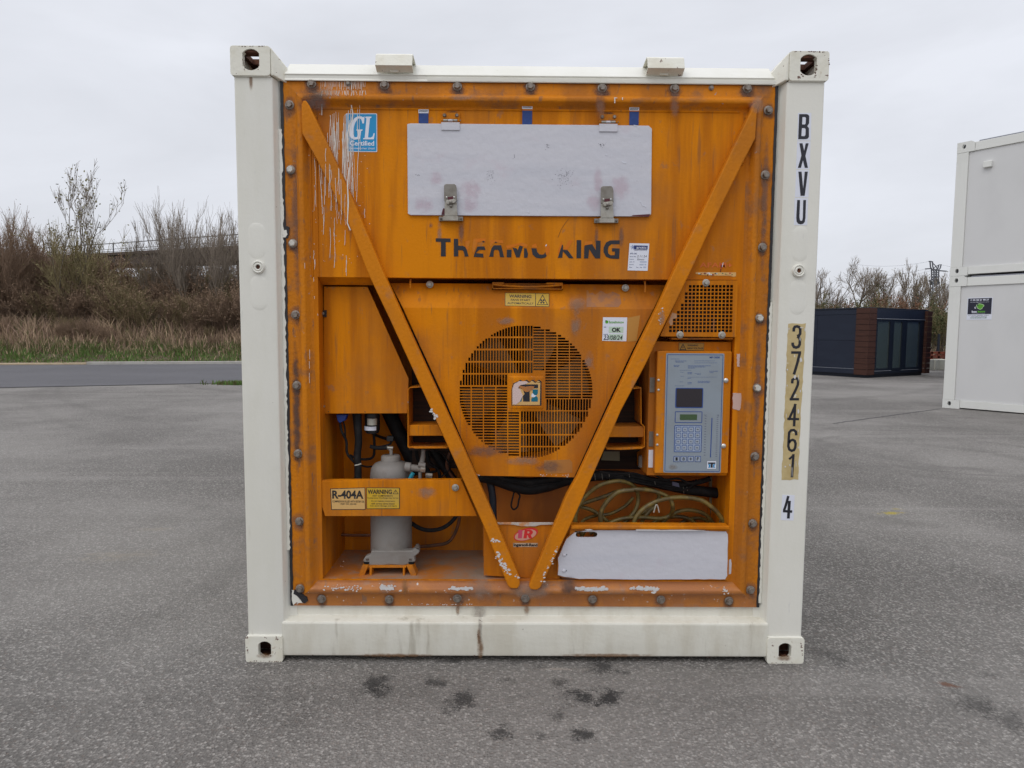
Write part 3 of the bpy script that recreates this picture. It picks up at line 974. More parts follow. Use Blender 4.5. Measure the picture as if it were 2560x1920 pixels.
def halo(mt, rx, rz):
    me = bpy.data.meshes.new('grime_halo')
    me.from_pydata([(-rx, 0, -rz), (rx, 0, -rz), (rx, 0, rz), (-rx, 0, rz)], [], [(0, 1, 2, 3)])
    uv = me.uv_layers.new(name='UVMap')
    for i, c in enumerate(((0, 0), (1, 0), (1, 1), (0, 1))):
        uv.data[i].uv = c
    me.materials.append(mt)
    return me
halos = [halo(grime_dark, .042, .046), halo(grime_purple, .05, .062), halo(grime_dark, .036, .05)]
BL = [('A', 602, 352, 0), ('A', 1107, 362, 0), ('A', 1612, 370, 0), ('A', 2118, 372, 0), ('B', 570, 382, 0), ('B', 1072, 385, 0), ('B', 1575, 385, 0),
      ('A', 449, 500, 0), ('A', 457, 950, 1), ('A', 472, 1460, 1), ('C', 491, 378, 0), ('C', 500, 868, 0), ('C', 508, 1340, 0), ('E', 518, 428, 0), ('E', 522, 893, 0),
      ('B', 1722, 537, 0), ('B', 1700, 985, 0), ('B', 1680, 1487, 0), ('D', 1660, 402, 1), ('D', 1643, 886, 1), ('D', 1627, 1360, 0), ('F', 1612, 442, 0), ('F', 1597, 903, 0),
      ('E', 672, 965, 0), ('E', 1140, 968, 0), ('E', 1612, 962, 0), ('E', 2083, 962, 0), ('F', 503, 968, 0), ('F', 977, 970, 0), ('F', 1448, 978, 0)]
rb = random.Random(21)
for i, (f, x, y, wh) in enumerate(BL):
    cx, cz = at(f, x, y, .030)
    o = link('bolt', bolt_white_me if wh else bolt_me, un, (cx, .0395, cz))
    o.rotation_euler = (0, rb.uniform(0, 1), 0)
    if wh: o['label'] = 'bolt head splashed with white paint'
    h = link('grime_halo', halos[i % 3], un, (cx, .0388, cz - .006)); h['kind'] = 'stuff'
    if i < 7:
        h = link('grime_halo', halos[1], un, (cx, .0383, cz - .012)); h['kind'] = 'stuff'
for f, x, y in (('A', 858, 355), ('B', 1322, 385)):
    cx, cz = at(f, x, y, .038); link('screw', small_me, un, (cx, .0395, cz))

# ---- general stains on the orange sheet metal
for (f, x, y, rx, rz, mt, yy) in (
        ('A', 620, 470, .10, .07, grime_dark, .0145), ('A', 720, 420, .09, .03, grime_grey, .0142), ('B', 1640, 500, .05, .05, grime_grey, .0002),
        ('B', 555, 500, .03, .09, grime_purple, .0143), ('B', 1070, 500, .03, .09, grime_purple, .0144), ('A', 1650, 450, .08, .02, grime_grey, .0141),
        ('E', 1780, 880, .09, .10, grime_grey, .0140), ('F', 340, 870, .06, .06, grime_dark, .0139), ('E', 1250, 880, .02, .06, grime_rust, .0138), ('F', 60, 900, .15, .06, grime_grey, .0137),
        ('A', 1490, 1390, .016, .07, grime_grey, .0462), ('A', 1640, 1390, .018, .07, grime_purple, .0461), ('B', 530, 1420, .014, .07, grime_purple, .0460), ('B', 700, 1420, .016, .07, grime_purple, .0459),
        ('A', 1430, 1340, .014, .02, grime_purple, .0457),
        ('A', 500, 1250, .03, .5, grime_purple, .0378), ('C', 500, 1000, .025, .4, grime_dark, .0379), ('B', 1690, 1200, .02, .4, grime_purple, .0377), ('D', 1640, 900, .02, .4, grime_purple, .0376),
        ('D', 980, 400, .02, .05, grime_grey, .0009)):
    cx, cz = at(f, x, y, yy)
    tag(patch('dirt_stain', mt, cx, cz, rx, rz, yy, un), kind='stuff')

# ---- white access hatch
YH = .036
hp = poly('A', [(1266, 636), (1286, 632), (2212, 641)], YH)
hpts = [at('A', 1266, 636, YH), at('A', 1290, 631, YH), at('B', 760, 645, YH), at('B', 890, 647, YH), at('B', 912, 668, YH), at('B', 907, 1258, YH), at('B', 890, 1275, YH), at('B', 200, 1272, YH), at('A', 1640, 1268, YH), at('A', 1290, 1265, YH), at('A', 1271, 1256, YH)][::-1]
hatch = MB().prism(hpts, YH, .0445).build('access_hatch', hatch_white, un, bevel=.0015)
hatch['label'] = 'bluish white hinged hatch with two metal latches'
for (f, x, y, rx, rz) in (('A', 1460, 1010, .05, .04), ('A', 1700, 1090, .07, .06), ('A', 1380, 1190, .06, .05), ('B', 540, 1030, .03, .08), ('B', 690, 1080, .06, .08), ('B', 510, 1180, .05, .05), ('A', 1700, 1190, .06, .05)):
    cx, cz = at(f, x, y, YH); patch('pink_stain', grime_pink, cx, cz, rx, rz, YH - .0004 - rx * .002, hatch)
rs = random.Random(8)
mb = MB()
for (f, cx, cy, sx_, sy_, n) in (('A', 1840, 985, 28, 55, 40), ('B', 310, 1010, 60, 55, 90), ('B', 575, 780, 28, 18, 26), ('B', 190, 790, 20, 30, 14), ('A', 1340, 990, 14, 5, 6), ('A', 2005, 860, 8, 14, 6)):
    for i in range(n):
        x, z = at(f, rs.gauss(cx, sx_ * .5), rs.gauss(cy, sy_ * .5), YH - .0004)
        w, h = rs.uniform(.0006, .0022), rs.uniform(.0006, .0016)
        mb.prism([(x - w, z), (x, z - h), (x + w, z), (x, z + h)], YH - .0004, YH - .0001)
mk = mat('dark_scuff', (0.16, 0.15, 0.18), 0.7)
tag(mb.build('scuff_marks', mk, hatch), kind='stuff')
wl = mat('thick_paint_ridge', (0.66, 0.67, 0.73), 0.35)
for f, pth, w in (('B', [(825, 1170), (840, 1178), (848, 1200), (866, 1203), (868, 1212)], 6), ('B', [(705, 892), (716, 905), (735, 902)], 9), ('B', [(590, 845), (603, 855)], 6), ('B', [(785, 645), (812, 650), (818, 664)], 6), ('A', [(2100, 1238), (2108, 1250)], 8)):
    p = [at(f, *q, YH) for q in pth]
    MB().prism(ribbon(p, w * .0006), YH - .0012, YH).build('paint_drip', wl, hatch)

def tape(f, x0, y0, x1, y1):
    r = rect(f, x0, y0, x1, y1, .0435)
    x0, z0, x1, z1 = r
    s = MB().prism(rpoly((x0, z0, x1, z1 - .014)), .0435, .0468).build('tape_strip', strap_blue, un)
    MB().prism(rpoly((x0 - .001, z1 - .0155, x1 + .001, z1)), .0430, .0468).build('tape_label', sticker_white, s)
    mbk = MB()
    rr = random.Random(int(x1 * 1000))
    for row in (0, 1):
        xx = x0 + .002
        while xx < x1 - .003:
            w = rr.uniform(.001, .0026)
            mbk.prism(rpoly((xx, z1 - .0055 - row * .005, xx + w, z1 - .0025 - row * .005)), .0427, .0431)
            xx += w + .0008
    mbk.build('tape_print', print_black, s)
tape('A', 1346, 535, 1412, 630); tape('A', 2062, 506, 2130, 640); tape('B', 757, 520, 821, 642)

# hinges
def hinge(f, dx, dy):
    def q(x, y, d): return at('X', x, y, d)
    ox, oz = 0, 0
    if f == 'B':
        a, b = at('X', 880, 560, .04), at('B', 613, 620, .04)
        ox, oz = b[0] - a[0], b[1] - a[1]
    def R(x0, y0, x1, y1, d):
        r = rect('X', x0, y0, x1, y1, d); return (r[0] + ox, r[1] + oz, r[2] + ox, r[3] + oz)
    up = MB().prism(rpoly(R(440, 200, 1280, 500, .038)), .040, .047).build('hinge', orange_worn, un, bevel=.001)
    lo = MB().prism(rpoly(R(425, 645, 1275, 1010, .030)), .0312, .036).build('hinge_leaf', hatch_white, up, bevel=.001)
    zc = R(0, 555, 0, 556, .03)[1]
    for (xa, xb, mt) in ((410, 520, orange_worn), (525, 725, steel_plate), (735, 950, hatch_white), (970, 1165, steel_plate), (1180, 1270, orange_worn)):
        r = R(xa, 500, xb, 600, .03)
        MB().lathe([(.0048, r[0]), (.0048, r[2])], (0, .0325, zc), 'x', 14).build('hinge_knuckle', mt, up, smooth=True)
    r = R(1270, 500, 1325, 600, .03)
    MB().lathe([(.0028, r[0]), (.0028, r[2])], (0, .0325, zc), 'x', 12).build('hinge_pin', steel, up, smooth=True)
    for x in (575, 1140):
        r = R(x - 5, 320, x + 5, 330, .035)
        MB().lathe([(.0075, 0), (.0075, -.004), (.005, -.007)], ((r[0] + r[2]) / 2, .040, (r[1] + r[3]) / 2), 'y', 16).build('rivet', steel, up, smooth=True)
hinge('A', 0, 0); hinge('B', 0, 0)
cx, cz = at('X', 860, 350, .0466)
for dx_ in (0, at('B', 613, 620, .04)[0] - at('X', 880, 560, .04)[0]):
    tag(patch('dirt_stain', grime_dark, cx + dx_, cz, .05, .035, .0464, un), kind='stuff')

# latches
def latch(f):
    ox = oz = 0
    if f == 'B':
        a, b = at('Z', 470, 1350, .03), at('B', 597, 1302, .03)
        ox, oz = b[0] - a[0], b[1] - a[1]
    def PQ(pts, d): return [(x + ox, z + oz) for x, z in poly('Z', pts, d)]
    base = MB().prism(PQ([(90, 1290), (860, 1290), (860, 1425), (90, 1425)], .03), .0335, .047).build('latch', latch_dark, un, bevel=.001)
    MB().prism(PQ([(228, 1275), (712, 1282), (712, 1425), (228, 1425)], .02), .020, .0335).build('latch_mount', steel_plate, base, bevel=.0015)
    MB().prism(PQ([(275, 810), (655, 810), (690, 1275), (275, 1275)], .024), .0215, .0295).build('latch_blade', steel_plate, base, bevel=.0012)
    MB().prism(PQ([(255, 330), (268, 285), (320, 255), (590, 255), (640, 300), (660, 380), (670, 810), (262, 810)], .020), .0185, .0215).build('latch_handle', latch_dark, base, bevel=.0012)
    MB().prism(PQ([(375, 670), (545, 650), (545, 745), (375, 755)], .018), .0175, .0186).build('latch_slot', mat('dark_red_primer', (.09, .012, .02), .6) if 'dark_red_primer' not in bpy.data.materials else bpy.data.materials['dark_red_primer'], base)
    c = [PQ([(x, y)], .010)[0] for x, y in ((470, 840), (470, 940))]
    MB().prism(PQ([(300, 815), (320, 785), (370, 765), (560, 735), (615, 745), (635, 785), (625, 830), (590, 860), (380, 898), (330, 890)], .008), .007, .0135).build('turn_tab', steel_plate, base, bevel=.0018)
    MB().lathe([(.0075, .0185), (.0075, .004), (.005, .002)], (c[0][0], 0, c[0][1]), 'y', 16).build('turn_stud', latch_dark, base, smooth=40)
    MB().lathe([(.0065, .0215), (.0065, .012), (.004, .010)], (c[1][0], 0, c[1][1]), 'y', 16).build('staple', latch_dark, base, smooth=40)
    for x in (340, 578):
        p = PQ([(x, 675)], .016)[0]
        MB().lathe([(.0032, .0185), (.0032, .015), (.0018, .014)], (p[0], 0, p[1]), 'y', 10).build('rivet', bright_steel, base, smooth=40)
    for x in (155, 798):
        p = PQ([(x, 1360)], .03)[0]
        MB().lathe([(.0045, .0335), (.0045, .0295), (.0025, .0285)], (p[0], 0, p[1]), 'y', 10).build('rivet', steel_dark, base, smooth=40)
latch('A'); latch('B')
primer = bpy.data.materials['dark_red_primer']
MB().prism(poly('Z', [(235, 1020), (283, 1050), (283, 1240), (170, 1240), (200, 1110)], YH - .0006), YH - .0006, YH - .0001).build('bare_primer_patch', primer, hatch)
MB().prism(poly('B', [(770, 1272), (780, 1266), (900, 1258), (892, 1276)], YH - .0006), YH - .0006, YH + .0).build('bare_primer_patch', primer, hatch)

# ---- decals on the upper panel
Y0 = .0465
def card(f, pts, m, name, parent=un, y=Y0, th=.0006):
    return MB().prism(poly(f, pts, y), y - th, y + .0002).build(name, m, parent)
gl = card('A', [(848, 563), (1052, 563), (1058, 568), (1059, 826), (1053, 830), (855, 828), (848, 822), (841, 568)], sticker_white, 'certification_sticker')
gl['label'] = 'sky blue certification sticker streaked with white paint'
card('A', [(849, 568), (1050, 568), (1053, 573), (1054, 820), (1048, 824), (858, 822), (853, 816), (846, 573)], sticker_blue, 'sticker_field', gl, Y0 - .0008)
YG = Y0 - .0016
# serif italic G and L
card('A', [(905, 594), (925, 583), (948, 583), (962, 590), (972, 583), (968, 632), (957, 632), (950, 606), (938, 597), (925, 600), (908, 625), (895, 665), (894, 705), (902, 727), (917, 728), (922, 722), (926, 684), (915, 680), (916, 674), (958, 674), (957, 681), (948, 685), (942, 738), (900, 745), (875, 730), (862, 700), (868, 655), (882, 620)], sticker_white, 'sticker_letter', gl, YG)
card('A', [(978, 585), (1020, 585), (1019, 592), (1009, 597), (996, 728), (1012, 731), (1028, 722), (1034, 700), (1042, 700), (1036, 742), (962, 742), (963, 735), (973, 731), (985, 598), (977, 593)], sticker_white, 'sticker_letter', gl, YG)
text('Certified', rect('A', 870, 752, 1038, 786, YG), YG - .0006, sticker_white, gl, 'sticker_lettering', bold=.02)
text('Germanischer Lloyd', rect('A', 868, 797, 1040, 815, YG), YG - .0006, sticker_white, gl, 'sticker_lettering', bold=.008)

# faded maker's lettering, letter by letter
TL = [[(42, 158), (205, 160), (205, 200), (152, 198), (152, 358), (98, 358), (100, 197), (42, 195)],
      [(242, 164), (290, 164), (290, 240), (345, 242), (368, 255), (385, 290), (405, 358), (362, 360), (350, 305), (340, 290), (290, 288), (290, 358), (242, 358)],
      [(462, 362), (466, 338), (502, 250), (578, 247), (592, 286), (520, 286), (484, 322), (566, 328), (570, 370)],
      [(632, 362), (660, 265), (685, 235), (765, 235), (780, 300), (797, 366), (752, 366), (742, 300), (728, 285), (690, 285), (682, 310), (680, 362)],
      [(690, 207), (708, 196), (720, 207)],
      [(828, 285), (880, 282), (878, 368), (826, 368)],
      [(892, 262), (935, 270), (948, 290), (968, 238), (1005, 250), (968, 370), (932, 370)],
      [(1018, 268), (1045, 270), (1062, 330), (1055, 372), (1018, 372)],
      [(1100, 268), (1155, 270), (1162, 305), (1185, 335), (1215, 340), (1240, 335), (1252, 310), (1258, 335), (1270, 350), (1250, 372), (1200, 380), (1150, 372), (1112, 335)],
      [(1392, 374), (1438, 228), (1448, 232), (1450, 285), (1500, 290), (1565, 378), (1515, 378), (1448, 300), (1440, 374)],
      [(1600, 178), (1650, 178), (1648, 378), (1598, 378)],
      [(1682, 380), (1685, 245), (1700, 235), (1772, 225), (1812, 290), (1815, 184), (1865, 184), (1860, 380), (1806, 380), (1738, 275), (1728, 380)],
      [(2075, 180), (2075, 222), (1985, 222), (1955, 245), (1945, 285), (1950, 325), (1975, 345), (2020, 345), (2024, 305), (1990, 302), (1990, 268), (2075, 270), (2070, 385), (1975, 382), (1925, 362), (1898, 310), (1898, 260), (1925, 205), (1970, 182)]]
for p in TL:
    card('T', p, ink, 'sign_letter', un, Y0 - .0004)
for p in ([(460, 162), (595, 160), (592, 200), (560, 190), (500, 206), (492, 246), (470, 300), (452, 330), (445, 260)], [(360, 190), (420, 185), (412, 235), (398, 300), (380, 270), (362, 225)],
          [(640, 175), (780, 180), (790, 215), (725, 207), (705, 194), (680, 215), (640, 260)], [(1255, 235), (1300, 240), (1302, 305), (1285, 345), (1262, 330), (1254, 300)],
          [(1520, 180), (1562, 182), (1500, 282), (1456, 282), (1460, 268)], [(1395, 290), (1432, 190), (1440, 225), (1400, 340)], [(1690, 195), (1770, 190), (1775, 220), (1688, 235)],
          [(820, 240), (1000, 205), (1060, 230), (1050, 262), (960, 232), (900, 258), (830, 275)], [(1105, 235), (1150, 215), (1165, 262), (1105, 262)]):
    card('T', p, bright_orange, 'letter_ghost', un, Y0 - .0001, .0003)
card('T', [(1254, 238), (1266, 224), (1272, 230), (1258, 250)], sticker_white, 'torn_scrap', un, Y0 - .0006)
card('T', [(552, 192), (570, 186), (585, 196), (565, 203)], ink, 'torn_scrap', un, Y0 - .0006)
# a fine scratch above the lettering
p = [at('B', x, y, Y0) for x, y in ((335, 1292), (310, 1325), (285, 1365), (263, 1418))]
MB().prism(ribbon(p, .0013), Y0 - .0005, Y0).build('scratch', mat('scratch_dark', (.10, .03, .01), .7), un)

# arctic inspection card
ar = card('W', [(560, 300), (1382, 315), (1310, 1445), (480, 1425)], sticker_white, 'inspection_card')
ar['label'] = 'white inspection card with a navy logo panel'
card('W', [(735, 388), (1318, 403), (1300, 565), (752, 555)], dark_blue_print, 'card_logo_field', ar, Y0 - .0009)
text('arctic', rect('W', 845, 430, 1262, 530, Y0), Y0 - .0018, sticker_white, ar, 'card_lettering', bold=.01)
m = MB()
for k in range(6):
    a = k * PI / 3 + .2
    c = (705, 465)
    m.prism(ribbon([at('W', c[0], c[1], Y0), at('W', c[0] + 105 * math.cos(a), c[1] + 105 * math.sin(a), Y0)], .0022), Y0 - .0012 - k * .0001, Y0 - .0010)
m.build('card_snowflake', mat('snowflake_blue', (.20, .27, .50), .5), ar)
text('REFRIGERATED CONTAINER SERVICES', rect('W', 760, 585, 1290, 615, Y0), Y0 - .001, dark_blue_print, ar, 'card_lettering')
text('PTI OK', rect('W', 590, 700, 870, 765, Y0), Y0 - .001, dark_blue_print, ar, 'card_lettering', bold=.02)
for s, x0, x1, yy in (('Service date', 570, 825, 850), ('Engineer', 560, 750, 965), ('Job no', 560, 765, 1075), ('Setpoint', 550, 730, 1185), ('Vent', 540, 665, 1295), ('Yes   No', 820, 1085, 1300)):
    text(s, rect('W', x0, yy - 20, x1, yy + 24, Y0), Y0 - .001, dark_blue_print, ar, 'card_lettering', bold=.01)
text('2.11.24', rect('W', 860, 800, 1280, 885, Y0), Y0 - .001, ink, ar, 'card_handwriting', shear=.3)
text('Simon', rect('W', 865, 930, 1165, 1010, Y0), Y0 - .001, ink, ar, 'card_handwriting', shear=.3)
for r in ((985, 1045, 1270, 1105), (970, 1155, 1150, 1220), (1180, 1155, 1255, 1220), (1130, 1265, 1250, 1330)):
    MB().prism(rpoly(rect('W', *r, Y0)), Y0 - .0008, Y0 - .0004).build('card_field', mat('card_grey', (.45, .50, .62), .5) if 'card_grey' not in bpy.data.materials else bpy.data.materials['card_grey'], ar)

# AFAM+ and the torn strip below it
text('AFAM+', rect('D', 1242, 18, 1468, 52, Y0), Y0 - .0006, mat('faded_red_orange', (.60, .125, .008), .5), un, 'faded_lettering', bold=.02)
stp = card('D', [(1212, 88), (1225, 84), (1493, 86), (1492, 112), (1478, 116), (1440, 108), (1330, 108), (1250, 103), (1216, 96)], sticker_cream, 'torn_strip')
rr = random.Random(4)
cols = [sticker_white, mat('strip_red', (.42, .03, .03), .5), mat('strip_green', (.02, .16, .08), .5), ink, sticker_cream]
for i in range(30):
    x = rr.uniform(1235, 1480); y = rr.uniform(90, 103)
    c = at('D', x, y, Y0 - .0009)
    MB().prism(ellipse(c[0], c[1], rr.uniform(.002, .005), rr.uniform(.0015, .003), 8), Y0 - .0012 - i * .00004, Y0 - .0008).build('strip_print', cols[i % 5], stp)
for pth, mt in (([(1381, 20), (1395, 48), (1385, 80)], cols[1]), ([(1404, 18), (1396, 50)], cols[0]), ([(1388, 62), (1384, 84)], ink)):
    p = [at('D', *q, Y0) for q in pth]
    MB().prism(ribbon(p, .0022), Y0 - .0012, Y0 - .0006).build('torn_scrap', mt, stp)

# paint drips
rd = random.Random(12)
mb = MB()
def drip(f, pts, w, y):
    p = [at(f, *q, y) for q in pts]
    mb.prism(ribbon(p, w), y - .0007, y)
for i in range(36):
    x = 672 + i * 8.6 + rd.uniform(-3, 3)
    y0_, y1_ = 322 + rd.uniform(0, 6), rd.choice((395, 400, 405, 380))
    drip('A', [(x, y0_), (x + rd.uniform(-3, 3), (y0_ + y1_) / 2), (x + rd.uniform(-3, 3), y1_)], rd.uniform(.0007, .002), .0392 - i * .00002)
    if rd.random() < .75:
        x2 = x + rd.uniform(-12, 12)
        drip('A', [(x, 405), ((x + x2) / 2 + rd.uniform(-3, 3), 422), (x2, rd.uniform(432, 442))], rd.uniform(.0008, .0024), .0152 - i * .00002)
drip('A', [(676, 440), (677, 470), (676, 575)], .0036, .0415)
for i in range(78):
    x = rd.choice((rd.uniform(725, 900), rd.uniform(560, 980))) if i > 40 else rd.uniform(722, 890)
    y0_ = rd.uniform(545, 800) if i < 50 else rd.uniform(900, 1400)
    ln = rd.uniform(150, 620) if i < 50 else rd.uniform(30, 200)
    x2 = x + rd.uniform(-30, 40) * ln / 600
    n = 5
    pts = [(x + (x2 - x) * k / n + rd.uniform(-2.2, 2.2), y0_ + ln * k / n) for k in range(n + 1)]
    drip('A', pts, rd.uniform(.0008, .0020), Y0 - .0004 - i * .00002)
for i in range(9):     # over the sticker
    x = 850 + rd.uniform(0, 95); y0_ = rd.uniform(500, 640); ln = rd.uniform(120, 320)
    drip('A', [(x, y0_), (x + rd.uniform(-4, 4), y0_ + ln * .5), (x + rd.uniform(-12, 12), y0_ + ln)], rd.uniform(.0008, .0026), Y0 - .0026 - i * .00002)
drip('A', [(880, 505), (890, 560), (886, 610), (860, 660), (852, 720), (850, 810)], .0045, Y0 - .0030)
drip('A', [(865, 935), (858, 1000), (855, 1080), (860, 1180), (852, 1320), (874, 1370)], .0042, .0013)
for i in range(14):     # over the left brace
    x = 700 + rd.uniform(0, 170); y0_ = 900 + (x - 700) * 1.5 + rd.uniform(-120, 20); ln = rd.uniform(60, 260)
    drip('A', [(x, y0_), (x + rd.uniform(-6, 6), y0_ + ln * .5), (x + rd.uniform(-8, 8), y0_ + ln)], rd.uniform(.0007, .0018), .0012 - i * .00002)
for (x, y, ln) in ((620, 1510, 60), (628, 1570, 70), (845, 1545, 115), (735, 1360, 200), (765, 1480, 150), (690, 1210, 190)):
    drip('A', [(x, y), (x + 3, y + ln * .4), (x - 3, y + ln)], .0016, Y0 - .0003)
for (x, y, ln) in ((592, 620, 65), (590, 700, 50), (590, 780, 70), (558, 20, 40), (625, 0, 30), (620, 120, 30), (625, 250, 18), (648, 370, 14), (845, 0, 110)):
    drip('C', [(x, y), (x + 1, y + ln)], .0013, .0135 if x < 640 else .0460)
drip('B', [(655, 452), (655, 492)], .004, .0150); drip('B', [(650, 455), (672, 456)], .003, .0148); drip('B', [(708, 452), (708, 470)], .0035, .0150)
for i in range(120):
    x, y = rd.uniform(560, 1010), rd.uniform(560, 1600)
    c = at('A', x, y, Y0 - .0005)
    r = rd.uniform(.0005, .0016)
    mb.prism(ellipse(c[0], c[1], r, r * 1.3, 6), Y0 - .0007 + 0, Y0 - .0001)
tag(mb.build('paint_drips', drip_paint, un, weld=False), kind='stuff')

# chipped flakes along the lower ridge and braces
mb = MB()
rf_ = random.Random(31)
def flakes(f, x0, y0, x1, y1, n, s, y, spread=4):
    for i in range(n):
        t = rf_.random()
        c = at(f, x0 + (x1 - x0) * t + rf_.gauss(0, spread), y0 + (y1 - y0) * t + rf_.gauss(0, spread), y)
        r = rf_.uniform(.3, 1) * s
        pts = [(c[0] + r * math.cos(a * PI / 3.5) * rf_.uniform(.5, 1.6), c[1] + r * math.sin(a * PI / 3.5) * rf_.uniform(.4, 1)) for a in range(7)]
        yk = y - (i % 97) * .00002
        mb.prism(pts, yk - .0004, yk)
flakes('E', 1080, 882, 1170, 884, 45, .008, .0152, 8); flakes('E', 1570, 888, 1720, 890, 70, .0075, .0152, 6); flakes('E', 680, 885, 960, 892, 40, .005, .0152, 10)
flakes('F', 390, 893, 600, 888, 90, .008, .0152, 7); flakes('F', 770, 885, 960, 895, 80, .0085, .0152, 7); flakes('F', 1400, 880, 1435, 915, 16, .005, .0152, 7)
flakes('E', 1850, 550, 1895, 560, 16, .006, .0015, 6); flakes('E', 1885, 640, 1975, 800, 50, .006, .0015, 9); flakes('E', 2015, 800, 2040, 815, 8, .004, .0015, 4)
flakes('F', 265, 590, 150, 840, 26, .005, .0015, 6); flakes('C', 1430, 1030, 1475, 1100, 26, .0055, .0015, 6); flakes('D', 985, 320, 965, 440, 14, .004, .0015, 10)
flakes('E', 700, 790, 860, 770, 40, .003, .20, 25)
flakes('D', 150, 1490, 340, 1490, 14, .003, .0692, 5); flakes('C', 1730, 1480, 1760, 1485, 6, .004, .0692, 3)
flakes('E', 1290, 998, 1740, 1000, 40, .003, .0389, 3)
tag(mb.build('paint_chips', flake_white, un, weld=False), kind='stuff')

# ---- fan cover
YF = .070
GC = at('G', 805, 828, YF)
slots = []
gc = (805, 828); GR = 772
def add_slot(x0, y0, x1, y1, vert):
    # clip by the circle
    def half(d): return math.sqrt(max(0, GR * GR - d * d))
    if vert:
        d = max(abs(x0 - gc[0]), abs(x1 - gc[0]))
        h = half(d); y0, y1 = max(y0, gc[1] - h), min(y1, gc[1] + h)
        if y1 - y0 < 16: return
    else:
        d = max(abs(y0 - gc[1]), abs(y1 - gc[1]))
        h = half(d); x0, x1 = max(x0, gc[0] - h), min(x1, gc[0] + h)
        if x1 - x0 < 16: return
    a = at('G', x0, y0, YF); b = at('G', x1, y1, YF)
    slots.append([(round(a[0], 5), round(b[1], 5)), (round(b[0], 5), round(b[1], 5)), (round(b[0], 5), round(a[1], 5)), (round(a[0], 5), round(a[1], 5))])
for k, (a, b) in enumerate(((66, 190), (208, 330), (350, 472), (490, 612), (628, 752))):
    x = 44
    while x < 870:
        if not (k == 4 and x > 570): add_slot(x, a, x + 23, b, True)
        x += 32.6
for k, (a, b) in enumerate(((890, 1018), (1030, 1160), (1172, 1302), (1312, 1442), (1455, 1572))):
    y = 75
    while y < 890:
        if not (k == 0 and y > 590): add_slot(a, y, b, y + 22.5, False)
        y += 32.2
for k, (a, b) in enumerate(((912, 1042), (1052, 1175), (1190, 1315), (1330, 1452), (1466, 1592))):
    x = 748
    while x < 1568:
        if not (k == 0 and x < 1035): add_slot(x, a, x + 23, b, True)
        x += 32.6
for k, (a, b) in enumerate(((42, 168), (182, 310), (322, 452), (465, 590), (602, 728))):
    y = 770
    while y < 1585:
        if not (k == 4 and y < 1055): add_slot(a, y, b, y + 22.5, False)
        y += 32.2
cover_out = [at('C', 1236, 325, YF), at('C', 1354, 590, YF), at('C', 1524, 955, YF), at('C', 1665, 1290, YF), at('C', 1752, 1490, YF), at('D', 374, 1502, YF), at('D', 629, 940, YF), at('D', 769, 640, YF), at('D', 921, 345, YF)]
a_, b_ = cover_out[0], cover_out[-1]
zbend = (a_[1] + b_[1]) / 2
cover_out[0] = (a_[0], zbend); cover_out[-1] = (b_[0], zbend)
cover = MB().prism(cover_out, YF, YF + .0025, slots).build('fan_cover', orange, un)
cover['label'] = 'orange sheet fan cover with a round slotted grille'
# upper, backward-leaning strip of the cover
tl, tr = at('C', 1148, 150, .112), at('D', 1003, 182, .112)
ztp = (tl[1] + tr[1]) / 2
hl, hr = at('C', 1852, 205, .08)[0], at('D', 298, 205, .08)[0]
zh = at('C', 2000, 206, .088)[1]
yh = YF + (.112 - YF) * (zh - zbend) / (ztp - zbend)
m = MB()
def bl(z): return YF + (.112 - YF) * (z - zbend) / (ztp - zbend)
def lx(z): return cover_out[0][0] + (tl[0] - cover_out[0][0]) * (z - zbend) / (ztp - zbend)
def rx_(z): return cover_out[-1][0] + (tr[0] - cover_out[-1][0]) * (z - zbend) / (ztp - zbend)
for th in (0, .0025):
    z0, z1, z2 = zbend, zh, ztp
    m.face([(lx(z0), YF + th, z0), (rx_(z0), YF + th, z0), (rx_(z1), bl(z1) + th, z1), (lx(z1), bl(z1) + th, z1)])
    m.face([(lx(z1), bl(z1) + th, z1), (hl, bl(z1) + th, z1), (hl, bl(z2) + th, z2), (lx(z2), bl(z2) + th, z2)])
    m.face([(hr, bl(z1) + th, z1), (rx_(z1), bl(z1) + th, z1), (rx_(z2), bl(z2) + th, z2), (hr, bl(z2) + th, z2)])
m.build('cover_lip', orange, cover)
# side returns of the cover
m = MB()
for seq in (cover_out[0:5], cover_out[5:]):
    for p, q in zip(seq, seq[1:]):
        m.face([(p[0], YF + .001, p[1]), (q[0], YF + .001, q[1]), (q[0], YF + .10, q[1]), (p[0], YF + .10, p[1])])
p, q = cover_out[4], cover_out[5]
m.face([(p[0], YF + .001, p[1]), (q[0], YF + .001, q[1]), (q[0], YF + .02, q[1]), (p[0], YF + .02, p[1])])
m.build('cover_return', orange, cover)
# pull handle
a = at('C', 1855, 165, .075); b = at('D', 296, 165, .075)
z0 = at('C', 1900, 200, .075)[1]; z1 = at('C', 1900, 160, .075)[1]
hd = MB().box(a[0], .078, z0, b[0], .125, z0 + .003)
hd.box(a[0], .078, z0, a[0] + .003, .125, z1 + .004).box(b[0] - .003, .078, z0, b[0], .125, z1 + .004)
hd.box(a[0] + .001, .122, z0, b[0] - .001, .125, z1 + .004)
hd.box(a[0] + .003, .079, z1 - .003, a[0] + .05, .085, z1 + .004).box(b[0] - .07, .079, z1 - .003, b[0] - .003, .085, z1 + .004)
hdl = hd.build('handle_recess', orange_worn, cover)
pts = []
for k in range(13):
    t = k / 12
    pts.append((a[0] + .004 + (b[0] - a[0] - .008) * t, .077, z1 - .0055 - .009 * math.sin(PI * t)))
m = MB(); m.tube(pts, .0045, 8); m.build('pull_bar', orange_worn, hdl, smooth=True)
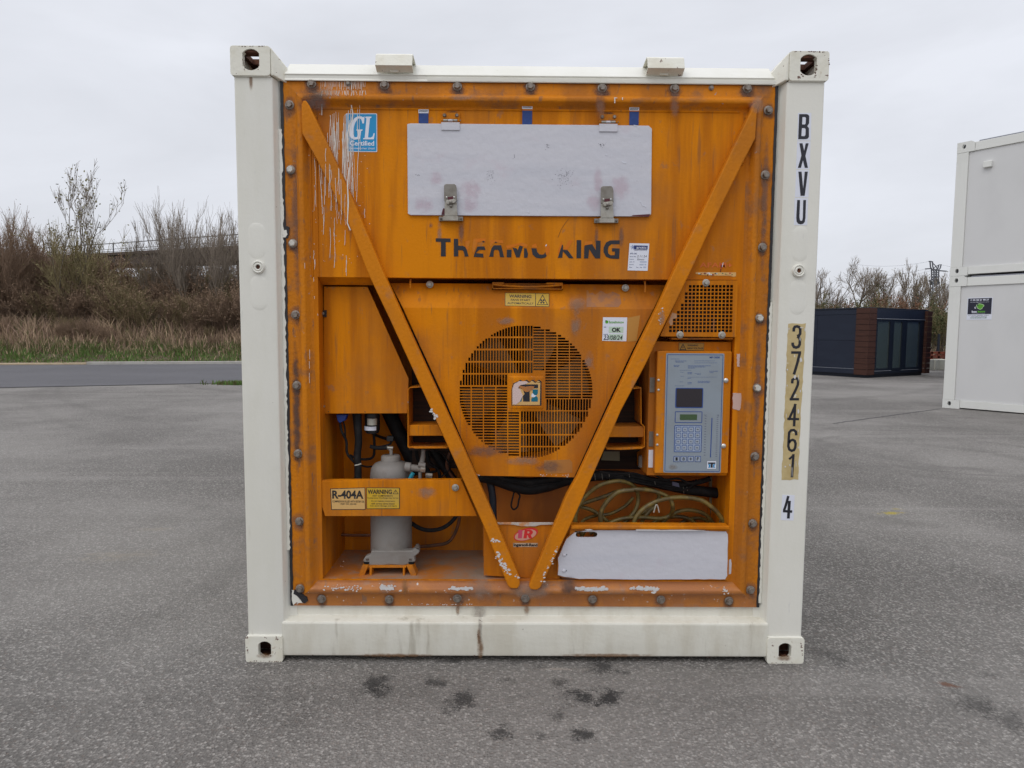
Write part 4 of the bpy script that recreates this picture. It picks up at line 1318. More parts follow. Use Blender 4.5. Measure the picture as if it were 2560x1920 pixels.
# hooks and screws at the top of the cover
for f, x in (('C', 1288, ), ('D', 865)):
    yb, yt = (194, 135) if f == 'C' else (222, 148)
    c0 = at(f, x, yb, .072); c1 = at(f, x, yt, .072)
    MB().tube([(c0[0], .074, c0[1]), (c0[0], .072, (c0[1] + c1[1]) / 2), (c1[0], .076, c1[1]), (c1[0], .095, c1[1] + .006)], .0042, 8).build('retaining_hook', orange_worn, un, smooth=True)
for f, x, y in (('C', 1422, 168), ('D', 730, 192)):
    c = at(f, x, y, .085); o = link('screw', nut_me, un, (c[0], .091, c[1]))
for f, x, y in (('D', 1288, 157), ('D', 1108, 517), ('D', 1398, 519)):
    c = at(f, x, y, .025); o = link('screw', nut_me, un, (c[0], .031, c[1]))
c = at('H', 1722, 962, .04); link('screw', nut_me, un, (c[0], .048, c[1]))

# raised hub plate with the torn maker's stamp
hub = rect('G', 596, 628, 1026, 1044, YF)
MB().prism(rpoly(hub), YF - .0015, YF - .0003).build('hub_plate', orange, cover, bevel=.001)
x0, z0, x1, z1 = hub
hb = MB()
ins = [(.006, -.0015), (.010, -.005), (.016, -.0062)]
rg = []
for i_, dy in ins:
    rg.append([hb.bm.verts.new((x, YF + dy, z)) for x, z in rrect(x0 + i_, z0 + i_, x1 - i_, z1 - i_, .006, 3)])
for A_, B_ in zip(rg, rg[1:]):
    for i in range(len(A_)): hb.bm.faces.new([A_[i], A_[(i + 1) % len(A_)], B_[(i + 1) % len(A_)], B_[i]])
hb.bm.faces.new(rg[-1])
hb.build('hub_boss', orange, cover, smooth=30)
YL = YF - .0068
def gcard(pts, m, y, nm, parent=cover):
    return MB().prism(poly('G', pts, y), y - .0004, y).build(nm, m, parent)
wave = []
n = 36
for i in range(n + 1):
    x = 700 + (985 - 700) * i / n
    wave.append((x, 700 - 11 * math.cos((x - 740) / 72 * 2 * PI)))
gcard([(640, 985), (985, 985), ] + wave[::-1] + [(660, 730), (640, 800)], ink, YL, 'maker_stamp')
gcard([(648, 980), (966, 978), (972, 712)] + [(x - 8, y + 12) for x, y in wave[::-1]] + [(665, 740), (648, 800)], sticker_cream, YL - .0006, 'maker_stamp_field')
gcard([(682, 742), (945, 742), (945, 786), (848, 786), (850, 940), (775, 940), (770, 880), (790, 850), (770, 800), (740, 786), (682, 786)], ink, YL - .0012, 'stamp_letter')
teal_p = mat('teal_print', (.0, .14, .21), .45)
gcard([(882, 800), (944, 800), (942, 850), (922, 870), (942, 895), (943, 940), (868, 940), (866, 905), (890, 890), (905, 868), (885, 850)], teal_p, YL - .0012, 'stamp_letter')
gcard([(725, 940), (768, 880), (752, 940)], teal_p, YL - .0013, 'stamp_letter')
torn_pink = mat('torn_paper_backing', (.66, .50, .46), .7)
gcard([(650, 790), (672, 735), (730, 705), (800, 705), (835, 720), (800, 740), (740, 750), (715, 785), (740, 800), (770, 870), (735, 940), (690, 975), (652, 970)], torn_pink, YL - .0018, 'torn_patch')
gcard([(870, 850), (885, 845), (905, 865), (930, 870), (900, 890), (868, 885)], sticker_white, YL - .0018, 'torn_patch')
gcard([(722, 760), (745, 757), (800, 768), (860, 760), (905, 766), (892, 785), (872, 808), (830, 828), (800, 828), (775, 812), (760, 790), (730, 778)], ghost_orange, YL - .0020, 'torn_patch')

# decals on the cover
YD = YF - .0006
def fcard(f, pts, m, nm, y=YD, parent=cover, th=.0005):
    return MB().prism(poly(f, pts, y), y - th, y + .0001).build(nm, m, parent)
# the warning sticker lies on the leaning strip: follow it
def lean(f, x, y, off=.0008):
    d = ray(*fp(f, x, y))
    # plane through the strip: Y = YF + k (z - zbend)
    k = (.112 - YF) / (ztp - zbend)
    t = (YF - off - k * zbend + k * CAM.z - CAM.y) / (d.y - k * d.z)
    return CAM + d * t
def lcard(pts, m, nm, off, f='Y', parent=cover):
    me = bpy.data.meshes.new(nm)
    P_ = [lean(f, x, y, off) for x, y in pts]
    me.from_pydata(P_, [], [tuple(range(len(P_)))])
    me.materials.append(m)
    return link(nm, me, parent)
def ltext(body, box, off, m, parent, bold=.0, f='Y'):
    me = text_polys(body, bold)
    n = len(me.vertices)
    co = [v.co.copy() for v in me.vertices]
    lo = (min(c.x for c in co), min(c.y for c in co)); hi = (max(c.x for c in co), max(c.y for c in co))
    for v, c in zip(me.vertices, co):
        u, w = (c.x - lo[0]) / (hi[0] - lo[0]), (c.y - lo[1]) / (hi[1] - lo[1])
        v.co = lean(f, box[0] + (box[2] - box[0]) * u, box[3] + (box[1] - box[3]) * w + 18 * (u if f == 'Y' else 0), off)
    me.materials.clear(); me.materials.append(m)
    return link('sticker_lettering', me, parent)
ws = lcard([(195, 180), (1950, 210), (1945, 742), (195, 705)], print_black, 'warning_sticker', .0006)
lcard([(212, 195), (1395, 215), (1390, 715), (212, 692)], sticker_yellow, 'sticker_field', .0010, parent=ws)
lcard([(1420, 215), (1930, 225), (1925, 725), (1418, 712)], sticker_yellow, 'sticker_field', .0010, parent=ws)
ltext('WARNING', (365, 255, 1240, 380), .0015, print_black, ws, .02)
ltext('FANS START', (430, 425, 1190, 505), .0015, print_black, ws, .012)
ltext('AUTOMATICALLY', (290, 555, 1330, 635), .0015, print_black, ws, .012)
lcard([(1685, 250), (1900, 672), (1450, 672)], print_black, 'warning_triangle', .0014, parent=ws)
lcard([(1685, 305), (1855, 648), (1492, 648)], sticker_yellow, 'warning_triangle_field', .0018, parent=ws)
for k in range(4):
    a = PI / 4 + k * PI / 2
    c, s_ = math.cos(a), math.sin(a)
    lcard([(1675 + c * 10 - s_ * 8, 530 + s_ * 10 + c * 8), (1675 + c * 85 - s_ * 40, 530 + s_ * 85 + c * 40), (1675 + c * 110, 530 + s_ * 110), (1675 + c * 85 + s_ * 40, 530 + s_ * 85 - c * 40), (1675 + c * 10 + s_ * 8, 530 + s_ * 10 - c * 8)], print_black, 'fan_symbol', .0022, parent=ws)
lcard([(460, 210), (470, 208), (478, 232), (500, 225), (520, 240), (560, 212), (600, 235), (640, 218), (690, 240), (700, 300), (680, 325), (460, 325)], ghost_orange, 'sticker_residue', .0005, f='D')

# OK card
ok = fcard('O', [(165, 180), (1505, 190), (1460, 1510), (120, 1480)], sticker_white, 'approval_card')
ok['label'] = 'white approval card with OK in black'
text('OK', rect('O', 650, 755, 1150, 995, YD), YD - .0018, print_black, ok, 'card_lettering', bold=.05)
MB().prism(rpoly(rect('O', 490, 700, 1290, 1040, YD)), YD - .0012, YD - .0007).build('card_field', pale_green, ok)
MB().prism(rpoly(rect('O', 480, 1115, 1265, 1440, YD)), YD - .0012, YD - .0007).build('card_field', pale_green, ok)
text('boxinnov', rect('O', 500, 370, 1325, 520, YD), YD - .0012, green_print, ok, 'card_lettering', bold=.02)
c = at('O', 375, 440, YD); a = at('O', 275, 340, YD)
r = abs(c[0] - a[0])
MB().prism([(c[0] + r * .95 * math.cos(t * PI / 3 + .5), c[1] + r * .95 * math.sin(t * PI / 3 + .5)) for t in range(6)], YD - .0012, YD - .0007).build('card_logo', green_print, ok)
c2 = at('O', 325, 380, YD)
MB().prism(ellipse(c2[0], c2[1], r * .35, r * .35, 12), YD - .0017, YD - .0012).build('card_logo_dot', print_black, ok)
text('RÉF :', rect('O', 205, 690, 395, 750, YD), YD - .0012, dark_blue_print, ok, 'card_lettering', bold=.02)
text('DATE', rect('O', 200, 1100, 440, 1150, YD), YD - .0012, dark_blue_print, ok, 'card_lettering', bold=.02)
text('23/08/24', rect('O', 185, 1180, 1240, 1430, YD), YD - .0018, print_black, ok, 'card_handwriting', bold=.01, shear=.25)
fcard('D', [(742, 400), (830, 382), (805, 560), (742, 565)], mat('old_label_ghost', (.50, .24, .04), .55), 'sticker_residue', YD + .0002)  # discoloured outline left by an old label
fcard('D', [(168, 1385), (345, 1380), (362, 1400), (362, 1470), (180, 1478), (165, 1450)], mat('old_label_ghost_dark', (.42, .17, .03), .6), 'sticker_residue', YD + .0002)  # browner mark of another old label
for (f, x, y, rx, rz, mt, yy) in (('D', 400, 310, .06, .06, grime_grey, .0676), ('D', 385, 450, .035, .07, grime_grey, .0675), ('C', 1950, 420, .06, .025, grime_grey, .0674), ('D', 480, 700, .03, .06, grime_grey, .0672),
                              ('C', 1800, 1320, .12, .04, grime_purple, .0670), ('D', 200, 1430, .09, .04, grime_purple, .0669), ('D', 30, 1390, .12, .03, grime_grey, .0668), ('C', 780, 740, .05, .025, grime_purple, .1355)):
    cx, cz = at(f, x, y, yy)
    tag(patch('dirt_stain', mt, cx, cz, rx, rz, yy, un), kind='stuff')

# ---- the fan behind the grille
FX, FZ = GC
fan_parts = MB().lathe([(.30, .082), (.302, .30)], (FX, 0, FZ), 'y', 48)
bmesh.ops.delete(fan_parts.bm, geom=[f for f in fan_parts.bm.faces if len(f.verts) > 4], context='FACES_ONLY')
shroud = fan_parts.build('fan_shroud', shade_m, un, smooth=True)
fan = MB().lathe([(.055, .10), (.060, .112), (.060, .20)], (FX, 0, FZ), 'y', 28).build('fan', black_plastic, un, smooth=40)
for k in range(6):
    a0 = math.radians(60 * k + 10)
    m = MB()
    rows = []
    for i in range(7):
        r = .055 + .225 * i / 6
        half = math.radians(20 - 3 * i / 6)
        tw = .05
        row = []
        for j in range(5):
            u = -1 + 2 * j / 4
            a = a0 + half * u + .10 * (i / 6)
            row.append(m.bm.verts.new((FX + r * math.cos(a), .13 + tw * .8 * u * (1 - .4 * i / 6) + .006 * u * u, FZ + r * math.sin(a))))
        rows.append(row)
    for A_, B_ in zip(rows, rows[1:]):
        for j in range(4): m.bm.faces.new([A_[j], A_[j + 1], B_[j + 1], B_[j]])
    m.build('fan_blade', blade, fan, smooth=True)
# struts across the shroud behind the blades
for a in (35, 95, 155):
    r = math.radians(a)
    MB().bar((FX - .3 * math.cos(r), .29, FZ - .3 * math.sin(r)), (FX + .3 * math.cos(r), .29, FZ + .3 * math.sin(r)), .02, .02).build('motor_strut', orange_worn, un)

# ---- cover plate at the upper left
cp = [at('C', 690, 183, .118), at('C', 992, 185, .118), at('C', 1276, 820, .118), at('C', 1266, 1060, .118), at('C', 690, 1062, .118)][::-1]
plate = MB().prism(cp, .118, .122).build('side_cover_plate', orange, un, bevel=.0015)
MB().prism([cp[0], cp[1], (cp[1][0], cp[1][1] + .004), (cp[0][0], cp[0][1] + .004)], .122, .20).build('plate_return', orange, plate)
for x, y in ((712, 190), (968, 196), (722, 1048), (975, 1050)):
    c = at('C', x, y, .1175); MB().prism(ellipse(c[0], c[1], .0022, .0022, 10), .1172, .118).build('screw_hole', black_plastic, plate)
MB().prism(poly('C', [(682, 350), (710, 346), (710, 394), (682, 394)], .1165), .112, .1178).build('catch', black_plastic, plate, bevel=.001)
c = at('C', 684, 370, .11); MB().lathe([(.006, .112), (.006, .106), (.004, .104)], (c[0], 0, c[1]), 'y', 14).build('screw', steel, plate, smooth=40)
c = at('C', 686, 1012, .11); MB().lathe([(.006, .118), (.006, .106), (.004, .104)], (c[0], 0, c[1]), 'y', 14).build('screw', steel_plate, plate, smooth=40)

# ---- vent grille at the upper right
YV = .031
rows = [(290, 1340), (340, 1340), (392, 1284), (444, 1284), (495, 1284), (548, 1230), (598, 1230), (650, 1177), (702, 1177), (754, 1122), (804, 1122), (856, 1067), (905, 1067)]
vh = []
for i, (y, xs) in enumerate(rows):
    x = 1912 - i * 1.2
    while x > xs - 20:
        a = at('V', x, y, YV); b = at('V', x + 38, y + 38, YV)
        vh.append([(a[0], b[1]), (b[0], b[1]), (b[0], a[1]), (a[0], a[1])])
        x -= 52
vo_ = poly('V', [(1308, 226), (1990, 226), (2012, 238), (2018, 262), (1988, 1010), (960, 1000), (946, 985), (1300, 232)], YV)
vent = MB().prism(vo_, YV, YV + .003, vh).build('vent_grille', orange, un)
m = MB()
for p, q in zip(vo_, vo_[1:] + vo_[:1]):
    m.face([(p[0], YV + .001, p[1]), (q[0], YV + .001, q[1]), (q[0], .05, q[1]), (p[0], .05, p[1])])
m.build('grille_edge', orange, vent)
vi = poly('V', [(1330, 262), (1960, 262), (1950, 985), (1010, 985)], .11)
MB().prism(vi, .11, .12).build('duct_shade_back', coil_shade_m, vent)  # near-black sheet stands for the shade inside the vent
MB().prism(poly('V', [(1100, 1018), (1950, 1018), (1950, 1045), (1100, 1045)], .05), .05, .09).build('ledge', orange_worn, un, bevel=.002)
MB().prism(poly('V', [(1110, 672), (1172, 690), (1172, 745), (1115, 760), (1115, 840), (1085, 850), (1060, 800), (1090, 720)], YV - .0005), YV - .0005, YV).build('sticker_residue', mat('residue_beige', (.50, .27, .14), .6), vent)

# ---- control box
YBX, YDR = .078, .034
bx = rect('D', 887, 565, 1448, 1490, YBX)
cb = MB().box(bx[0], YBX, bx[1], bx[2], .36, bx[3]).build('control_box', orange, un, bevel=.003)
# rim round the base
dr = rect('D', 940, 631, 1452, 1476, YDR)
door = MB().box(dr[0], YDR, dr[1], dr[2], YBX - .003, dr[3]).build('control_box_door', orange, cb, bevel=.004, seg=3)
def K(x0, y0, x1, y1, y): return rect('K', x0, y0, x1, y1, y)
YM = YDR - .0015
# all control panel pieces belong to the box
mem = MB().prism(rrect(*K(106, 113, 812, 1570, YM), .006), YM, YDR - .0001).build('membrane_panel', membrane, cb)
def outline(r, w, y, m, nm, rad=.004, th=.0004):
    x0, z0, x1, z1 = r
    o_ = rrect(x0, z0, x1, z1, rad, 3); i_ = rrect(x0 + w, z0 + w, x1 - w, z1 - w, max(rad - w, .0006), 3)
    return MB().prism(o_, y - th, y, [i_]).build(nm, m, cb)
outline(K(122, 128, 798, 1556, YM), .0022, YM - .0002, blue_line, 'panel_border')
wn_ = K(236, 536, 574, 780, YM)
MB().prism(rrect(*wn_, .005), YM - .0008, YM - .0001).build('display_window_frame', blue_line, cb)
x0, z0, x1, z1 = wn_
MB().prism(rrect(x0 + .004, z0 + .004, x1 - .004, z1 - .003, .004), YM - .0014, YM - .0009).build('display_window', screen_dark, cb)
outline(K(230, 822, 564, 962, YM), .0028, YM - .0002, blue_line, 'display_border')
MB().prism(rpoly(K(292, 858, 500, 926, YM)), YM - .0012, YM - .0001).build('lcd_display', lcd_green, cb)
MB().prism(rrect(*K(222, 992, 556, 1318, YM), .004), YM - .0006, YM - .0001).build('keypad_field', membrane_light, cb)
outline(K(222, 992, 556, 1318, YM), .0028, YM - .0007, blue_line, 'keypad_border')
key_face = mat('key_face', (.33, .38, .45), .42)
glyphs = ['1', '2', '3', 'C', '4', '5', '6', '←', '7', '8', '9', '↓', 'F', '0', '·', '↵']
for i in range(4):
    for j in range(4):
        cx_ = [275, 352, 428, 508][j] - i * 2.6; cy_ = [1042, 1115, 1190, 1265][i]
        r = K(cx_ - 31, cy_ - 31, cx_ + 31, cy_ + 31, YM)
        k_ = MB().prism(rrect(*r, .002), YM - .0014, YM - .0007).build('key', blue_line, cb)
        x0, z0, x1, z1 = r
        k2 = MB().prism(rrect(x0 + .002, z0 + .002, x1 - .002, z1 - .002, .0015), YM - .0019, YM - .0014).build('key', key_face, cb)
        bpy.data.objects.remove(k_) if False else None
        mk_ = MB(); w_ = (x1 - x0)
        mk_.prism(rpoly((x0 + w_ * .3, z0 + w_ * .42, x0 + w_ * .7, z0 + w_ * .5)), YM - .0022, YM - .0019)
        mk_.prism(rpoly((x0 + w_ * .3, z0 + w_ * .56, x0 + w_ * .62, z0 + w_ * .62)), YM - .0022, YM - .0019)
        mk_.build('key_symbol', print_faded if j < 3 else ink, cb)
for j, cx_ in enumerate((250, 335, 422, 510)):
    r = K(cx_ - 36, 1367, cx_ + 36, 1438, YM)
    MB().prism(rrect(*r, .002), YM - .0010, YM - .0001).build('key', blue_line, cb)
    x0, z0, x1, z1 = r
    MB().prism(rrect(x0 + .0022, z0 + .0022, x1 - .0022, z1 - .0022, .0015), YM - .0015, YM - .0010).build('key', key_face, cb)
    text(('↓', '8', '☼', '↙')[j] if j == 1 else ('I', '8', '*', 'F')[j], (x0 + .008, z0 + .006, x1 - .008, z1 - .005), YM - .0019, ink, cb, 'key_symbol', bold=.01)
# temperature scale
p = [at('K', 683, 900, YM), at('K', 664, 1382, YM)]
MB().prism(ribbon(p, .0036), YM - .0006, YM - .0001).build('scale_line', blue_line, cb)
m = MB()
for i in range(20):
    y = 892 + i * 25
    r = K(742 - i * .9, y, 762 - i * .9, y + 5, YM); m.prism(rpoly(r), YM - .0005, YM - .0001)
for i in range(15):
    y = 905 + i * 32
    r = K(596 - i * .9, y, 614 - i * .9, y + 6, YM); m.prism(rpoly(r), YM - .0005, YM - .0001)
m.build('scale_marks', print_faded, cb)
text('°C', K(588, 862, 620, 885, YM), YM - .0005, print_faded, cb, 'scale_lettering', bold=.01)
text('°F', K(742, 862, 768, 885, YM), YM - .0005, print_faded, cb, 'scale_lettering', bold=.01)
text('MP-3000', K(655, 152, 778, 175, YM), YM - .0005, blue_line, cb, 'panel_lettering', bold=.02)
m = MB()
rp = random.Random(2)
tiny = mat('tiny_blue_print', (.10, .15, .30), .5)
for (x0_, x1_, y_, h_) in ((180, 285, 180, 4), (232, 370, 203, 7), (238, 340, 217, 7), (465, 715, 203, 4), (470, 745, 228, 4), (215, 285, 257, 7), (218, 275, 270, 7), (390, 665, 262, 7), (390, 600, 276, 7), (390, 470, 290, 7), (290, 430, 318, 3), (295, 335, 342, 4), (385, 440, 345, 8), (385, 435, 360, 7),
                         (470, 545, 358, 4), (500, 545, 370, 4), (650, 758, 328, 7), (655, 700, 345, 6), (300, 340, 392, 4), (385, 740, 402, 3), (385, 430, 415, 6), (510, 660, 450, 8), (510, 655, 466, 8), (385, 435, 466, 8), (385, 432, 482, 7), (290, 330, 460, 4), (230, 345, 508, 4)):
    x = x0_
    while x < x1_:
        w = rp.uniform(10, 34)
        m.prism(rpoly(K(x, y_, min(x + w, x1_), y_ + h_, YM)), YM - .0005, YM - .0001)
        x += w + 5
m.build('instruction_print', tiny, cb)
lg = K(624, 1430, 732, 1522, YM)
MB().prism(rpoly(lg), YM - .0007, YM - .0001).build('maker_badge', sticker_white, cb)
x0, z0, x1, z1 = lg; w = x1 - x0; h = z1 - z0
MB().prism([(x0 + w * f_, z0 + h * g_) for f_, g_ in ((.08, .85), (.92, .85), (.92, .66), (.62, .66), (.62, .15), (.40, .15), (.40, .66), (.08, .66))], YM - .0012, YM - .0008).build('badge_letter', ink, cb)
sk = mat('badge_blue', (.03, .25, .50), .5)
MB().prism([(x0 + w * f_, z0 + h * g_) for f_, g_ in ((.66, .62), (.92, .62), (.80, .40), (.92, .15), (.66, .15))], YM - .0013, YM - .0008).build('badge_letter', sk, cb)
MB().prism([(x0 + w * f_, z0 + h * g_) for f_, g_ in ((.08, .62), (.36, .62), (.36, .15), (.10, .15), (.20, .40))], YM - .0013, YM - .0008).build('badge_letter', sk, cb)
for x, y in ((855, 446), (826, 1245)):
    c = at('K', x, y, YDR - .004)
    MB().lathe([(.0105, YDR), (.0100, YDR - .005), (.006, YDR - .0085), (.0001, YDR - .009)], (c[0], 0, c[1]), 'y', 18).build('door_screw', bright_steel, cb, smooth=40)
for y0_, y1_, yy1, yy2 in ((812, 915, 830, 898), (1185, 1288, 1208, 1277)):
    r = rect('D', 896 if y0_ < 900 else 890, y0_, 934, y1_, YBX)
    hg = MB().box(r[0], YBX - .004, r[1], r[2], YBX, r[3])
    hg.lathe([(.005, r[1]), (.005, r[3])], (r[2] + .003, YBX - .006, 0), 'z', 12)
    hg.build('box_hinge', latch_dark, cb, bevel=.0008)
    for y in (yy1, yy2):
        c = at('D', 957 if y0_ < 900 else 948, y, YDR)
        MB().lathe([(.0055, YDR), (.005, YDR - .003), (.0001, YDR - .005)], (c[0], 0, c[1]), 'y', 12).build('rivet', bright_steel, cb, smooth=40)
r = rect('D', 888, 1312, 924, 1434, YBX)
MB().prism(rpoly(r), YBX - .001, YBX - .0001).build('paper_tag', sticker_white, cb)
hv = rect('D', 1097, 573, 1272, 626, YBX)
MB().prism(rpoly(hv), YBX - .0008, YBX - .0001).build('voltage_sticker', print_black, cb)
x0, z0, x1, z1 = hv; w = x1 - x0; h = z1 - z0
ye2 = mat('yellow_sticker_worn', (.42, .22, .02), .45)
MB().prism(rpoly((x0 + .0015, z0 + .0015, x1 - .0015, z1 - .0015)), YBX - .0013, YBX - .0009).build('voltage_sticker_field', ye2, cb)
MB().prism([(x0 + w * .03, z0 + h * .08), (x0 + w * .30, z0 + h * .08), (x0 + w * .165, z0 + h * .92)], YBX - .0018, YBX - .0014).build('warning_triangle', print_black, cb)
MB().prism([(x0 + w * .075, z0 + h * .17), (x0 + w * .255, z0 + h * .17), (x0 + w * .165, z0 + h * .72)], YBX - .0023, YBX - .0019).build('warning_triangle', ye2, cb)
MB().prism([(x0 + w * f_, z0 + h * g_) for f_, g_ in ((.175, .60), (.14, .38), (.165, .38), (.15, .20), (.19, .42), (.168, .42))], YBX - .0028, YBX - .0024).build('lightning_symbol', print_black, cb)
text('WARNING', (x0 + w * .34, z0 + h * .56, x0 + w * .76, z0 + h * .80), YBX - .0018, print_black, cb, 'sticker_lettering', bold=.02)
text('HIGH VOLTAGE', (x0 + w * .34, z0 + h * .18, x0 + w * .97, z0 + h * .42), YBX - .0018, print_black, cb, 'sticker_lettering', bold=.02)
tag(patch('dirt_stain', grime_grey, *at('K', 210, 1500, YM - .001), .03, .018, YM - .0012, cb), kind='stuff')

# old labels and flakes right of the control box
for f, p in (('D', [(1498, 650), (1520, 648), (1516, 740), (1500, 738)]), ('D', [(1558, 650), (1582, 648), (1575, 768), (1552, 762), (1560, 700)]), ('D', [(1470, 918), (1530, 922), (1535, 960), (1520, 1042), (1470, 1030)])):
    cc = poly(f, p, .0455)
    MB().prism(rough_poly(cc, .006, .0015, rngs), .0450, .0468).build('torn_label', mat('torn_label_pink', (.60, .42, .36), .7) if 'torn_label_pink' not in bpy.data.materials else bpy.data.materials['torn_label_pink'], un)

# ---- lower left guard bar with its stickers
YG_ = .052
gb = [at('H', 112, 880, YG_), at('H', 1795, 872, YG_), at('H', 1985, 1300, YG_), at('H', 158, 1300, YG_), at('H', 116, 1180, YG_)][::-1]
bar_ = MB().prism(gb, YG_, YG_ + .0035).build('guard_bar', orange, un, bevel=.0012)
p, q = gb[-1], gb[-2]
MB().prism([(p[0], p[1] - .001), (q[0], q[1] - .001), (q[0], q[1] + .003), (p[0], p[1] + .003)], YG_ + .0005, .085).build('bar_fold', orange, bar_, bevel=.001)
s1 = MB().prism(poly('H', [(218, 968), (640, 955), (645, 1222), (232, 1224)], YG_), YG_ - .0007, YG_ - .0001).build('refrigerant_label', print_black, un)
s1['label'] = 'cream label reading R-404A'
x = MB().prism(poly('H', [(228, 975), (632, 962), (637, 1214), (240, 1216)], YG_), YG_ - .0012, YG_ - .0008).build('label_field', sticker_cream, s1)
ys = YG_ - .0018
def htext(s, a, b, c, d, par, bold=.02, m=print_black): return text(s, rect('H', a, b, c, d, ys), ys, m, par, 'label_lettering', bold=bold)
htext('R-404A', 243, 990, 618, 1092, s1, .035)
htext('COMPRESSOR FILLED WITH ESTER OIL', 245, 1112, 628, 1136, s1, .012)
htext('PART NO: 203-430', 345, 1144, 532, 1164, s1, .012)
s2 = MB().prism(poly('H', [(652, 955), (1056, 958), (1056, 1212), (655, 1214)], YG_), YG_ - .0007, YG_ - .0001).build('hot_warning_label', print_black, un)
s2['label'] = 'yellow warning label about hot components'
MB().prism(poly('H', [(660, 962), (1048, 965), (1048, 1205), (663, 1207)], YG_), YG_ - .0012, YG_ - .0008).build('label_field', sticker_yellow, s2)
htext('WARNING', 668, 980, 960, 1034, s2, .03)
for s, a, b, c in (('HOT COMPONENTS', 730, 970, 1046), ('Compressor Discharge may be hot', 668, 1040, 1073), ('Do not operate compressor', 712, 1000, 1110), ('with service valves closed', 712, 990, 1140), ('Can cause damage and injury', 700, 1020, 1168)):
    htext(s, a, c, b, c + 20, s2, .008)
MB().prism(poly('H', [(1005, 980), (1040, 1034), (970, 1034)], ys), ys - .0003, ys).build('warning_triangle', print_black, s2)
MB().prism(poly('H', [(1005, 992), (1030, 1028), (981, 1028)], ys), ys - .0008, ys - .0004).build('warning_triangle', sticker_yellow, s2)
MB().prism(poly('H', [(1002, 1002), (1009, 1002), (1007, 1018), (1004, 1018)], ys), ys - .0012, ys - .0009).build('exclamation_mark', print_black, s2)
tag(patch('dirt_stain', grime_grey, *at('H', 1380, 1020, YG_ - .001), .06, .04, YG_ - .001, un), kind='stuff')

# ---- U-shaped bracket crossing behind the fan cover
yb_ = .10
def sheet(f, pts, w, y0, y1, nm, m=orange_worn):
    p = [at(f, *q, y0) for q in pts]
    return MB().prism(ribbon(p, w), y0, y1).build(nm, m, un, bevel=.0008)
sheet('C', [(1370, 878), (1285, 882), (1272, 895), (1272, 1290), (1280, 1298), (1545, 1298)], .004, yb_, .24, 'side_bracket')
sheet('D', [(780, 890), (836, 884), (838, 1130), (862, 1155), (862, 1290), (845, 1300), (598, 1306)], .004, yb_, .24, 'side_bracket')
MB().prism(poly('C', [(1278, 1142), (1480, 1142), (1515, 1216), (1278, 1216)], yb_ + .01), yb_ + .01, .24).build('bracket_shelf', orange, un, bevel=.003)
MB().prism(poly('D', [(640, 1152), (858, 1150), (858, 1225), (600, 1225)], yb_ + .01), yb_ + .01, .24).build('bracket_shelf', orange, un, bevel=.003)
MB().prism(poly('C', [(1280, 1290), (1530, 1290), (1545, 1302), (1320, 1304)], .09), .088, .10).build('bracket_lip', orange_worn, un, bevel=.002)
MB().prism(poly('D', [(610, 1300), (850, 1292), (845, 1305), (700, 1313), (598, 1310)], .09), .088, .10).build('bracket_lip', orange_worn, un, bevel=.002)
MB().box(at('C', 1290, 1000, .3)[0], .24, at('C', 1300, 1300, .3)[1], at('D', 850, 1000, .3)[0], .245, at('C', 1300, 880, .3)[1]).build('bracket_shade_back', coil_shade_m, un)  # dark colour stands for the shade seen through the grille slots

# ---- centre box with the maker's decal, bottom of the V
YI = .066
ib = [at('E', 1795, 470, YI), at('E', 1885, 444, YI), at('F', 300, 447, YI), at('F', 345, 520, YI), at('F', 275, 800, YI), at('F', 275, 830, YI), at('E', 1795, 800, YI)][::-1]
box_c = MB().prism(ib, YI, YI + .035).build('lower_centre_box', orange, un, bevel=.003)
MB().prism(poly('I', [(300, 932), (1390, 932), (1370, 972), (1110, 976), (1020, 1002), (760, 1002), (620, 972), (310, 966)], YI - .006), YI - .006, YI).build('bent_top_lip', mat('bare_aluminium_paint', (.50, .46, .41), .5, layers=[((.55, .22, .06), 14, .45, .6, 5, .9, 61)]), box_c, bevel=.001)
YIR = YI - .0008
def ic(pts, m, nm, y=YIR, holes=()):
    return MB().prism(poly('I', pts, y), y - .0004, y, [poly('I', h, y) for h in holes]).build(nm, m, box_c)
def oval(cx, cy, a, b, rot, n=32):
    return [(cx + a * math.cos(t) * math.cos(rot) - b * math.sin(t) * math.sin(rot), cy + a * math.cos(t) * math.sin(rot) + b * math.sin(t) * math.cos(rot)) for t in [2 * PI * i / n for i in range(n)]]
ic(oval(845, 1150, 232, 108, -.30), red_print, 'decal_oval')
ic(oval(840, 1160, 205, 92, -.25), mat('decal_inner', (.60, .30, .22), .5), 'decal_oval', YIR - .0006)
ic([(708, 1070), (785, 1070), (772, 1220), (700, 1222)], pink_print, 'decal_letter', YIR - .0012)
ic([(825, 1065), (920, 1062), (965, 1080), (975, 1115), (955, 1150), (935, 1160), (965, 1222), (900, 1222), (880, 1165), (865, 1165), (860, 1222), (800, 1222)], red_print, 'decal_letter', YIR - .0012, [[(875, 1095), (905, 1094), (915, 1108), (905, 1130), (872, 1132)]])
ic([(612, 1308), (1066, 1308), (1062, 1382), (610, 1382)], mat('decal_backing', (.50, .36, .24), .5), 'decal_backing')
text('Ingersoll-Rand', rect('I', 620, 1314, 1058, 1384, YIR), YIR - .0012, ink, box_c, 'decal_lettering', bold=.04)

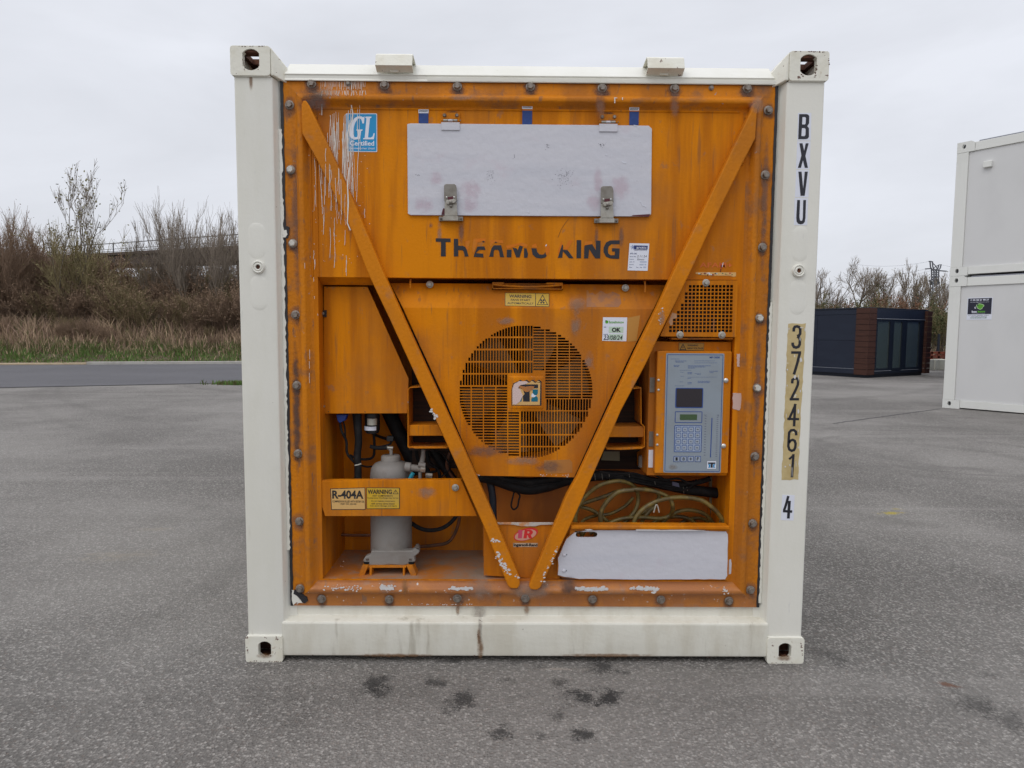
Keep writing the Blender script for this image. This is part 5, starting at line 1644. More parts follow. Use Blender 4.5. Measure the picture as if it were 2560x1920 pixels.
# ---- white lower right door
YW = .034
wd = poly('P', [(250, 845), (330, 835), (400, 815), (470, 822), (930, 822), (1700, 828), (1925, 838), (1945, 870), (1938, 1325), (1915, 1365), (1600, 1362), (1050, 1368), (300, 1358), (140, 1338), (68, 1318), (75, 1215), (66, 1130), (90, 1080), (160, 920)], YW)[::-1]
hole = poly('P', [(262, 868), (272, 845), (300, 838), (465, 838), (495, 848), (503, 868), (492, 892), (470, 898), (290, 898), (268, 890)], YW)
wdoor = MB().prism(rough_poly(wd, .03, .0012, rngs), YW, YW + .004, [hole]).build('lower_door', hatch_white, un)
wdoor['label'] = 'bluish white lower door with a slot handle'
od = poly('P', [(190, 880), (205, 800), (1960, 805), (1955, 1380), (1900, 1372), (290, 1366), (120, 1345), (60, 1322), (60, 1120), (90, 1060), (160, 900)], YW + .004)[::-1]
MB().prism(od, YW + .0045, YW + .012, [[(x, z) for x, z in poly('P', [(255, 832), (510, 832), (510, 902), (255, 902)], YW)]]).build('door_backing', orange_worn, wdoor)
tr_ = [at('P', 205, 770, .02), at('P', 1965, 772, .02)]
zt_, zb_ = (tr_[0][1] + tr_[1][1]) / 2, at('P', 1000, 815, .02)[1]
MB().box(tr_[0][0], .018, zb_, tr_[1][0], .075, zt_).build('door_top_fold', orange, wdoor, bevel=.006, seg=3)
for x, y in ((135, 1092), (130, 1268)):
    c = at('P', x, y, YW); MB().lathe([(.0075, YW), (.007, YW - .004), (.004, YW - .006)], (c[0], 0, c[1]), 'y', 12).build('door_bolt', hatch_white, wdoor, smooth=40)
    c = at('P', x + 28, y, YW); MB().prism(ellipse(c[0], c[1], .0022, .0028, 8), YW - .0006, YW).build('screw_hole', black_plastic, wdoor)
for p in ([(930, 808), (1060, 806), (1200, 818), (1480, 812), (1700, 824), (1500, 828), (930, 824)], [(360, 815), (410, 802), (450, 816), (400, 822)]):
    MB().prism(poly('P', p, YW - .012), YW - .0135, YW - .0125 + .012).build('paint_flake', flake_white, wdoor)
# splash of white on the frame beside the door
MB().prism(poly('P', [(1958, 1150), (1978, 1140), (1986, 1190), (1980, 1300), (1955, 1310)], .0462), .0458, .0470).build('paint_splash', hatch_white, un)

# ---- compressor
YC = .21
cc = at('E', 1157, 500, YC)
zB = at('E', 1157, 665, YC)[1]; zS = at('C', 1157, 1475, YC)[1]; zN = at('C', 1157, 1398, YC)[1]; zT = at('C', 1157, 1350, YC)[1]
zy = lambda r_: at('C', 1157, r_, YC)[1]
R0 = .5 * (at('E', 1302, 500, YC - .03)[0] - at('E', 1015, 500, YC - .03)[0]) * .99
cmp_ = MB().lathe([(R0 * .98, zB - .02), (R0, zB + .02), (R0, zy(1500)), (R0 * .985, zy(1470)), (R0 * .96, zy(1445)), (R0 * .89, zy(1422)), (R0 * .76, zy(1404)), (R0 * .58, zy(1394)), (R0 * .47, zy(1388)), (R0 * .46, zy(1356)), (R0 * .40, zy(1348)), (.0001, zy(1347))], (cc[0], YC, 0), 'z', 40).build('compressor', comp_grey, un, smooth=50)
MB().hull([(cc[0] + x_, YC + y_, z_) for x_, y_, z_ in [(.02, -.03, zS + .02), (.05, -.035, zS - .005), (.02, .03, zS + .028), (.095, -.02, zS + .008), (.095, .02, zS + .02), (.112, -.02, zS - .02), (.04, .02, zS - .02), (.09, .025, zS - .02), (.06, 0, zS + .034), (.095, 0, zS + .032)]]).build('discharge_boss', comp_grey, cmp_, bevel=.006, seg=3)
MB().prism(poly('E', [(960, 695), (975, 668), (1010, 655), (1020, 625), (1300, 625), (1325, 605), (1350, 622), (1352, 640), (1315, 668), (1325, 700), (1290, 715), (1240, 728), (1140, 722), (1100, 728), (1010, 726), (975, 712)], YC - .09), YC - .095, YC - .055).build('mounting_flange', comp_grey, cmp_, bevel=.006, seg=3)
for x, y in ((990, 685), (1288, 685), (1335, 600)):
    c = at('E', x, y, YC - .1); MB().lathe([(.0125, c[1] - .008), (.0125, c[1]), (.008, c[1] + .002), (.008, c[1] + .007), (.0001, c[1] + .008)], (c[0], YC - .085, 0), 'z', 14).build('mount_bolt', steel_dark, cmp_, smooth=40)
for x in (985, 1292):
    c = at('E', x, 712, YC - .1); MB().lathe([(.015, c[1] - .006), (.016, c[1] + .004)], (c[0], YC - .085, 0), 'z', 16).build('rubber_mount', black_rubber, cmp_, smooth=40)
for pts in ([(925, 818), (955, 728), (1000, 728), (968, 803)], [(1262, 728), (1305, 728), (1338, 808), (1296, 806)], [(1008, 738), (1024, 738), (1022, 800), (1006, 800)], [(1238, 738), (1250, 738), (1250, 800), (1236, 800)]):
    MB().prism(poly('E', pts, YC - .11), YC - .115, YC - .06).build('mounting_leg', orange_worn, cmp_, bevel=.002)
MB().prism(poly('E', [(1000, 728), (1262, 728), (1262, 740), (1000, 740)], YC - .10), YC - .11, YC - .02).build('mounting_crossbar', orange_worn, cmp_, bevel=.001)
def p3(f, x, y, d): a = at(f, x, y, d); return (a[0], d, a[1])
yv = YC - .07
v = MB().tube([p3('C', 1250, 1430, yv), p3('C', 1380, 1445, yv)], .0155, 14).build('service_valve', comp_grey, cmp_, smooth=True)
MB().tube([p3('C', 1252, 1430, yv), p3('C', 1290, 1434, yv)], .0215, 12).build('valve_flange', comp_grey, cmp_, smooth=True)
MB().tube([p3('C', 1378, 1310, yv + .02), p3('C', 1376, 1360, yv + .015), p3('C', 1365, 1420, yv)], .009, 10, .013).build('valve_pipe', comp_grey, cmp_, smooth=True)
MB().tube([p3('C', 1345, 1415, yv - .01), p3('C', 1392, 1420, yv - .01)], .012, 10).build('valve_flange', comp_grey, cmp_, smooth=True)
MB().tube([p3('C', 1360, 1447, yv - .012), p3('C', 1392, 1450, yv - .012)], .014, 6).build('valve_nut', steel_plate, cmp_, smooth=30)
MB().tube([p3('C', 1395, 1488, yv - .005), p3('C', 1440, 1492, yv - .005)], .0115, 6).build('valve_nut', steel_plate, cmp_, smooth=30)
MB().tube([p3('C', 1355, 1460, yv), p3('C', 1355, 1560, yv)], .008, 10).build('valve_pipe', comp_grey, cmp_, smooth=True)
MB().tube([p3('C', 1308, 1472, yv - .02), p3('C', 1296, 1492, yv - .02), p3('C', 1275, 1540, yv - .02)], .0085, 10, .0105).build('teal_cap', teal, cmp_, smooth=True)
MB().tube([p3('C', 1155, 1352, YC), p3('C', 1155, 1318, YC), p3('C', 1140, 1300, YC)], .008, 10).build('top_fitting', comp_grey, cmp_, smooth=True)
MB().tube([p3('C', 1120, 1296, YC), p3('C', 1168, 1300, YC)], .0085, 10).build('top_fitting', steel_plate, cmp_, smooth=True)

# ---- hoses and wiring
def hose(nm, f, pts, d, r, m=black_rubber, n=8, parent=un):
    P_ = [Vector(p3(f, x, y, d if isinstance(d, (int, float)) else d[i])) for i, (x, y) in enumerate(pts)]
    # Catmull-Rom smoothing
    Q = []
    for i in range(len(P_) - 1):
        a, b, c, e = P_[max(i - 1, 0)], P_[i], P_[i + 1], P_[min(i + 2, len(P_) - 1)]
        for k in range(6):
            t = k / 6
            Q.append(.5 * ((2 * b) + (c - a) * t + (2 * a - 5 * b + 4 * c - e) * t * t + (3 * b - a - 3 * c + e) * t ** 3))
    Q.append(P_[-1])
    return MB().tube(Q, r, n).build(nm, m, parent, smooth=True)
hose('hose', 'C', [(1010, 1288), (1060, 1300), (1125, 1298)], .20, .0085)
hose('hose', 'C', [(1010, 1288), (1080, 1290), (1150, 1270), (1152, 1225)], .22, .005)
MB().prism(poly('C', [(1128, 1215), (1178, 1215), (1175, 1250), (1128, 1250)], .22), .20, .235).build('connector_block', black_plastic, un, bevel=.003)
hose('wire', 'C', [(800, 1110), (812, 1180), (845, 1250), (850, 1330), (880, 1375), (925, 1420)], .18, .006)
hose('wire', 'C', [(820, 1100), (835, 1160), (838, 1220)], .19, .004)
hose('wire', 'C', [(1035, 1190), (1040, 1290), (1030, 1360), (980, 1378), (920, 1372), (870, 1350)], .24, .006)
hose('wire', 'C', [(950, 1420), (990, 1430), (1025, 1425)], .24, .004)
hose('suction_hose', 'C', [(925, 1050), (927, 1150), (930, 1260), (922, 1350), (926, 1440), (926, 1560)], .17, .0165, n=14)
hose('suction_hose', 'C', [(905, 1050), (915, 1150), (925, 1240)], .2, .013, n=10)
hose('hose_tie', 'C', [(905, 1420), (926, 1416), (948, 1408)], .152, .003, white_plastic)
MB().prism(poly('C', [(778, 1066), (855, 1066), (840, 1108), (800, 1126), (785, 1105)], .17), .16, .2).build('blue_connector', blue_plastic, un, bevel=.004)
cf = at('C', 1025, 1100, .2)
flt = MB().lathe([(.028, at('C', 1025, 1195, .2)[1]), (.034, at('C', 1025, 1172, .2)[1]), (.034, at('C', 1025, 1060, .2)[1])], (cf[0], .2, 0), 'z', 24).build('filter_drum', black_plastic, un, smooth=40)
MB().lathe([(.0345, at('C', 1025, 1172, .2)[1]), (.0345, at('C', 1025, 1145, .2)[1])], (cf[0] - .002, .199, 0), 'z', 24).build('drum_band', sticker_white, flt, smooth=40)
MB().lathe([(.022, at('C', 1025, 1140, .17)[1]), (.022, at('C', 1025, 1095, .17)[1])], (cf[0] + .004, .176, 0), 'z', 18).build('sight_bowl', white_plastic, flt, smooth=40)
hose('diagonal_duct', 'C', [(1130, 1030), (1200, 1180), (1290, 1360), (1330, 1480)], .34, .035, black_rubber, 12)
hose('diagonal_duct', 'C', [(1420, 1260), (1500, 1400), (1600, 1540)], .30, .022, black_rubber, 12)
hose('discharge_hose', 'E', [(1230, 390), (1300, 440), (1370, 478), (1450, 485), (1530, 460), (1600, 395), (1640, 300)], .24, .0095)
hose('wire', 'C', [(1400, 1380), (1440, 1350), (1500, 1380), (1480, 1450), (1420, 1470)], .3, .006)
# centre harness under the fan cover
hose('cable_harness', 'I', [(-100, 40), (250, 120), (600, 240), (900, 300), (1250, 240), (1600, 130), (2000, 60)], .20, .030, black_rubber, 12)
hose('cable_harness', 'I', [(100, 20), (400, 110), (760, 180), (1200, 150), (1700, 60)], .18, .018, black_rubber, 10)
hose('cable_harness', 'P', [(360, 230), (560, 215), (800, 225), (1000, 265), (1250, 320), (1500, 370), (1750, 400), (1950, 430)], .22, .024, black_rubber, 12)
hose('cable_harness', 'P', [(800, 200), (1000, 240), (1300, 300), (1560, 300), (1750, 250)], .20, .012, black_rubber, 8)
hose('drain_hose', 'I', [(130, 60), (200, 260), (235, 500), (240, 760), (250, 960)], .22, .017, mat('dark_blue_hose', (.012, .018, .03), .5), 12)
hose('wire_loop', 'I', [(640, 330), (600, 480), (575, 620), (620, 690), (690, 640), (715, 520), (735, 440), (690, 380), (650, 360)], .2, .004)
for x, y0_, y1_ in ((475, 195, 265), (555, 195, 262), (635, 195, 262), (853, 178, 235), (1140, 280, 330), (1455, 340, 415), (1495, 340, 385)):
    hose('cable_tie', 'P', [(x - 4, y0_), (x, (y0_ + y1_) / 2), (x + 4, y1_)], .19, .0016, latch_dark, 6)
MB().prism(poly('P', [(1330, 282), (1400, 300), (1410, 345), (1330, 325)], .19), .188, .20).build('wire_marker', print_faded, un)
MB().prism(poly('F', [(560, 30), (688, -40), (688, -180), (600, -180)], .30), .28, .31).build('terminal_plate', comp_grey, un, bevel=.002) if False else None
MB().prism(poly('D', [(580, 1318), (690, 1318), (690, 1390), (560, 1385)], .25), .25, .27).build('terminal_plate', mat('olive_metal', (.16, .14, .08), .6), un, bevel=.002)
MB().lathe([(.018, 0), (.018, .05), (.010, .056)], (*at3('D', 845, 1430, .2)[:2], at3('D', 845, 1430, .2)[2]), 'z', 14).build('small_valve', comp_grey, un, smooth=40)

# more pipework and wiring in the depth of the bay
copper = mat('dull_copper_pipe', (.20, .085, .045), .5, .5, layers=[((.08, .06, .045), 20, .42, .66, 5, .8, 94)])
hose('pipe', 'C', [(1400, 1320), (1420, 1400), (1480, 1450), (1500, 1560)], .27, .008, black_rubber, 8)
hose('pipe', 'C', [(1330, 1310), (1345, 1380), (1400, 1440), (1440, 1560)], .31, .012, black_rubber, 8)
hose('pipe', 'C', [(1560, 1330), (1540, 1420), (1580, 1500), (1640, 1560)], .26, .007, copper, 8)
hose('pipe', 'C', [(760, 1080), (765, 1250), (760, 1400), (770, 1600)], .40, .009, copper, 8)
hose('pipe', 'C', [(1000, 1080), (1010, 1180), (1100, 1230), (1230, 1260), (1300, 1400)], .40, .007, black_rubber, 8)
hose('pipe', 'E', [(700, 640), (720, 560), (760, 520), (900, 520), (1010, 520)], .38, .007, copper, 8)
hose('pipe', 'E', [(1320, 600), (1450, 590), (1560, 560), (1620, 440), (1630, 300)], .36, .008, copper, 8)
hose('wire', 'C', [(1450, 1310), (1520, 1350), (1560, 1440), (1500, 1500)], .24, .004)
hose('wire', 'P', [(520, 170), (700, 200), (900, 190), (1100, 250), (1300, 270)], .17, .004)
hose('wire', 'P', [(600, 240), (760, 255), (980, 300), (1150, 330), (1380, 380), (1520, 350), (1600, 260)], .185, .0045)
hose('wire', 'P', [(1150, 215), (1260, 260), (1400, 250), (1520, 300), (1650, 270)], .17, .005)
hose('wire', 'I', [(300, 120), (500, 200), (700, 190), (900, 260), (1100, 230), (1400, 210)], .165, .005)
hose('wire', 'I', [(250, 60), (420, 160), (600, 160), (800, 230), (1300, 170), (1700, 100)], .17, .006)

# ---- conduits at the right wall
hose('conduit', 'P', [(1925, 210), (1925, 420), (1895, 560), (1865, 760), (1865, 840)], .17, .0085, mat('olive_conduit', (.24, .22, .13), .5), 12)
hose('conduit', 'P', [(1870, 230), (1885, 420), (1870, 600), (1850, 780)], .20, .006, bpy.data.materials['olive_conduit'], 10)
hose('conduit', 'P', [(1755, 230), (1755, 420), (1770, 600), (1780, 780)], .30, .009, bpy.data.materials['olive_conduit'], 10)
MB().prism(poly('P', [(1875, 395), (1948, 420), (1948, 480), (1875, 450)], .16), .157, .165).build('conduit_clip', steel_plate, un, bevel=.001)

# ---- the coiled power cable lying behind the lower door
pc = thing('power_cable', (.45, .2, .55), 'olive yellow power cable coiled loosely behind the white lower door of the refrigeration unit', 'cable')
floor_y = .2
def cab(pts, d, r=.0095):
    return hose('cable_loop', 'P', pts, d, r, cable, 10, pc)
cab([(255, 980), (262, 800), (265, 640), (330, 500), (430, 390), (560, 310), (720, 278), (850, 300), (930, 370), (955, 470), (930, 580), (860, 680), (740, 790), (600, 920)], [.16] * 6 + [.17, .19, .21, .22, .21, .2, .19, .18])
cab([(310, 560), (330, 530), (450, 490), (600, 440), (720, 395), (900, 370), (1060, 375), (1200, 410), (1300, 470), (1335, 560), (1310, 650), (1200, 690), (1000, 680), (800, 690), (650, 740), (540, 860)], [.2] * 5 + [.14] * 5 + [.18] * 6)
cab([(545, 900), (540, 760), (535, 650), (570, 560), (640, 470), (740, 395), (900, 375)], .125, .0105)
cab([(880, 860), (900, 760), (940, 660), (1030, 570), (1160, 500), (1330, 462), (1500, 460), (1650, 490), (1760, 560), (1850, 650), (1905, 760), (1925, 900)], [.12] * 6 + [.115] * 6, .0105)
cab([(320, 565), (420, 590), (520, 650), (620, 730), (700, 830)], .22)
cab([(1150, 860), (1220, 740), (1340, 640), (1460, 600), (1580, 605), (1700, 650), (1780, 740), (1820, 860)], .2)
cab([(1040, 860), (1120, 740), (1280, 680), (1430, 672), (1560, 720), (1640, 830)], .24)
cab([(950, 860), (1010, 700), (1090, 600), (1150, 560)], .2)
hose('cable_tie', 'P', [(1125, 625), (1135, 590), (1150, 540), (1170, 560), (1185, 625)], .11, .0028, white_plastic, 6, pc)
cab([(420, 860), (560, 760), (760, 700), (960, 650), (1100, 560), (1180, 470), (1160, 400), (1040, 360), (880, 380)], .26)
cab([(300, 860), (340, 720), (480, 660), (640, 640), (800, 560), (900, 460)], .25, .008)
cab([(1300, 860), (1400, 760), (1520, 700), (1640, 690), (1740, 740), (1800, 860)], .27)
cab([(300, 1000), (330, 880), (360, 830)], .1); cab([(460, 1000), (480, 880), (490, 830)], .1)
# flat strap cable tray floor under the loops
MB().box(at('P', 260, 900, .2)[0], .08, at('P', 260, 1000, .2)[1] - .004, XO1 - .002, .42, at('P', 260, 1000, .2)[1]).build('cable_tray', orange, un)

# ================================================================== ground
def circle3(a, b, c):
    ax, ay, bx_, by, cx_, cy_ = a[0], a[1], b[0], b[1], c[0], c[1]
    d = 2 * (ax * (by - cy_) + bx_ * (cy_ - ay) + cx_ * (ay - by))
    ux = ((ax * ax + ay * ay) * (by - cy_) + (bx_ * bx_ + by * by) * (cy_ - ay) + (cx_ * cx_ + cy_ * cy_) * (ay - by)) / d
    uy = ((ax * ax + ay * ay) * (cx_ - bx_) + (bx_ * bx_ + by * by) * (ax - cx_) + (cx_ * cx_ + cy_ * cy_) * (bx_ - ax)) / d
    return ux, uy, math.hypot(ax - ux, ay - uy)
def asphalt_mat(name, base, light, dark, big=.25, stains=(), stretch=1.0, tracks=()):
    m = bpy.data.materials.new(name)
    m.use_nodes = True
    t = m.node_tree
    bs = t.nodes['Principled BSDF']
    bs.inputs['Roughness'].default_value = 0.88
    bs.inputs['Specular IOR Level'].default_value = 0.3
    g = t.nodes.new('ShaderNodeTexCoord')
    vec = g.outputs['Object']
    def noise(sc, det=3, rough=.6, mapping=None):
        n = t.nodes.new('ShaderNodeTexNoise'); n.inputs['Scale'].default_value = sc; n.inputs['Detail'].default_value = det; n.inputs['Roughness'].default_value = rough
        if mapping:
            mpn = t.nodes.new('ShaderNodeMapping'); mpn.inputs['Scale'].default_value = mapping[0]; mpn.inputs['Rotation'].default_value = (0, 0, mapping[1])
            t.links.new(vec, mpn.inputs[0]); t.links.new(mpn.outputs[0], n.inputs['Vector'])
        else:
            t.links.new(vec, n.inputs['Vector'])
        return n.outputs[0]
    def mr(v, a, b, c, d):
        n = t.nodes.new('ShaderNodeMapRange'); n.interpolation_type = 'SMOOTHSTEP'
        for k, x in zip(('From Min', 'From Max', 'To Min', 'To Max'), (a, b, c, d)): n.inputs[k].default_value = x
        t.links.new(v, n.inputs['Value']); return n.outputs[0]
    def mix(f, a, b, mode='MIX'):
        n = t.nodes.new('ShaderNodeMix'); n.data_type = 'RGBA'; n.blend_type = mode
        for k, x in (('Factor', f), ('A', a), ('B', b)):
            if isinstance(x, (int, float)): n.inputs[k].default_value = x
            elif isinstance(x, tuple): n.inputs[k].default_value = (*x, 1)
            else: t.links.new(x, n.inputs[k])
        return n.outputs['Result']
    # stones of the aggregate
    vo = t.nodes.new('ShaderNodeTexVoronoi'); vo.inputs['Scale'].default_value = 102; vo.inputs['Randomness'].default_value = 1
    t.links.new(vec, vo.inputs['Vector'])
    sepc = t.nodes.new('ShaderNodeSeparateColor'); t.links.new(vo.outputs['Color'], sepc.inputs[0])
    stone = sepc.outputs[0]
    c = mix(mr(stone, .15, 1.0, 0, 1), dark, base)
    c = mix(mr(stone, .68, .95, 0, .8), c, light)
    c = mix(mr(sepc.outputs[1], .93, .97, 0, .5), c, (.22, .16, .13))
    c = mix(mr(noise(45, 4), .35, .65, .0, .5), c, dark)
    c = mix(mr(noise(9, 5, .65), .35, .65, 0, .16), c, dark)
    c = mix(mr(vo.outputs['Distance'], .42, .72, 0, .55), c, dark)
    # larger tonal drift, worn tracks, patches
    c = mix(mr(noise(.35, 5), .35, .65, 0, .3), c, light)
    c = mix(mr(noise(1.6, 6, .65), .52, .72, 0, .14), c, dark)
    c = mix(mr(noise(1.0, 4, .55, ((.10, 1.3, 1), -.22)), .50, .66, 0, .16), c, dark)
    c = mix(mr(noise(1.0, 4, .55, ((.12, 2.2, 1), -.12)), .54, .68, 0, .15), c, light)
    c = mix(mr(noise(11, 6, .7), .67, .74, 0, .5), c, dark)
    if stains:
        sx = t.nodes.new('ShaderNodeSeparateXYZ'); t.links.new(vec, sx.inputs[0])
        wob = math_node(t, 'ADD', mr(noise(14, 5, .7), .2, .8, -.8, .8), mr(noise(120, 2, .6), .3, .7, -.35, .35))
        for (px, py, rx, ry, ang, col, amt) in stains:
            mpn = t.nodes.new('ShaderNodeMapping'); mpn.vector_type = 'TEXTURE'
            mpn.inputs['Location'].default_value = (px, py, 0); mpn.inputs['Rotation'].default_value = (0, 0, ang); mpn.inputs['Scale'].default_value = (rx, ry, 1)
            t.links.new(vec, mpn.inputs[0])
            ln = t.nodes.new('ShaderNodeVectorMath'); ln.operation = 'LENGTH'; t.links.new(mpn.outputs[0], ln.inputs[0])
            s = math_node(t, 'ADD', ln.outputs['Value'], wob)
            c = mix(mr(s, .15, 1.05, amt, 0), c, col)
    for (cx_, cy_, rad_, wd_, amt_) in tracks:
        vs2 = t.nodes.new('ShaderNodeVectorMath'); vs2.operation = 'DISTANCE'; t.links.new(vec, vs2.inputs[0]); vs2.inputs[1].default_value = (cx_, cy_, 0)
        dd = math_node(t, 'ABSOLUTE', math_node(t, 'SUBTRACT', vs2.outputs['Value'], rad_))
        dd = math_node(t, 'ADD', dd, mr(noise(3.0, 4), .2, .8, -wd_ * .5, wd_ * .5))
        a_ = math_node(t, 'MULTIPLY', mr(dd, 0, wd_, amt_, 0), mr(noise(.8, 3), .35, .6, .2, 1))
        c = mix(a_, c, dark)
    t.links.new(c, bs.inputs['Base Color'])
    # relief
    b1 = t.nodes.new('ShaderNodeBump'); b1.inputs['Strength'].default_value = 1; b1.inputs['Distance'].default_value = .007
    t.links.new(vo.outputs['Distance'], b1.inputs['Height'])
    b2 = t.nodes.new('ShaderNodeBump'); b2.inputs['Strength'].default_value = .9; b2.inputs['Distance'].default_value = .009
    t.links.new(noise(38, 6, .7), b2.inputs['Height']); t.links.new(b1.outputs[0], b2.inputs['Normal'])
    b3 = t.nodes.new('ShaderNodeBump'); b3.inputs['Strength'].default_value = .6; b3.inputs['Distance'].default_value = .03
    t.links.new(noise(2.5, 3), b3.inputs['Height']); t.links.new(b2.outputs[0], b3.inputs['Normal'])
    t.links.new(b3.outputs[0], bs.inputs['Normal'])
    return m

def stain(px, py, rx, ry, ang, col, amt, f='S'):
    g = ground(f, px, py)
    return (g.x, g.y, rx, ry, ang, col, amt)
DK = (.034, .032, .031)
st = [stain(935, 1708, .085, .10, .2, DK, .85), stain(953, 1732, .05, .05, 0, DK, .8), stain(1085, 1707, .06, .04, 0, DK, .75), stain(1155, 1752, .06, .09, -.6, DK, .85),
      stain(1265, 1700, .03, .025, 0, DK, .6), stain(1400, 1710, .06, .05, 0, DK, .7), stain(1462, 1740, .10, .06, 0, DK, .95), stain(1525, 1742, .09, .06, .2, DK, .9),
      stain(1500, 1668, .07, .08, -.4, DK, .75), stain(1545, 1680, .05, .03, 0, DK, .7), stain(1395, 1786, .04, .04, 0, DK, .6), stain(1252, 1830, .05, .045, 0, DK, .8),
      stain(1458, 1832, .055, .045, 0, DK, .85), stain(1360, 1842, .04, .03, 0, DK, .5), stain(1130, 1652, .07, .03, 0, DK, .8), stain(1350, 1668, .05, .03, 0, DK, .5), stain(1285, 1655, .05, .03, 0, DK, .5),
      stain(1400, 1673, .12, .014, 0, (.42, .36, .31), .6), stain(2226, 1283, .11, .045, .1, (.44, .35, .04), .8), stain(2242, 1273, .06, .03, .1, (.40, .32, .05), .65),
      stain(300, 1390, .28, .10, .1, (.36, .31, .24), .38), stain(390, 1322, .16, .06, 0, (.36, .31, .24), .3), stain(2370, 1712, .05, .02, -.3, (.16, .07, .04), .8),
      stain(2440, 1760, .10, .10, 0, DK, .45), stain(2520, 1800, .09, .12, 0, DK, .5), stain(2075, 1640, .12, .12, 0, DK, .4), stain(2465, 1690, .07, .03, 0, DK, .35)]
tracks_ = []
for a_, b_, c_, w_, m_ in (((160, 1000), (330, 1045), (600, 1082), .22, .55), ((120, 1040), (320, 1100), (600, 1150), .22, .35), ((0, 1120), (300, 1105), (600, 1115), .3, .3), ((2050, 1078), (2300, 1066), (2560, 1085), .18, .5),
                           ((2050, 1130), (2300, 1112), (2560, 1150), .2, .5), ((2050, 1000), (2250, 985), (2350, 960), .4, .6), ((2050, 1100), (2300, 1090), (2560, 1118), .1, .6), ((0, 1250), (300, 1240), (620, 1330), .16, .3), ((2040, 1230), (2300, 1215), (2560, 1290), .16, .3)):
    tracks_.append((*circle3(ground('S', *a_), ground('S', *b_), ground('S', *c_)), w_ * .8, m_ * .6))
asph = asphalt_mat('weathered_asphalt', (.300, .279, .256), (.46, .432, .398), (.125, .116, .106), stains=st, tracks=tracks_)
road_m = asphalt_mat('smooth_blue_grey_asphalt', (.145, .142, .15), (.18, .176, .185), (.11, .108, .115))
earth = mat('rough_grass_earth', (.085, .085, .035), .95, layers=[((.10, .07, .035), .4, .4, .65, 6, .8, 70), ((.05, .085, .02), 2.0, .45, .7, 6, .8, 71)], bump=.8, bump_scale=6)
bank_m = mat('brown_bank_earth', (.095, .065, .038), .95, layers=[((.06, .04, .025), 1.2, .4, .65, 6, .8, 72), ((.15, .11, .065), 4, .5, .7, 6, .6, 73)], bump=.8, bump_scale=8)
kerb_m = mat('pale_concrete', (.46, .44, .40), .85, layers=[((.34, .32, .28), 3, .42, .68, 6, .7, 74)], bump=.4)
kerb_sand = mat('sandy_concrete', (.46, .36, .24), .9, layers=[((.36, .28, .18), 3, .42, .68, 6, .7, 75)], bump=.4)

def flat(name, pts, z, m, kind='structure'):
    me = bpy.data.meshes.new(name)
    me.from_pydata([(x, y, z) for x, y in pts], [], [tuple(range(len(pts)))])
    me.materials.append(m)
    o = link(name, me); tag(o, kind=kind)
    return o
RN = lambda x: 13.65 + (x + 12.76) * .40      # near edge of the road
RF = lambda x: 23.73 + (x + 20.49) * .245     # far edge
flat('ground', [(-1800, -600), (1800, -600), (1800, 2600), (-1800, 2600)], -.06, earth)
# yard sheet: up to the road on the left, open to the blocks on the right
yard_pts = [(-60, -60), (70, -60), (70, 31), (26, 31), (12, 27), (4, 24), (3.5, RN(3.5))]
x = 3.0
while x > -60:
    yard_pts.append((x, RN(x)))
    x -= 3
yard = flat('yard', yard_pts, 0.0, asph)
flat('road', [(-60, RN(-60) - .3), (-20, RN(-20) - .3), (3.5, RN(3.5) - .3), (6, RN(6) - .3), (6, RF(6) + .1), (-60, RF(-60) + .1)], .006, road_m)
# thin darker joint along the road edge, low kerb
tar = mat('tar_joint', (.05, .048, .05), .8)
m = MB()
pts = [(-60 + i * 3, RN(-60 + i * 3) - .32) for i in range(22)]
for a, b in zip(pts, pts[1:]):
    m.face([(a[0], a[1] - .06, .011), (b[0], b[1] - .06, .011), (b[0], b[1] + .1, .011), (a[0], a[1] + .1, .011)])
tag(m.build('road_edge_joint', tar), kind='structure')
def kerb(x0, x1, w, h, m_, nm, lab):
    mb = MB()
    mb.prism_z([(x0, RF(x0)), (x1, RF(x1)), (x1, RF(x1) + w), (x0, RF(x0) + w)], -.05, h)
    o = mb.build(nm, m_, None, bevel=.015)
    tag(o, kind='structure')
xk = ground('S', 215, 912).x
kerb(xk, 6, .22, .12, kerb_m, 'kerb', '')
kerb(-60, xk - .02, .55, .07, kerb_sand, 'kerb', '')

# bank rising behind the road
def hn(x, y):
    return .5 * math.sin(x * .7 + y * .3) + .5 * math.sin(x * .23 - y * .5 + 1)
def bank_z(x, y):
    d = y - RF(x) - .5
    if d < 0: return .04
    t = min(1, max(0, (d - .8) / 6.5))
    u = min(1, max(0, (d - 6) / 8))
    return .06 + .06 * d * (d < 2) + (.12 if d >= 2 else 0) + 1.05 * t * t * (3 - 2 * t) + 1.0 * u * u * (3 - 2 * u) + .075 * max(0, min(d, 34) - 12) + .08 * hn(x, y) * min(1, d / 3)
vs_, fs = [], []
nx, ny = 90, 26
for j in range(ny):
    for i in range(nx):
        x = -62 + (72) * i / (nx - 1)
        y = RF(x) + .2 + 45 * (j / (ny - 1)) ** 1.7
        vs_.append((x, y, bank_z(x, y) if j else .0))
for j in range(ny - 1):
    for i in range(nx - 1):
        a = j * nx + i
        fs.append((a, a + 1, a + nx + 1, a + nx))
me = bpy.data.meshes.new('bank'); me.from_pydata(vs_, [], fs); me.shade_smooth(); me.materials.append(bank_m)
tag(link('bank', me), kind='structure')

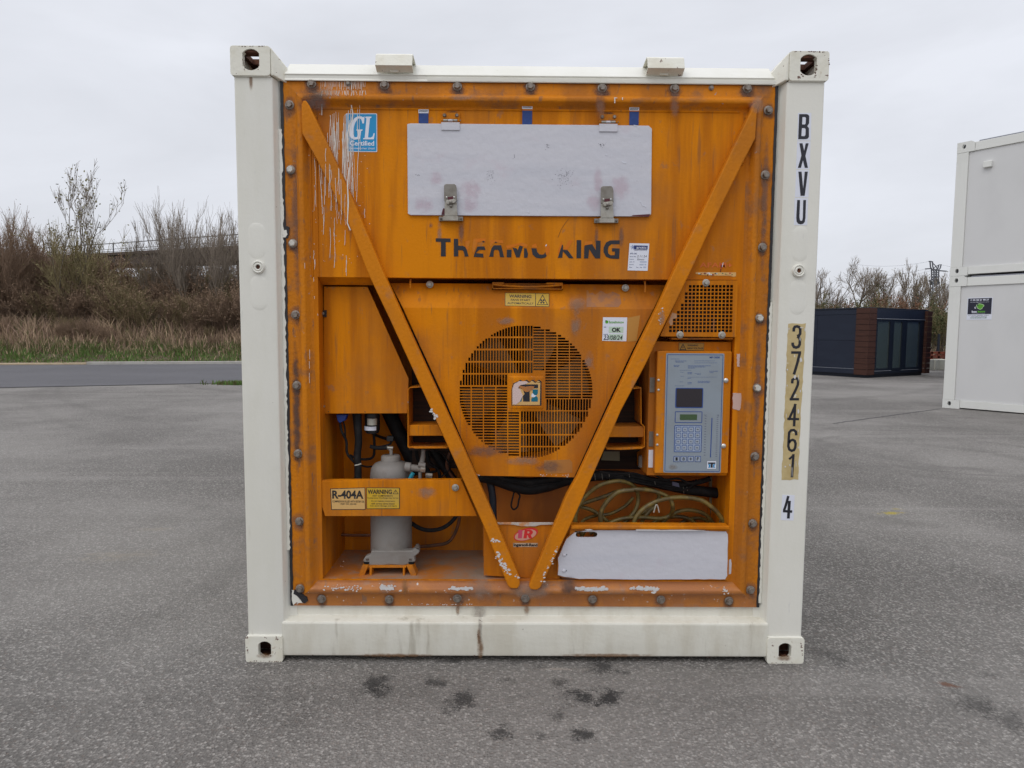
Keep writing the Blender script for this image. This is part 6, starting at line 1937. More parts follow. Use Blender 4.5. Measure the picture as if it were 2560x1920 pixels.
# ------------------------------------------------------------------ blades and twigs built as one mesh each
def blades_mesh(name, P, Hh, Wd, lean, mats, rng, matidx=None, bend=.4):
    n = len(P)
    P = np.asarray(P)
    ang = rng.uniform(0, 2 * PI, n)
    dx, dy = np.cos(ang), np.sin(ang)
    la = rng.uniform(0, 2 * PI, n); lm = rng.uniform(0, lean, n) * Hh
    V_ = np.zeros((n, 5, 3))
    V_[:, 0] = P; V_[:, 1] = P; V_[:, 2] = P; V_[:, 3] = P; V_[:, 4] = P
    V_[:, 0, 0] -= dx * Wd / 2; V_[:, 0, 1] -= dy * Wd / 2
    V_[:, 1, 0] += dx * Wd / 2; V_[:, 1, 1] += dy * Wd / 2
    for k, f in ((2, .55), (3, .55)):
        sgn = 1 if k == 2 else -1
        V_[:, k, 0] += sgn * dx * Wd * .4 + np.cos(la) * lm * bend * .8
        V_[:, k, 1] += sgn * dy * Wd * .4 + np.sin(la) * lm * bend * .8
        V_[:, k, 2] += Hh * .58
    V_[:, 4, 0] += np.cos(la) * lm; V_[:, 4, 1] += np.sin(la) * lm; V_[:, 4, 2] += Hh
    base = np.arange(n) * 5
    q = np.stack([base, base + 1, base + 2, base + 3], 1)
    tr = np.stack([base + 3, base + 2, base + 4], 1)
    me = bpy.data.meshes.new(name)
    me.vertices.add(n * 5); me.vertices.foreach_set('co', V_.reshape(-1))
    loops = np.concatenate([q.ravel(), tr.ravel()])
    me.loops.add(len(loops)); me.loops.foreach_set('vertex_index', loops)
    starts = np.concatenate([np.arange(n) * 4, n * 4 + np.arange(n) * 3])
    me.polygons.add(n * 2); me.polygons.foreach_set('loop_start', starts)
    mi = matidx if matidx is not None else np.zeros(n, int)
    me.polygons.foreach_set('material_index', np.concatenate([mi, mi]).astype(np.int32))
    for m_ in mats: me.materials.append(m_)
    me.update(calc_edges=True)
    return me
nr = np.random.default_rng(4)
straw = mat('dry_straw', (.46, .33, .21), .9)
straw_pink = mat('pinkish_dry_grass', (.40, .27, .195), .9)
straw_dark = mat('brown_dead_stalk', (.17, .115, .08), .9)
green_g = mat('green_grass_blade', (.095, .18, .03), .8)
green_o = mat('olive_grass_blade', (.11, .115, .035), .85)
def scatter(n, x0, x1, d0, d1, dist=None):
    x = nr.uniform(x0, x1, n); d = nr.uniform(0, 1, n) ** (dist or 1) * (d1 - d0) + d0
    y = np.array([RF(a) for a in x]) + .5 + d
    z = np.array([bank_z(a, b) for a, b in zip(x, y)]) - .02
    return np.stack([x, y, z], 1), d
# short green verge
P, d = scatter(34000, -34, 4, -.25, 4.6)
lump = np.array([.8 + .4 * math.sin(p[0] * 2.1 + p[1] * 1.3) * math.sin(p[0] * .8 - p[1]) for p in P])
me = blades_mesh('verge_grass', P, nr.uniform(.06, .30, len(P)) * np.minimum(1.25, .45 + .4 * d) * lump, nr.uniform(.02, .045, len(P)), .7, [green_g, green_o, straw], nr, nr.choice(3, len(P), p=[.62, .3, .08]))
tag(link('verge_grass', me), 'short green grass growing along the far side of the road', 'grass', kind='stuff')
# tall dry grass
P, d = scatter(46000, -36, 4, 2.2, 9.5)
patchy = np.array([.5 + .5 * math.sin(p[0] * 1.3 + p[1]) * math.sin(p[0] * .45 + 2) for p in P])
patchy = .6 * patchy + .4 * nr.uniform(0, 1, len(P))
hh = nr.uniform(.25, 1.35, len(P)) * (.45 + .75 * patchy) * np.clip(-.1 + d * .22, .15, 1.05)
mi = nr.choice(4, len(P), p=[.40, .32, .13, .15]); mi[(d < 3.4) & (nr.uniform(0, 1, len(P)) < .5)] = 3
mi[(nr.uniform(0, 1, len(P)) < np.clip((d - 5) * .16, 0, .6))] = 2
me = blades_mesh('dry_grass', P, hh, nr.uniform(.012, .04, len(P)), .8, [straw, straw_pink, straw_dark, green_o], nr, mi)
tag(link('dry_grass', me), 'tall dry straw coloured grass covering the bank behind the road', 'dry grass', kind='stuff')

# ------------------------------------------------------------------ bare trees and shrubs
def tube_arrays(lines, n=3):
    """lines: list of (points Nx3, radii N) -> verts, faces"""
    V_, F_ = [], []
    off = 0
    for pts, rad in lines:
        k = len(pts)
        t = np.gradient(pts, axis=0)
        t /= np.linalg.norm(t, axis=1)[:, None] + 1e-9
        u = np.cross(t, np.array([.3, .1, .95]) if abs(t[0][2]) < .9 else np.array([1., .2, 0])); u /= np.linalg.norm(u, axis=1)[:, None] + 1e-9
        w = np.cross(t, u)
        for s in range(n):
            a = 2 * PI * s / n
            V_.append(pts + (u * math.cos(a) + w * math.sin(a)) * rad[:, None])
        for i in range(k - 1):
            for s in range(n):
                s2 = (s + 1) % n
                F_.append((off + s * k + i, off + s2 * k + i, off + s2 * k + i + 1, off + s * k + i + 1))
        off += n * k
    return np.concatenate(V_), F_

def branch(rg, p, d, L, r, level, maxl, lines, tips, up=.25, nch=(5, 7), spread=.6, wig=.12, rmin=.006, ratio=(.35, .6)):
    k = 5 if level < 2 else 4
    pts = [np.array(p, float)]
    dd = np.array(d, float)
    for i in range(k):
        dd = dd + rg.normal(0, wig, 3) + np.array([0, 0, up * .25])
        dd /= np.linalg.norm(dd)
        pts.append(pts[-1] + dd * L / k)
    pts = np.array(pts)
    rad = np.linspace(r, max(rmin * .6, r * .35), len(pts))
    lines.append((pts, rad, level))
    if level >= maxl:
        tips.append(pts[-1]); tips.append(pts[len(pts) // 2])
        return
    n = int(rg.integers(nch[0], nch[1] + 1))
    for i in range(n):
        t = rg.uniform(.25 if level else .3, 1.0)
        fi = t * k; a = int(min(k - 1, fi)); pp = pts[a] + (pts[a + 1] - pts[a]) * (fi - a)
        base = pts[a + 1] - pts[a]; base /= np.linalg.norm(base)
        s = rg.normal(0, 1, 3); s -= base * s.dot(base); s /= np.linalg.norm(s)
        nd = base + s * spread * rg.uniform(.6, 1.3); nd[2] += up
        nd /= np.linalg.norm(nd)
        branch(rg, pp, nd, L * rg.uniform(*ratio) * (1.15 - .4 * t), max(rmin, rad[a] * .6), level + 1, maxl, lines, tips, up, nch, spread, wig, rmin, ratio)

def make_tree(seed, height, stems, maxl, bark, twig_m, leaf_m=None, spread=.6, lean=.25, r0=.07, leaves=0, up=.25, nch=(5, 7), leaf_size=.08, rmin=.007, ratio=(.35, .6), min_h=0):
    rg = np.random.default_rng(seed)
    lines, tips = [], []
    for s in range(stems):
        a = rg.uniform(0, 2 * PI)
        l_ = rg.uniform(0, lean)
        d = np.array([math.cos(a) * l_, math.sin(a) * l_, 1.0]); d /= np.linalg.norm(d)
        hgt = height * rg.uniform(.62, .85)
        branch(rg, [math.cos(a) * .12 * (stems > 1), math.sin(a) * .12 * (stems > 1), 0], d, hgt, r0 * rg.uniform(.7, 1.1), 0, maxl, lines, tips, up, nch, spread, rmin=rmin, ratio=ratio)
    V0, F0 = tube_arrays([(p, r) for p, r, l in lines if l == 0], 6)
    V1, F1 = tube_arrays([(p, r) for p, r, l in lines if l > 0], 3)
    trunk = bpy.data.meshes.new('trunk'); trunk.from_pydata(V0.tolist(), [], F0); trunk.shade_smooth(); trunk.materials.append(bark)
    V1 = V1.tolist(); nf = len(F1)
    if leaf_m and leaves:
        T = np.array(tips)
        for i in range(leaves):
            c = T[rg.integers(len(T))] + rg.normal(0, .10, 3)
            if c[2] < min_h: continue
            s = leaf_size * rg.uniform(.6, 1.3)
            u = rg.normal(0, 1, 3); u /= np.linalg.norm(u); w = np.cross(u, rg.normal(0, 1, 3)); w /= np.linalg.norm(w)
            b = len(V1)
            V1 += [tuple(c - u * s * .5), tuple(c + w * s * .32), tuple(c + u * s * .5), tuple(c - w * s * .32)]
            F1.append((b, b + 1, b + 2, b + 3))
    crown = bpy.data.meshes.new('crown'); crown.from_pydata(V1, [], F1); crown.materials.append(twig_m)
    if leaf_m:
        crown.materials.append(leaf_m)
        mi = np.zeros(len(F1), np.int32); mi[nf:] = 1
        crown.polygons.foreach_set('material_index', mi)
    return trunk, crown

bark_grey = mat('grey_bark', (.20, .17, .135), .9, layers=[((.12, .10, .08), 8, .4, .65, 4, .7, 80)])
bark_brown = mat('brown_bark', (.12, .085, .06), .9)
twig_red = mat('reddish_brown_twigs', (.245, .165, .11), .9)
twig_grey = mat('grey_brown_twigs', (.25, .205, .16), .9)
twig_olive = mat('olive_twigs', (.24, .195, .095), .9)
leaf_olive = mat('yellowing_olive_leaves', (.20, .18, .07), .8)
leaf_brown = mat('withered_brown_leaves', (.24, .16, .10), .9)
leaf_green = mat('dull_green_leaves', (.075, .085, .028), .85)
leaf_rust = mat('rusty_autumn_leaves', (.17, .075, .035), .9)

protos = {}
def proto(key, *a, **k):
    protos[key] = make_tree(*a, **k)
proto('big', 16, 8.0, 4, 3, bark_grey, twig_grey, leaf_olive, spread=.42, lean=.24, r0=.05, leaves=330, up=.32, nch=(4, 6), leaf_size=.13, rmin=.009, min_h=2.5)
proto('redA', 21, 5.6, 18, 2, twig_red, twig_red, leaf_brown, spread=.40, lean=.38, r0=.022, leaves=500, up=.35, nch=(8, 11), rmin=.008)
proto('redB', 22, 5.2, 18, 2, bark_brown, twig_red, leaf_brown, spread=.42, lean=.42, r0=.022, leaves=600, up=.3, nch=(8, 11), rmin=.008)
proto('greyA', 23, 6.2, 14, 2, bark_grey, twig_grey, leaf_olive, spread=.36, lean=.42, r0=.024, leaves=200, up=.45, nch=(9, 12), leaf_size=.07, rmin=.008)
proto('oliveA', 24, 4.6, 14, 2, bark_brown, twig_olive, leaf_olive, spread=.55, lean=.55, r0=.022, leaves=900, up=.25, nch=(8, 11), rmin=.008)
proto('low', 25, 3.1, 16, 2, twig_red, twig_red, leaf_brown, spread=.6, lean=.9, r0=.022, leaves=2600, up=.15, nch=(8, 10), rmin=.009)
proto('low2', 26, 3.0, 14, 2, bark_brown, twig_olive, leaf_brown, spread=.6, lean=.9, r0=.022, leaves=2400, up=.15, nch=(8, 10), rmin=.009)

def plant(key, x, y, z, s, rz, label, cat, name, group=None, sz=1.0):
    tr_, cr_ = protos[key]
    o = thing(name, (x, y, z), label, cat, group, rz)
    o.scale = (s, s, s * sz)
    a = link('trunk', tr_, o, local=True); b = link('crown', cr_, o, local=True)
    return o
def by_pixel(px, y):
    return at('S', px, 800, y)[0]
# left of the container, things one can tell apart
y = 31.5; x = by_pixel(148, y)
zb0 = bank_z(x, y) - .1
plant('big', x, y, zb0, (at('S', 148, 412, y)[1] - zb0) / max(v.co.z for v in protos['big'][1].vertices), .6, 'tallest bare tree on the left bank with a few yellowing leaves at its tips', 'tree', 'bare_tree')
LT = [('redA', 15, 31, 1.12, 'dense reddish bare shrub at the left edge of the photo', 530),
      ('redB', 78, 33, 1.08, 'reddish brown bare shrub just left of the tallest bare tree', 545),
      ('oliveA', 215, 31.5, 1.05, 'rounded olive brown shrub just right of the tallest bare tree', 560),
      ('greyA', 405, 33, .98, 'pale grey bare shrub with upright twigs in front of the bridge railing', 545),
      ('greyA', 480, 32.5, 1.10, 'tallest pale grey bare shrub, close left of the white container post', 500),
      ('greyA', 560, 33, 1.00, 'pale grey bare shrub partly hidden behind the white container post', 520)]
for k, px, y, s, lab, _ in LT:
    x = by_pixel(px, y); zb0 = bank_z(x, y) - .1
    s = (at('S', px, _, y)[1] - zb0) / (np.quantile([v.co.z for v in protos[k][1].vertices], .997))
    plant(k, x, y, zb0, s, px * .37, lab, 'shrub', 'bare_shrub', 'bare shrubs on the bank left of the container')
# a continuous low thicket: a mass nobody could count, with two more rows in depth
def merge_copies(name, items, mats_):
    VV, FF, MM = [], [], []
    off = 0
    for (key, x, y, z, s, rz) in items:
        for me in protos[key]:
            n = len(me.vertices)
            co = np.empty(n * 3); me.vertices.foreach_get('co', co); co = co.reshape(-1, 3) * s
            c, q = math.cos(rz), math.sin(rz)
            R_ = np.array([[c, q, 0], [-q, c, 0], [0, 0, 1]])
            VV.append(co @ R_ + np.array([x, y, z]))
            nl = len(me.loops); li = np.empty(nl, np.int32); me.loops.foreach_get('vertex_index', li)
            mi = np.empty(len(me.polygons), np.int32); me.polygons.foreach_get('material_index', mi)
            names = [mats_.index(m_) for m_ in me.materials]
            MM.append(np.array(names)[mi]); FF.append(li.reshape(-1, 4) + off)
            off += n
    V_ = np.concatenate(VV); F_ = np.concatenate(FF); M_ = np.concatenate(MM)
    me = bpy.data.meshes.new(name)
    me.vertices.add(len(V_)); me.vertices.foreach_set('co', V_.ravel())
    me.loops.add(F_.size); me.loops.foreach_set('vertex_index', F_.ravel().astype(np.int32))
    me.polygons.add(len(F_)); me.polygons.foreach_set('loop_start', np.arange(len(F_)) * 4)
    me.polygons.foreach_set('material_index', M_.astype(np.int32))
    for m_ in mats_: me.materials.append(m_)
    me.update(calc_edges=True)
    return me
pal = [bark_grey, bark_brown, twig_red, twig_grey, twig_olive, leaf_olive, leaf_brown, leaf_green, leaf_rust]
rt = random.Random(77)
items = []
for row, (yy, stp_) in enumerate(((31.2, 1.1), (33.5, 1.3), (36, 1.6))):
    x = -37
    while x < 3:
        y = yy + rt.uniform(-.6, .6)
        items.append((rt.choice(['low', 'low2', 'low']), x, y, bank_z(x, y) - .1, rt.uniform(.72, .98) + .16 * row, rt.uniform(0, 6)))
        x += stp_ * rt.uniform(.8, 1.2)
for k in range(46):
    x = rt.uniform(-36, 3); y = rt.uniform(28.6, 30.6) + .12 * (x + 16)
    items.append((rt.choice(['low', 'low2']), x, y, bank_z(x, y) - .1, rt.uniform(.18, .38), rt.uniform(0, 6)))
tag(link('thicket', merge_copies('thicket', items, pal)), 'tangled brown thicket filling the bank behind the dry grass', 'thicket', kind='stuff')

# ------------------------------------------------------------------ bridge behind the shrubs
deck_m = mat('dark_weathered_steel', (.06, .045, .038), .8, layers=[((.10, .06, .045), 2, .4, .65, 5, .7, 81)])
rail_m = mat('grey_steel_railing', (.10, .10, .11), .6)
br = thing('bridge', (*[at('S', 593, 620, 72)[0]], 72, 0), 'dark steel bridge with an open railing crossing behind the bare shrubs', 'bridge')
A3 = Vector((*[at('S', 593, 620, 72)[0]], 72, at('S', 593, 621, 72)[1])); B3 = Vector((at('S', 262, 638, 90)[0], 90, at('S', 262, 638, 90)[1]))
dirv = (B3 - A3); Lb = dirv.length; dirn = dirv.normalized()
A4 = A3 - dirn * 26; B4 = A3 + dirn * 70
def deck_bar(a, b, w, h, dz, nm, m_):
    MB().bar(a + Vector((0, 0, dz)), b + Vector((0, 0, dz)), w, h).build(nm, m_, br)
deck_bar(A4, B4, 4.5, .35, -.2, 'deck', deck_m)
deck_bar(A4 + Vector((1.6, 1.4, 0)), B4 + Vector((1.6, 1.4, 0)), .5, 1.25, -1.0, 'girder', deck_m)
deck_bar(A4 - Vector((1.2, 1.2, 0)), B4 - Vector((1.2, 1.2, 0)), .5, 1.25, -1.0, 'girder', deck_m)
side = Vector((-dirn.y, dirn.x, 0)).normalized() * 2.2
if side.y > 0: side = -side
for dz, w in ((1.12, .09), (.38, .05), (.10, .06)):
    deck_bar(A4 + side, B4 + side, w, w, dz, 'rail', rail_m)
n = int((B4 - A4).length / 6)
for i in range(n):
    p = A4 + side + dirn * (6 * i + 2)
    MB().bar(p, p + Vector((0, 0, 1.15)), .11).build('railing_post', rail_m, br)
for i in range(5):
    p = A4 + dirn * (8 + i * 17)
    MB().bar(Vector((p.x, p.y, 0)), Vector((p.x, p.y, p.z - .4)), 1.0, 1.0).build('pier', deck_m, br)
    MB().bar(p - side * .9 + Vector((0, 0, -1.5)), p + side * .9 + Vector((0, 0, -1.5)), .9, .8).build('pier_head', deck_m, br)

# ------------------------------------------------------------------ right hand side: stacked site cabins
cab_white = mat('cabin_frame_white', (.76, .76, .72), .4, layers=[((.66, .66, .61), (2, 2, 1), .42, .7, 5, .5, 82)])
cab_panel = mat('cabin_panel_light_grey', (.67, .665, .655), .38, layers=[((.60, .595, .585), (1.5, 1.5, .8), .42, .7, 3, .5, 83)])
seam_dark = mat('dark_seam', (.10, .10, .11), .7)
g0 = ground('S', 2355.5, 1018.7); g1 = ground('S', 2560, 1036.2)
dv = (g1 - g0); rz = math.atan2(dv.y, dv.x)
CH = 2.60
def site_cabin(z, label, box, sticker, hgt):
    o = thing('site_cabin', (g0.x, g0.y, z), label, 'site cabin', 'two stacked white site cabins', rz)
    Lx, Dy = 6.05, 2.43
    def bx(a, nm, m_, par=o, bev=.006):
        return MB().box(*a).build(nm, m_, par, bevel=bev, local=True)
    for x0 in (0, Lx - .20):
        for y0 in (0, Dy - .20):
            bx((x0, y0, .17, x0 + .20, y0 + .20, hgt - .20), 'corner_post', cab_white)
    # castings: end plates with slots
    for x0 in (0, Lx - .30):
        for z0 in (0, hgt - .199):
            top = z0 > 1
            m = MB()
            zc_ = z0 + (.115 if top else .095)
            xc_ = x0 + (.12 if x0 == 0 else .18)
            hol = ellipse(xc_, zc_, .032, .045, 14)
            m.prism([(x0, z0), (x0 + .30, z0), (x0 + .30, z0 + .168 if not top else z0 + .16), (x0 + (.24 if x0 == 0 else .06), z0 + .199) , (x0, z0 + .199)] if top else [(x0, z0), (x0 + .30, z0), (x0 + .30, z0 + .169), (x0, z0 + .169)], -.004, .02, [hol])
            m.box(x0, .06, z0 + .002, x0 + .30, .19, z0 + .165)
            cs = m.build('corner_casting', cab_white, o, local=True)
            MB().prism(ellipse(xc_, zc_, .031, .044, 14), .055, .0595).build('casting_slot', seam_dark, cs, local=True)
    for y0, y1 in ((0.004, .14), (Dy - .14, Dy - .004)):
        bx((.302, y0, .022, Lx - .302, y1, .168), 'bottom_rail', cab_white)
        bx((.302, y0, hgt - .199, Lx - .302, y1, hgt - .035), 'top_rail', cab_white)
        bx((.36, y0 + .012, hgt - .0345, Lx - .36, y1 - .02, hgt - .012), 'roof_edge', mat('roof_edge_grey', (.25, .26, .30), .5) if 'roof_edge_grey' not in bpy.data.materials else bpy.data.materials['roof_edge_grey'])
    for x0, x1 in ((.004, .14), (Lx - .14, Lx - .004)):
        bx((x0, .201, .022, x1, Dy - .201, .168), 'bottom_rail', cab_white)
        bx((x0, .201, hgt - .198, x1, Dy - .201, hgt - .035), 'top_rail', cab_white)
    bx((.1, .1, hgt - .05, Lx - .1, Dy - .1, hgt - .02), 'roof', cab_panel)
    bx((.1, .1, .05, Lx - .1, Dy - .1, .10), 'floor', cab_panel)
    n = 5; w = (Lx - .404) / n
    for i in range(n):
        x0 = .202 + i * w
        bx((x0, .030, .170, x0 + w - .006, .075, hgt - .201), 'wall_panel', cab_panel, bev=.003)
    MB().box(.201, .045, .169, Lx - .201, .08, hgt - .2).build('inner_lining', seam_dark, o, local=True)
    for s_, yy in ((1, .045), (-1, Lx - .085)):
        for k in range(2):
            y0 = .203 + k * 1.012
            bx((yy, y0, .17, yy + .04, y0 + 1.006, hgt - .2), 'wall_panel', cab_panel, bev=.003)
    for i in range(n):
        x0 = .202 + i * w
        bx((x0, Dy - .075, .170, x0 + w - .006, Dy - .030, hgt - .201), 'wall_panel', cab_panel, bev=.003)
    return o
cabA = site_cabin(0, 'lower white site cabin carrying a navy advertising sticker', None, True, CH)
cabB = site_cabin(CH + .004, 'upper white site cabin with a small vent box near its corner', None, False, 2.56)

def cab_local(px, py):
    """x, z on the cabin's front plane"""
    d = ray(px, py)
    n_ = Vector((math.sin(rz), -math.cos(rz), 0))
    t = (Vector((g0.x, g0.y, 0)) - CAM).dot(n_) / d.dot(n_)
    p = CAM + d * t - Vector((g0.x, g0.y, 0))
    return p.x * math.cos(rz) + p.y * math.sin(rz), p.z
def cab_poly(f, pts, z): return [(cab_local(*fp(f, x, y))[0], cab_local(*fp(f, x, y))[1] - z) for x, y in pts]
def cab_rect(f, x0, y0, x1, y1, z):
    a = cab_poly(f, [(x0, y0), (x1, y0), (x0, y1), (x1, y1)], z)
    return (.5 * (a[0][0] + a[2][0]), .5 * (a[2][1] + a[3][1]), .5 * (a[1][0] + a[3][0]), .5 * (a[0][1] + a[1][1]))
r = cab_rect('U', 150, 210, 1640, 1520, 0)
sw = MB().prism(rpoly(r), .026, .0295).build('advertising_sticker', sticker_white, cabA, local=True)
nav = mat('sticker_navy_black', (.012, .012, .03), .45)
x0, z0, x1, z1 = r; w = x1 - x0; h = z1 - z0
def sq(fx0, fz0, fx1, fz1): return (x0 + w * fx0, z0 + h * fz0, x0 + w * fx1, z0 + h * fz1)
MB().prism(rpoly(sq(.03, .25, .97, .97)), .0235, .0255).build('sticker_field', nav, sw, local=True)
text('C 05 58 21 98 27', sq(.12, .855, .86, .935), .0225, sticker_white, sw, 'sticker_lettering', bold=.03, local=True)
text('contact@boxinnov.com', sq(.12, .775, .86, .815), .0225, sticker_white, sw, 'sticker_lettering', local=True)
text('box', sq(.20, .32, .42, .42), .0225, sticker_white, sw, 'sticker_lettering', bold=.04, local=True)
text('innov', sq(.44, .32, .74, .42), .0225, green_print, sw, 'sticker_lettering', bold=.04, local=True)
text('CONTAINERS & MODULES', sq(.20, .275, .74, .295), .0225, sticker_white, sw, 'sticker_lettering', local=True)
text('VENTE - LOCATION - AMENAGEMENT - TRANSPORT', sq(.06, .185, .90, .215), .0225, nav, sw, 'sticker_lettering', local=True)
text('CONTAINERS ET MODULES', sq(.18, .135, .80, .165), .0225, nav, sw, 'sticker_lettering', local=True)
text('WWW.BOXINNOV.COM', sq(.14, .06, .80, .11), .0225, mat('dark_green_print', (.05, .18, .08), .5), sw, 'sticker_lettering', bold=.01, local=True)
lgp = [(.42, .70), (.47, .74), (.56, .72), (.62, .70), (.68, .66), (.68, .59), (.63, .56), (.61, .49), (.53, .45), (.42, .51), (.41, .57), (.37, .60), (.37, .68)]
MB().prism([(x0 + w * a, z0 + h * b) for a, b in lgp], .0215, .0230).build('sticker_logo', mat('pale_lime', (.45, .62, .35), .5), sw, local=True)
MB().prism([(x0 + w * (.525 + (a - .525) * .82), z0 + h * (.60 + (b - .60) * .8)) for a, b in lgp], .0200, .0212).build('sticker_logo', green_print, sw, local=True)
MB().prism(ellipse(x0 + w * .43, z0 + h * .665, w * .035, w * .032, 12), .0185, .0198).build('sticker_logo', nav, sw, local=True)
text('e', sq(.30, .50, .37, .59), .0215, sticker_white, sw, 'sticker_lettering', local=True)
vx = cab_poly('S', [(2380 + 930 * .09646, 340 + 735 * .09646)], CH)[0]
MB().box(vx[0] - .07, -.035, vx[1] - .06, vx[0] + .07, .03, vx[1] + .06).build('vent_box', cab_white, cabB, bevel=.012, local=True)

# ------------------------------------------------------------------ navy modular building with brown slatted corners
navy = mat('navy_blue_cladding', (.015, .020, .036), .45, spec=.3, layers=[((.019, .026, .044), (1, 1, 4), .42, .68, 4, .6, 84)])
brown_slat = mat('brown_composite_slat', (.068, .028, .019), .6, spec=.25, layers=[((.048, .020, .014), (3, 3, 30), .42, .66, 4, .7, 85)])
dark_frame = mat('dark_aluminium_frame', (.010, .014, .024), .4, spec=.3)
glass = bpy.data.materials.new('dark_window_glass'); glass.use_nodes = True
gb_ = glass.node_tree.nodes['Principled BSDF']
gb_.inputs['IOR'].default_value = 2.1; gb_.inputs['Base Color'].default_value = (.065, .085, .078, 1); gb_.inputs['Roughness'].default_value = .04; gb_.inputs['Specular IOR Level'].default_value = .7; gb_.inputs['Alpha'].default_value = .9
c0 = ground('S', 2166, 945.5)
cl = ground('S', 2034, 939.5); cr_ = ground('S', 2303, 938)
NH = 2.36
rl = math.atan2((cl - c0).y, (cl - c0).x); rr_ = math.atan2((cr_ - c0).y, (cr_ - c0).x)
# a square building: keep the right-hand direction and turn the left one by 90 degrees
rzn = rr_
nb = thing('modular_building', (c0.x, c0.y, 0), 'navy blue modular building with brown slatted corners and tall glazed doors', 'building', None, rzn)
print('navy angles', math.degrees(rl), math.degrees(rr_), (cr_ - c0).length, c0)
def nl(px, py, plane='front'):
    d = ray(px, py)
    ang = rzn if plane == 'front' else rzn + PI / 2
    n_ = Vector((math.sin(ang), -math.cos(ang), 0))
    t = (Vector((c0.x, c0.y, 0)) - CAM).dot(n_) / d.dot(n_)
    p = CAM + d * t - Vector((c0.x, c0.y, 0))
    return p.x * math.cos(ang) + p.y * math.sin(ang), p.z
FL = nl(*fp('N', 1468, 700))[0]          # front length
SL = 9.0                                  # side length (runs behind the white container)
def nbx(a, nm, m_, par=nb, bev=.004):
    a = list(a)
    for i in range(3):
        if a[i] > a[i + 3]: a[i], a[i + 3] = a[i + 3], a[i]
    return MB().box(*a).build(nm, m_, par, bevel=bev, local=True)
def fx(px): return nl(*fp('N', px, 1000))[0]
def sx_(px): return nl(*fp('N', px, 1000), 'side')[0]
cw = sx_(575)                             # slatted corner width on the side face
fw = fx(825)                              # and on the front
nbx((.06, .06, .12, FL - .06, SL - .06, NH - .06), 'core_wall', navy)
nbx((.08, .08, 0, FL - .08, SL - .08, .12), 'base_frame', dark_frame)
nbx((.0, .0, NH - .05, FL, SL, NH), 'roof', dark_frame)
# side cladding: two long boards with a joint, a top fascia and a base rail
ns = 6
for k in range(ns):
    y0 = cw + (SL - cw) * k / ns; y1 = cw + (SL - cw) * (k + 1) / ns - .008
    nbx((.022, y0, .30, .058, y1, 1.245), 'wall_panel', navy, bev=.002)
    nbx((.022, y0, 1.255, .058, y1, NH - .235), 'wall_panel', navy, bev=.002)
nbx((.015, cw, NH - .228, .058, SL, NH - .052), 'fascia', navy)
nbx((.010, cw, .12, .058, SL, .285), 'base_rail', navy)
nbx((.004, cw, .286, .058, SL, .296), 'flashing', mat('pale_flashing', (.30, .32, .36), .4))
# slats at the near corner (both faces) and at the far right corner
nsl = 12; hs = (NH - .11) / nsl
for k in range(nsl):
    z0 = .10 + k * hs; z1 = z0 + hs - .011
    nbx((-.012, -.012, z0, .028, cw - .01, z1), 'slat', brown_slat)
    nbx((.0285, -.012, z0, fw, .028, z1), 'slat', brown_slat)
    nbx((fx(1412) , -.10, z0 - .03, fx(1470), .028, z1 - .03), 'slat', brown_slat)
# fascia and canopy over the glazing
nbx((fw + .002, -.006, NH - .36, fx(1410), .058, NH - .052), 'fascia', navy)
nbx((fw + .002, -.03, NH - .378, fx(1410), .058, NH - .362), 'flashing', bpy.data.materials['pale_flashing'])
nbx((fw + .002, -.006, .12, fx(1410), .058, .215), 'base_rail', dark_frame)
nbx((fw + .002, -.016, .216, fx(1030), .058, .228), 'flashing', bpy.data.materials['pale_flashing'])
nbx((fx(1160), -.016, .216, fx(1370), .058, .228), 'flashing', bpy.data.materials['pale_flashing'])
# three glazed openings
reflect_m = mat('yard_reflection', (.10, .11, .10), .8)  # pale tone of the yard mirrored low in the panes
for a, b in ((828, 1012), (1030, 1160), (1190, 1375)):
    xa, xb = fx(a), fx(b)
    za, zb_ = .23, NH - .38
    fr = MB()
    wd_ = .075
    fr.prism([(xa, za), (xb, za), (xb, zb_), (xa, zb_)], -.004, .075, [[(xa + wd_, za + wd_), (xb - wd_, za + wd_), (xb - wd_, zb_ - wd_), (xa + wd_, zb_ - wd_)]])
    w_ = fr.build('glazed_door', dark_frame, nb, local=True)
    MB().box(xa + wd_, .03, za + wd_, xb - wd_, .038, zb_ - wd_).build('pane', glass, w_, local=True)
    MB().box(xa + wd_, .0585, za + wd_, xb - wd_, .0595, za + .50).build('pane_reflection_strip', reflect_m, w_, local=True)  # added strip paints the yard's reflection at the foot of the pane
for a, b in ((1012, 1030), (1160, 1190), (1375, 1410)):
    nbx((fx(a) + .002, -.002, .23, fx(b) - .002, .07, NH - .38), 'mullion', dark_frame)

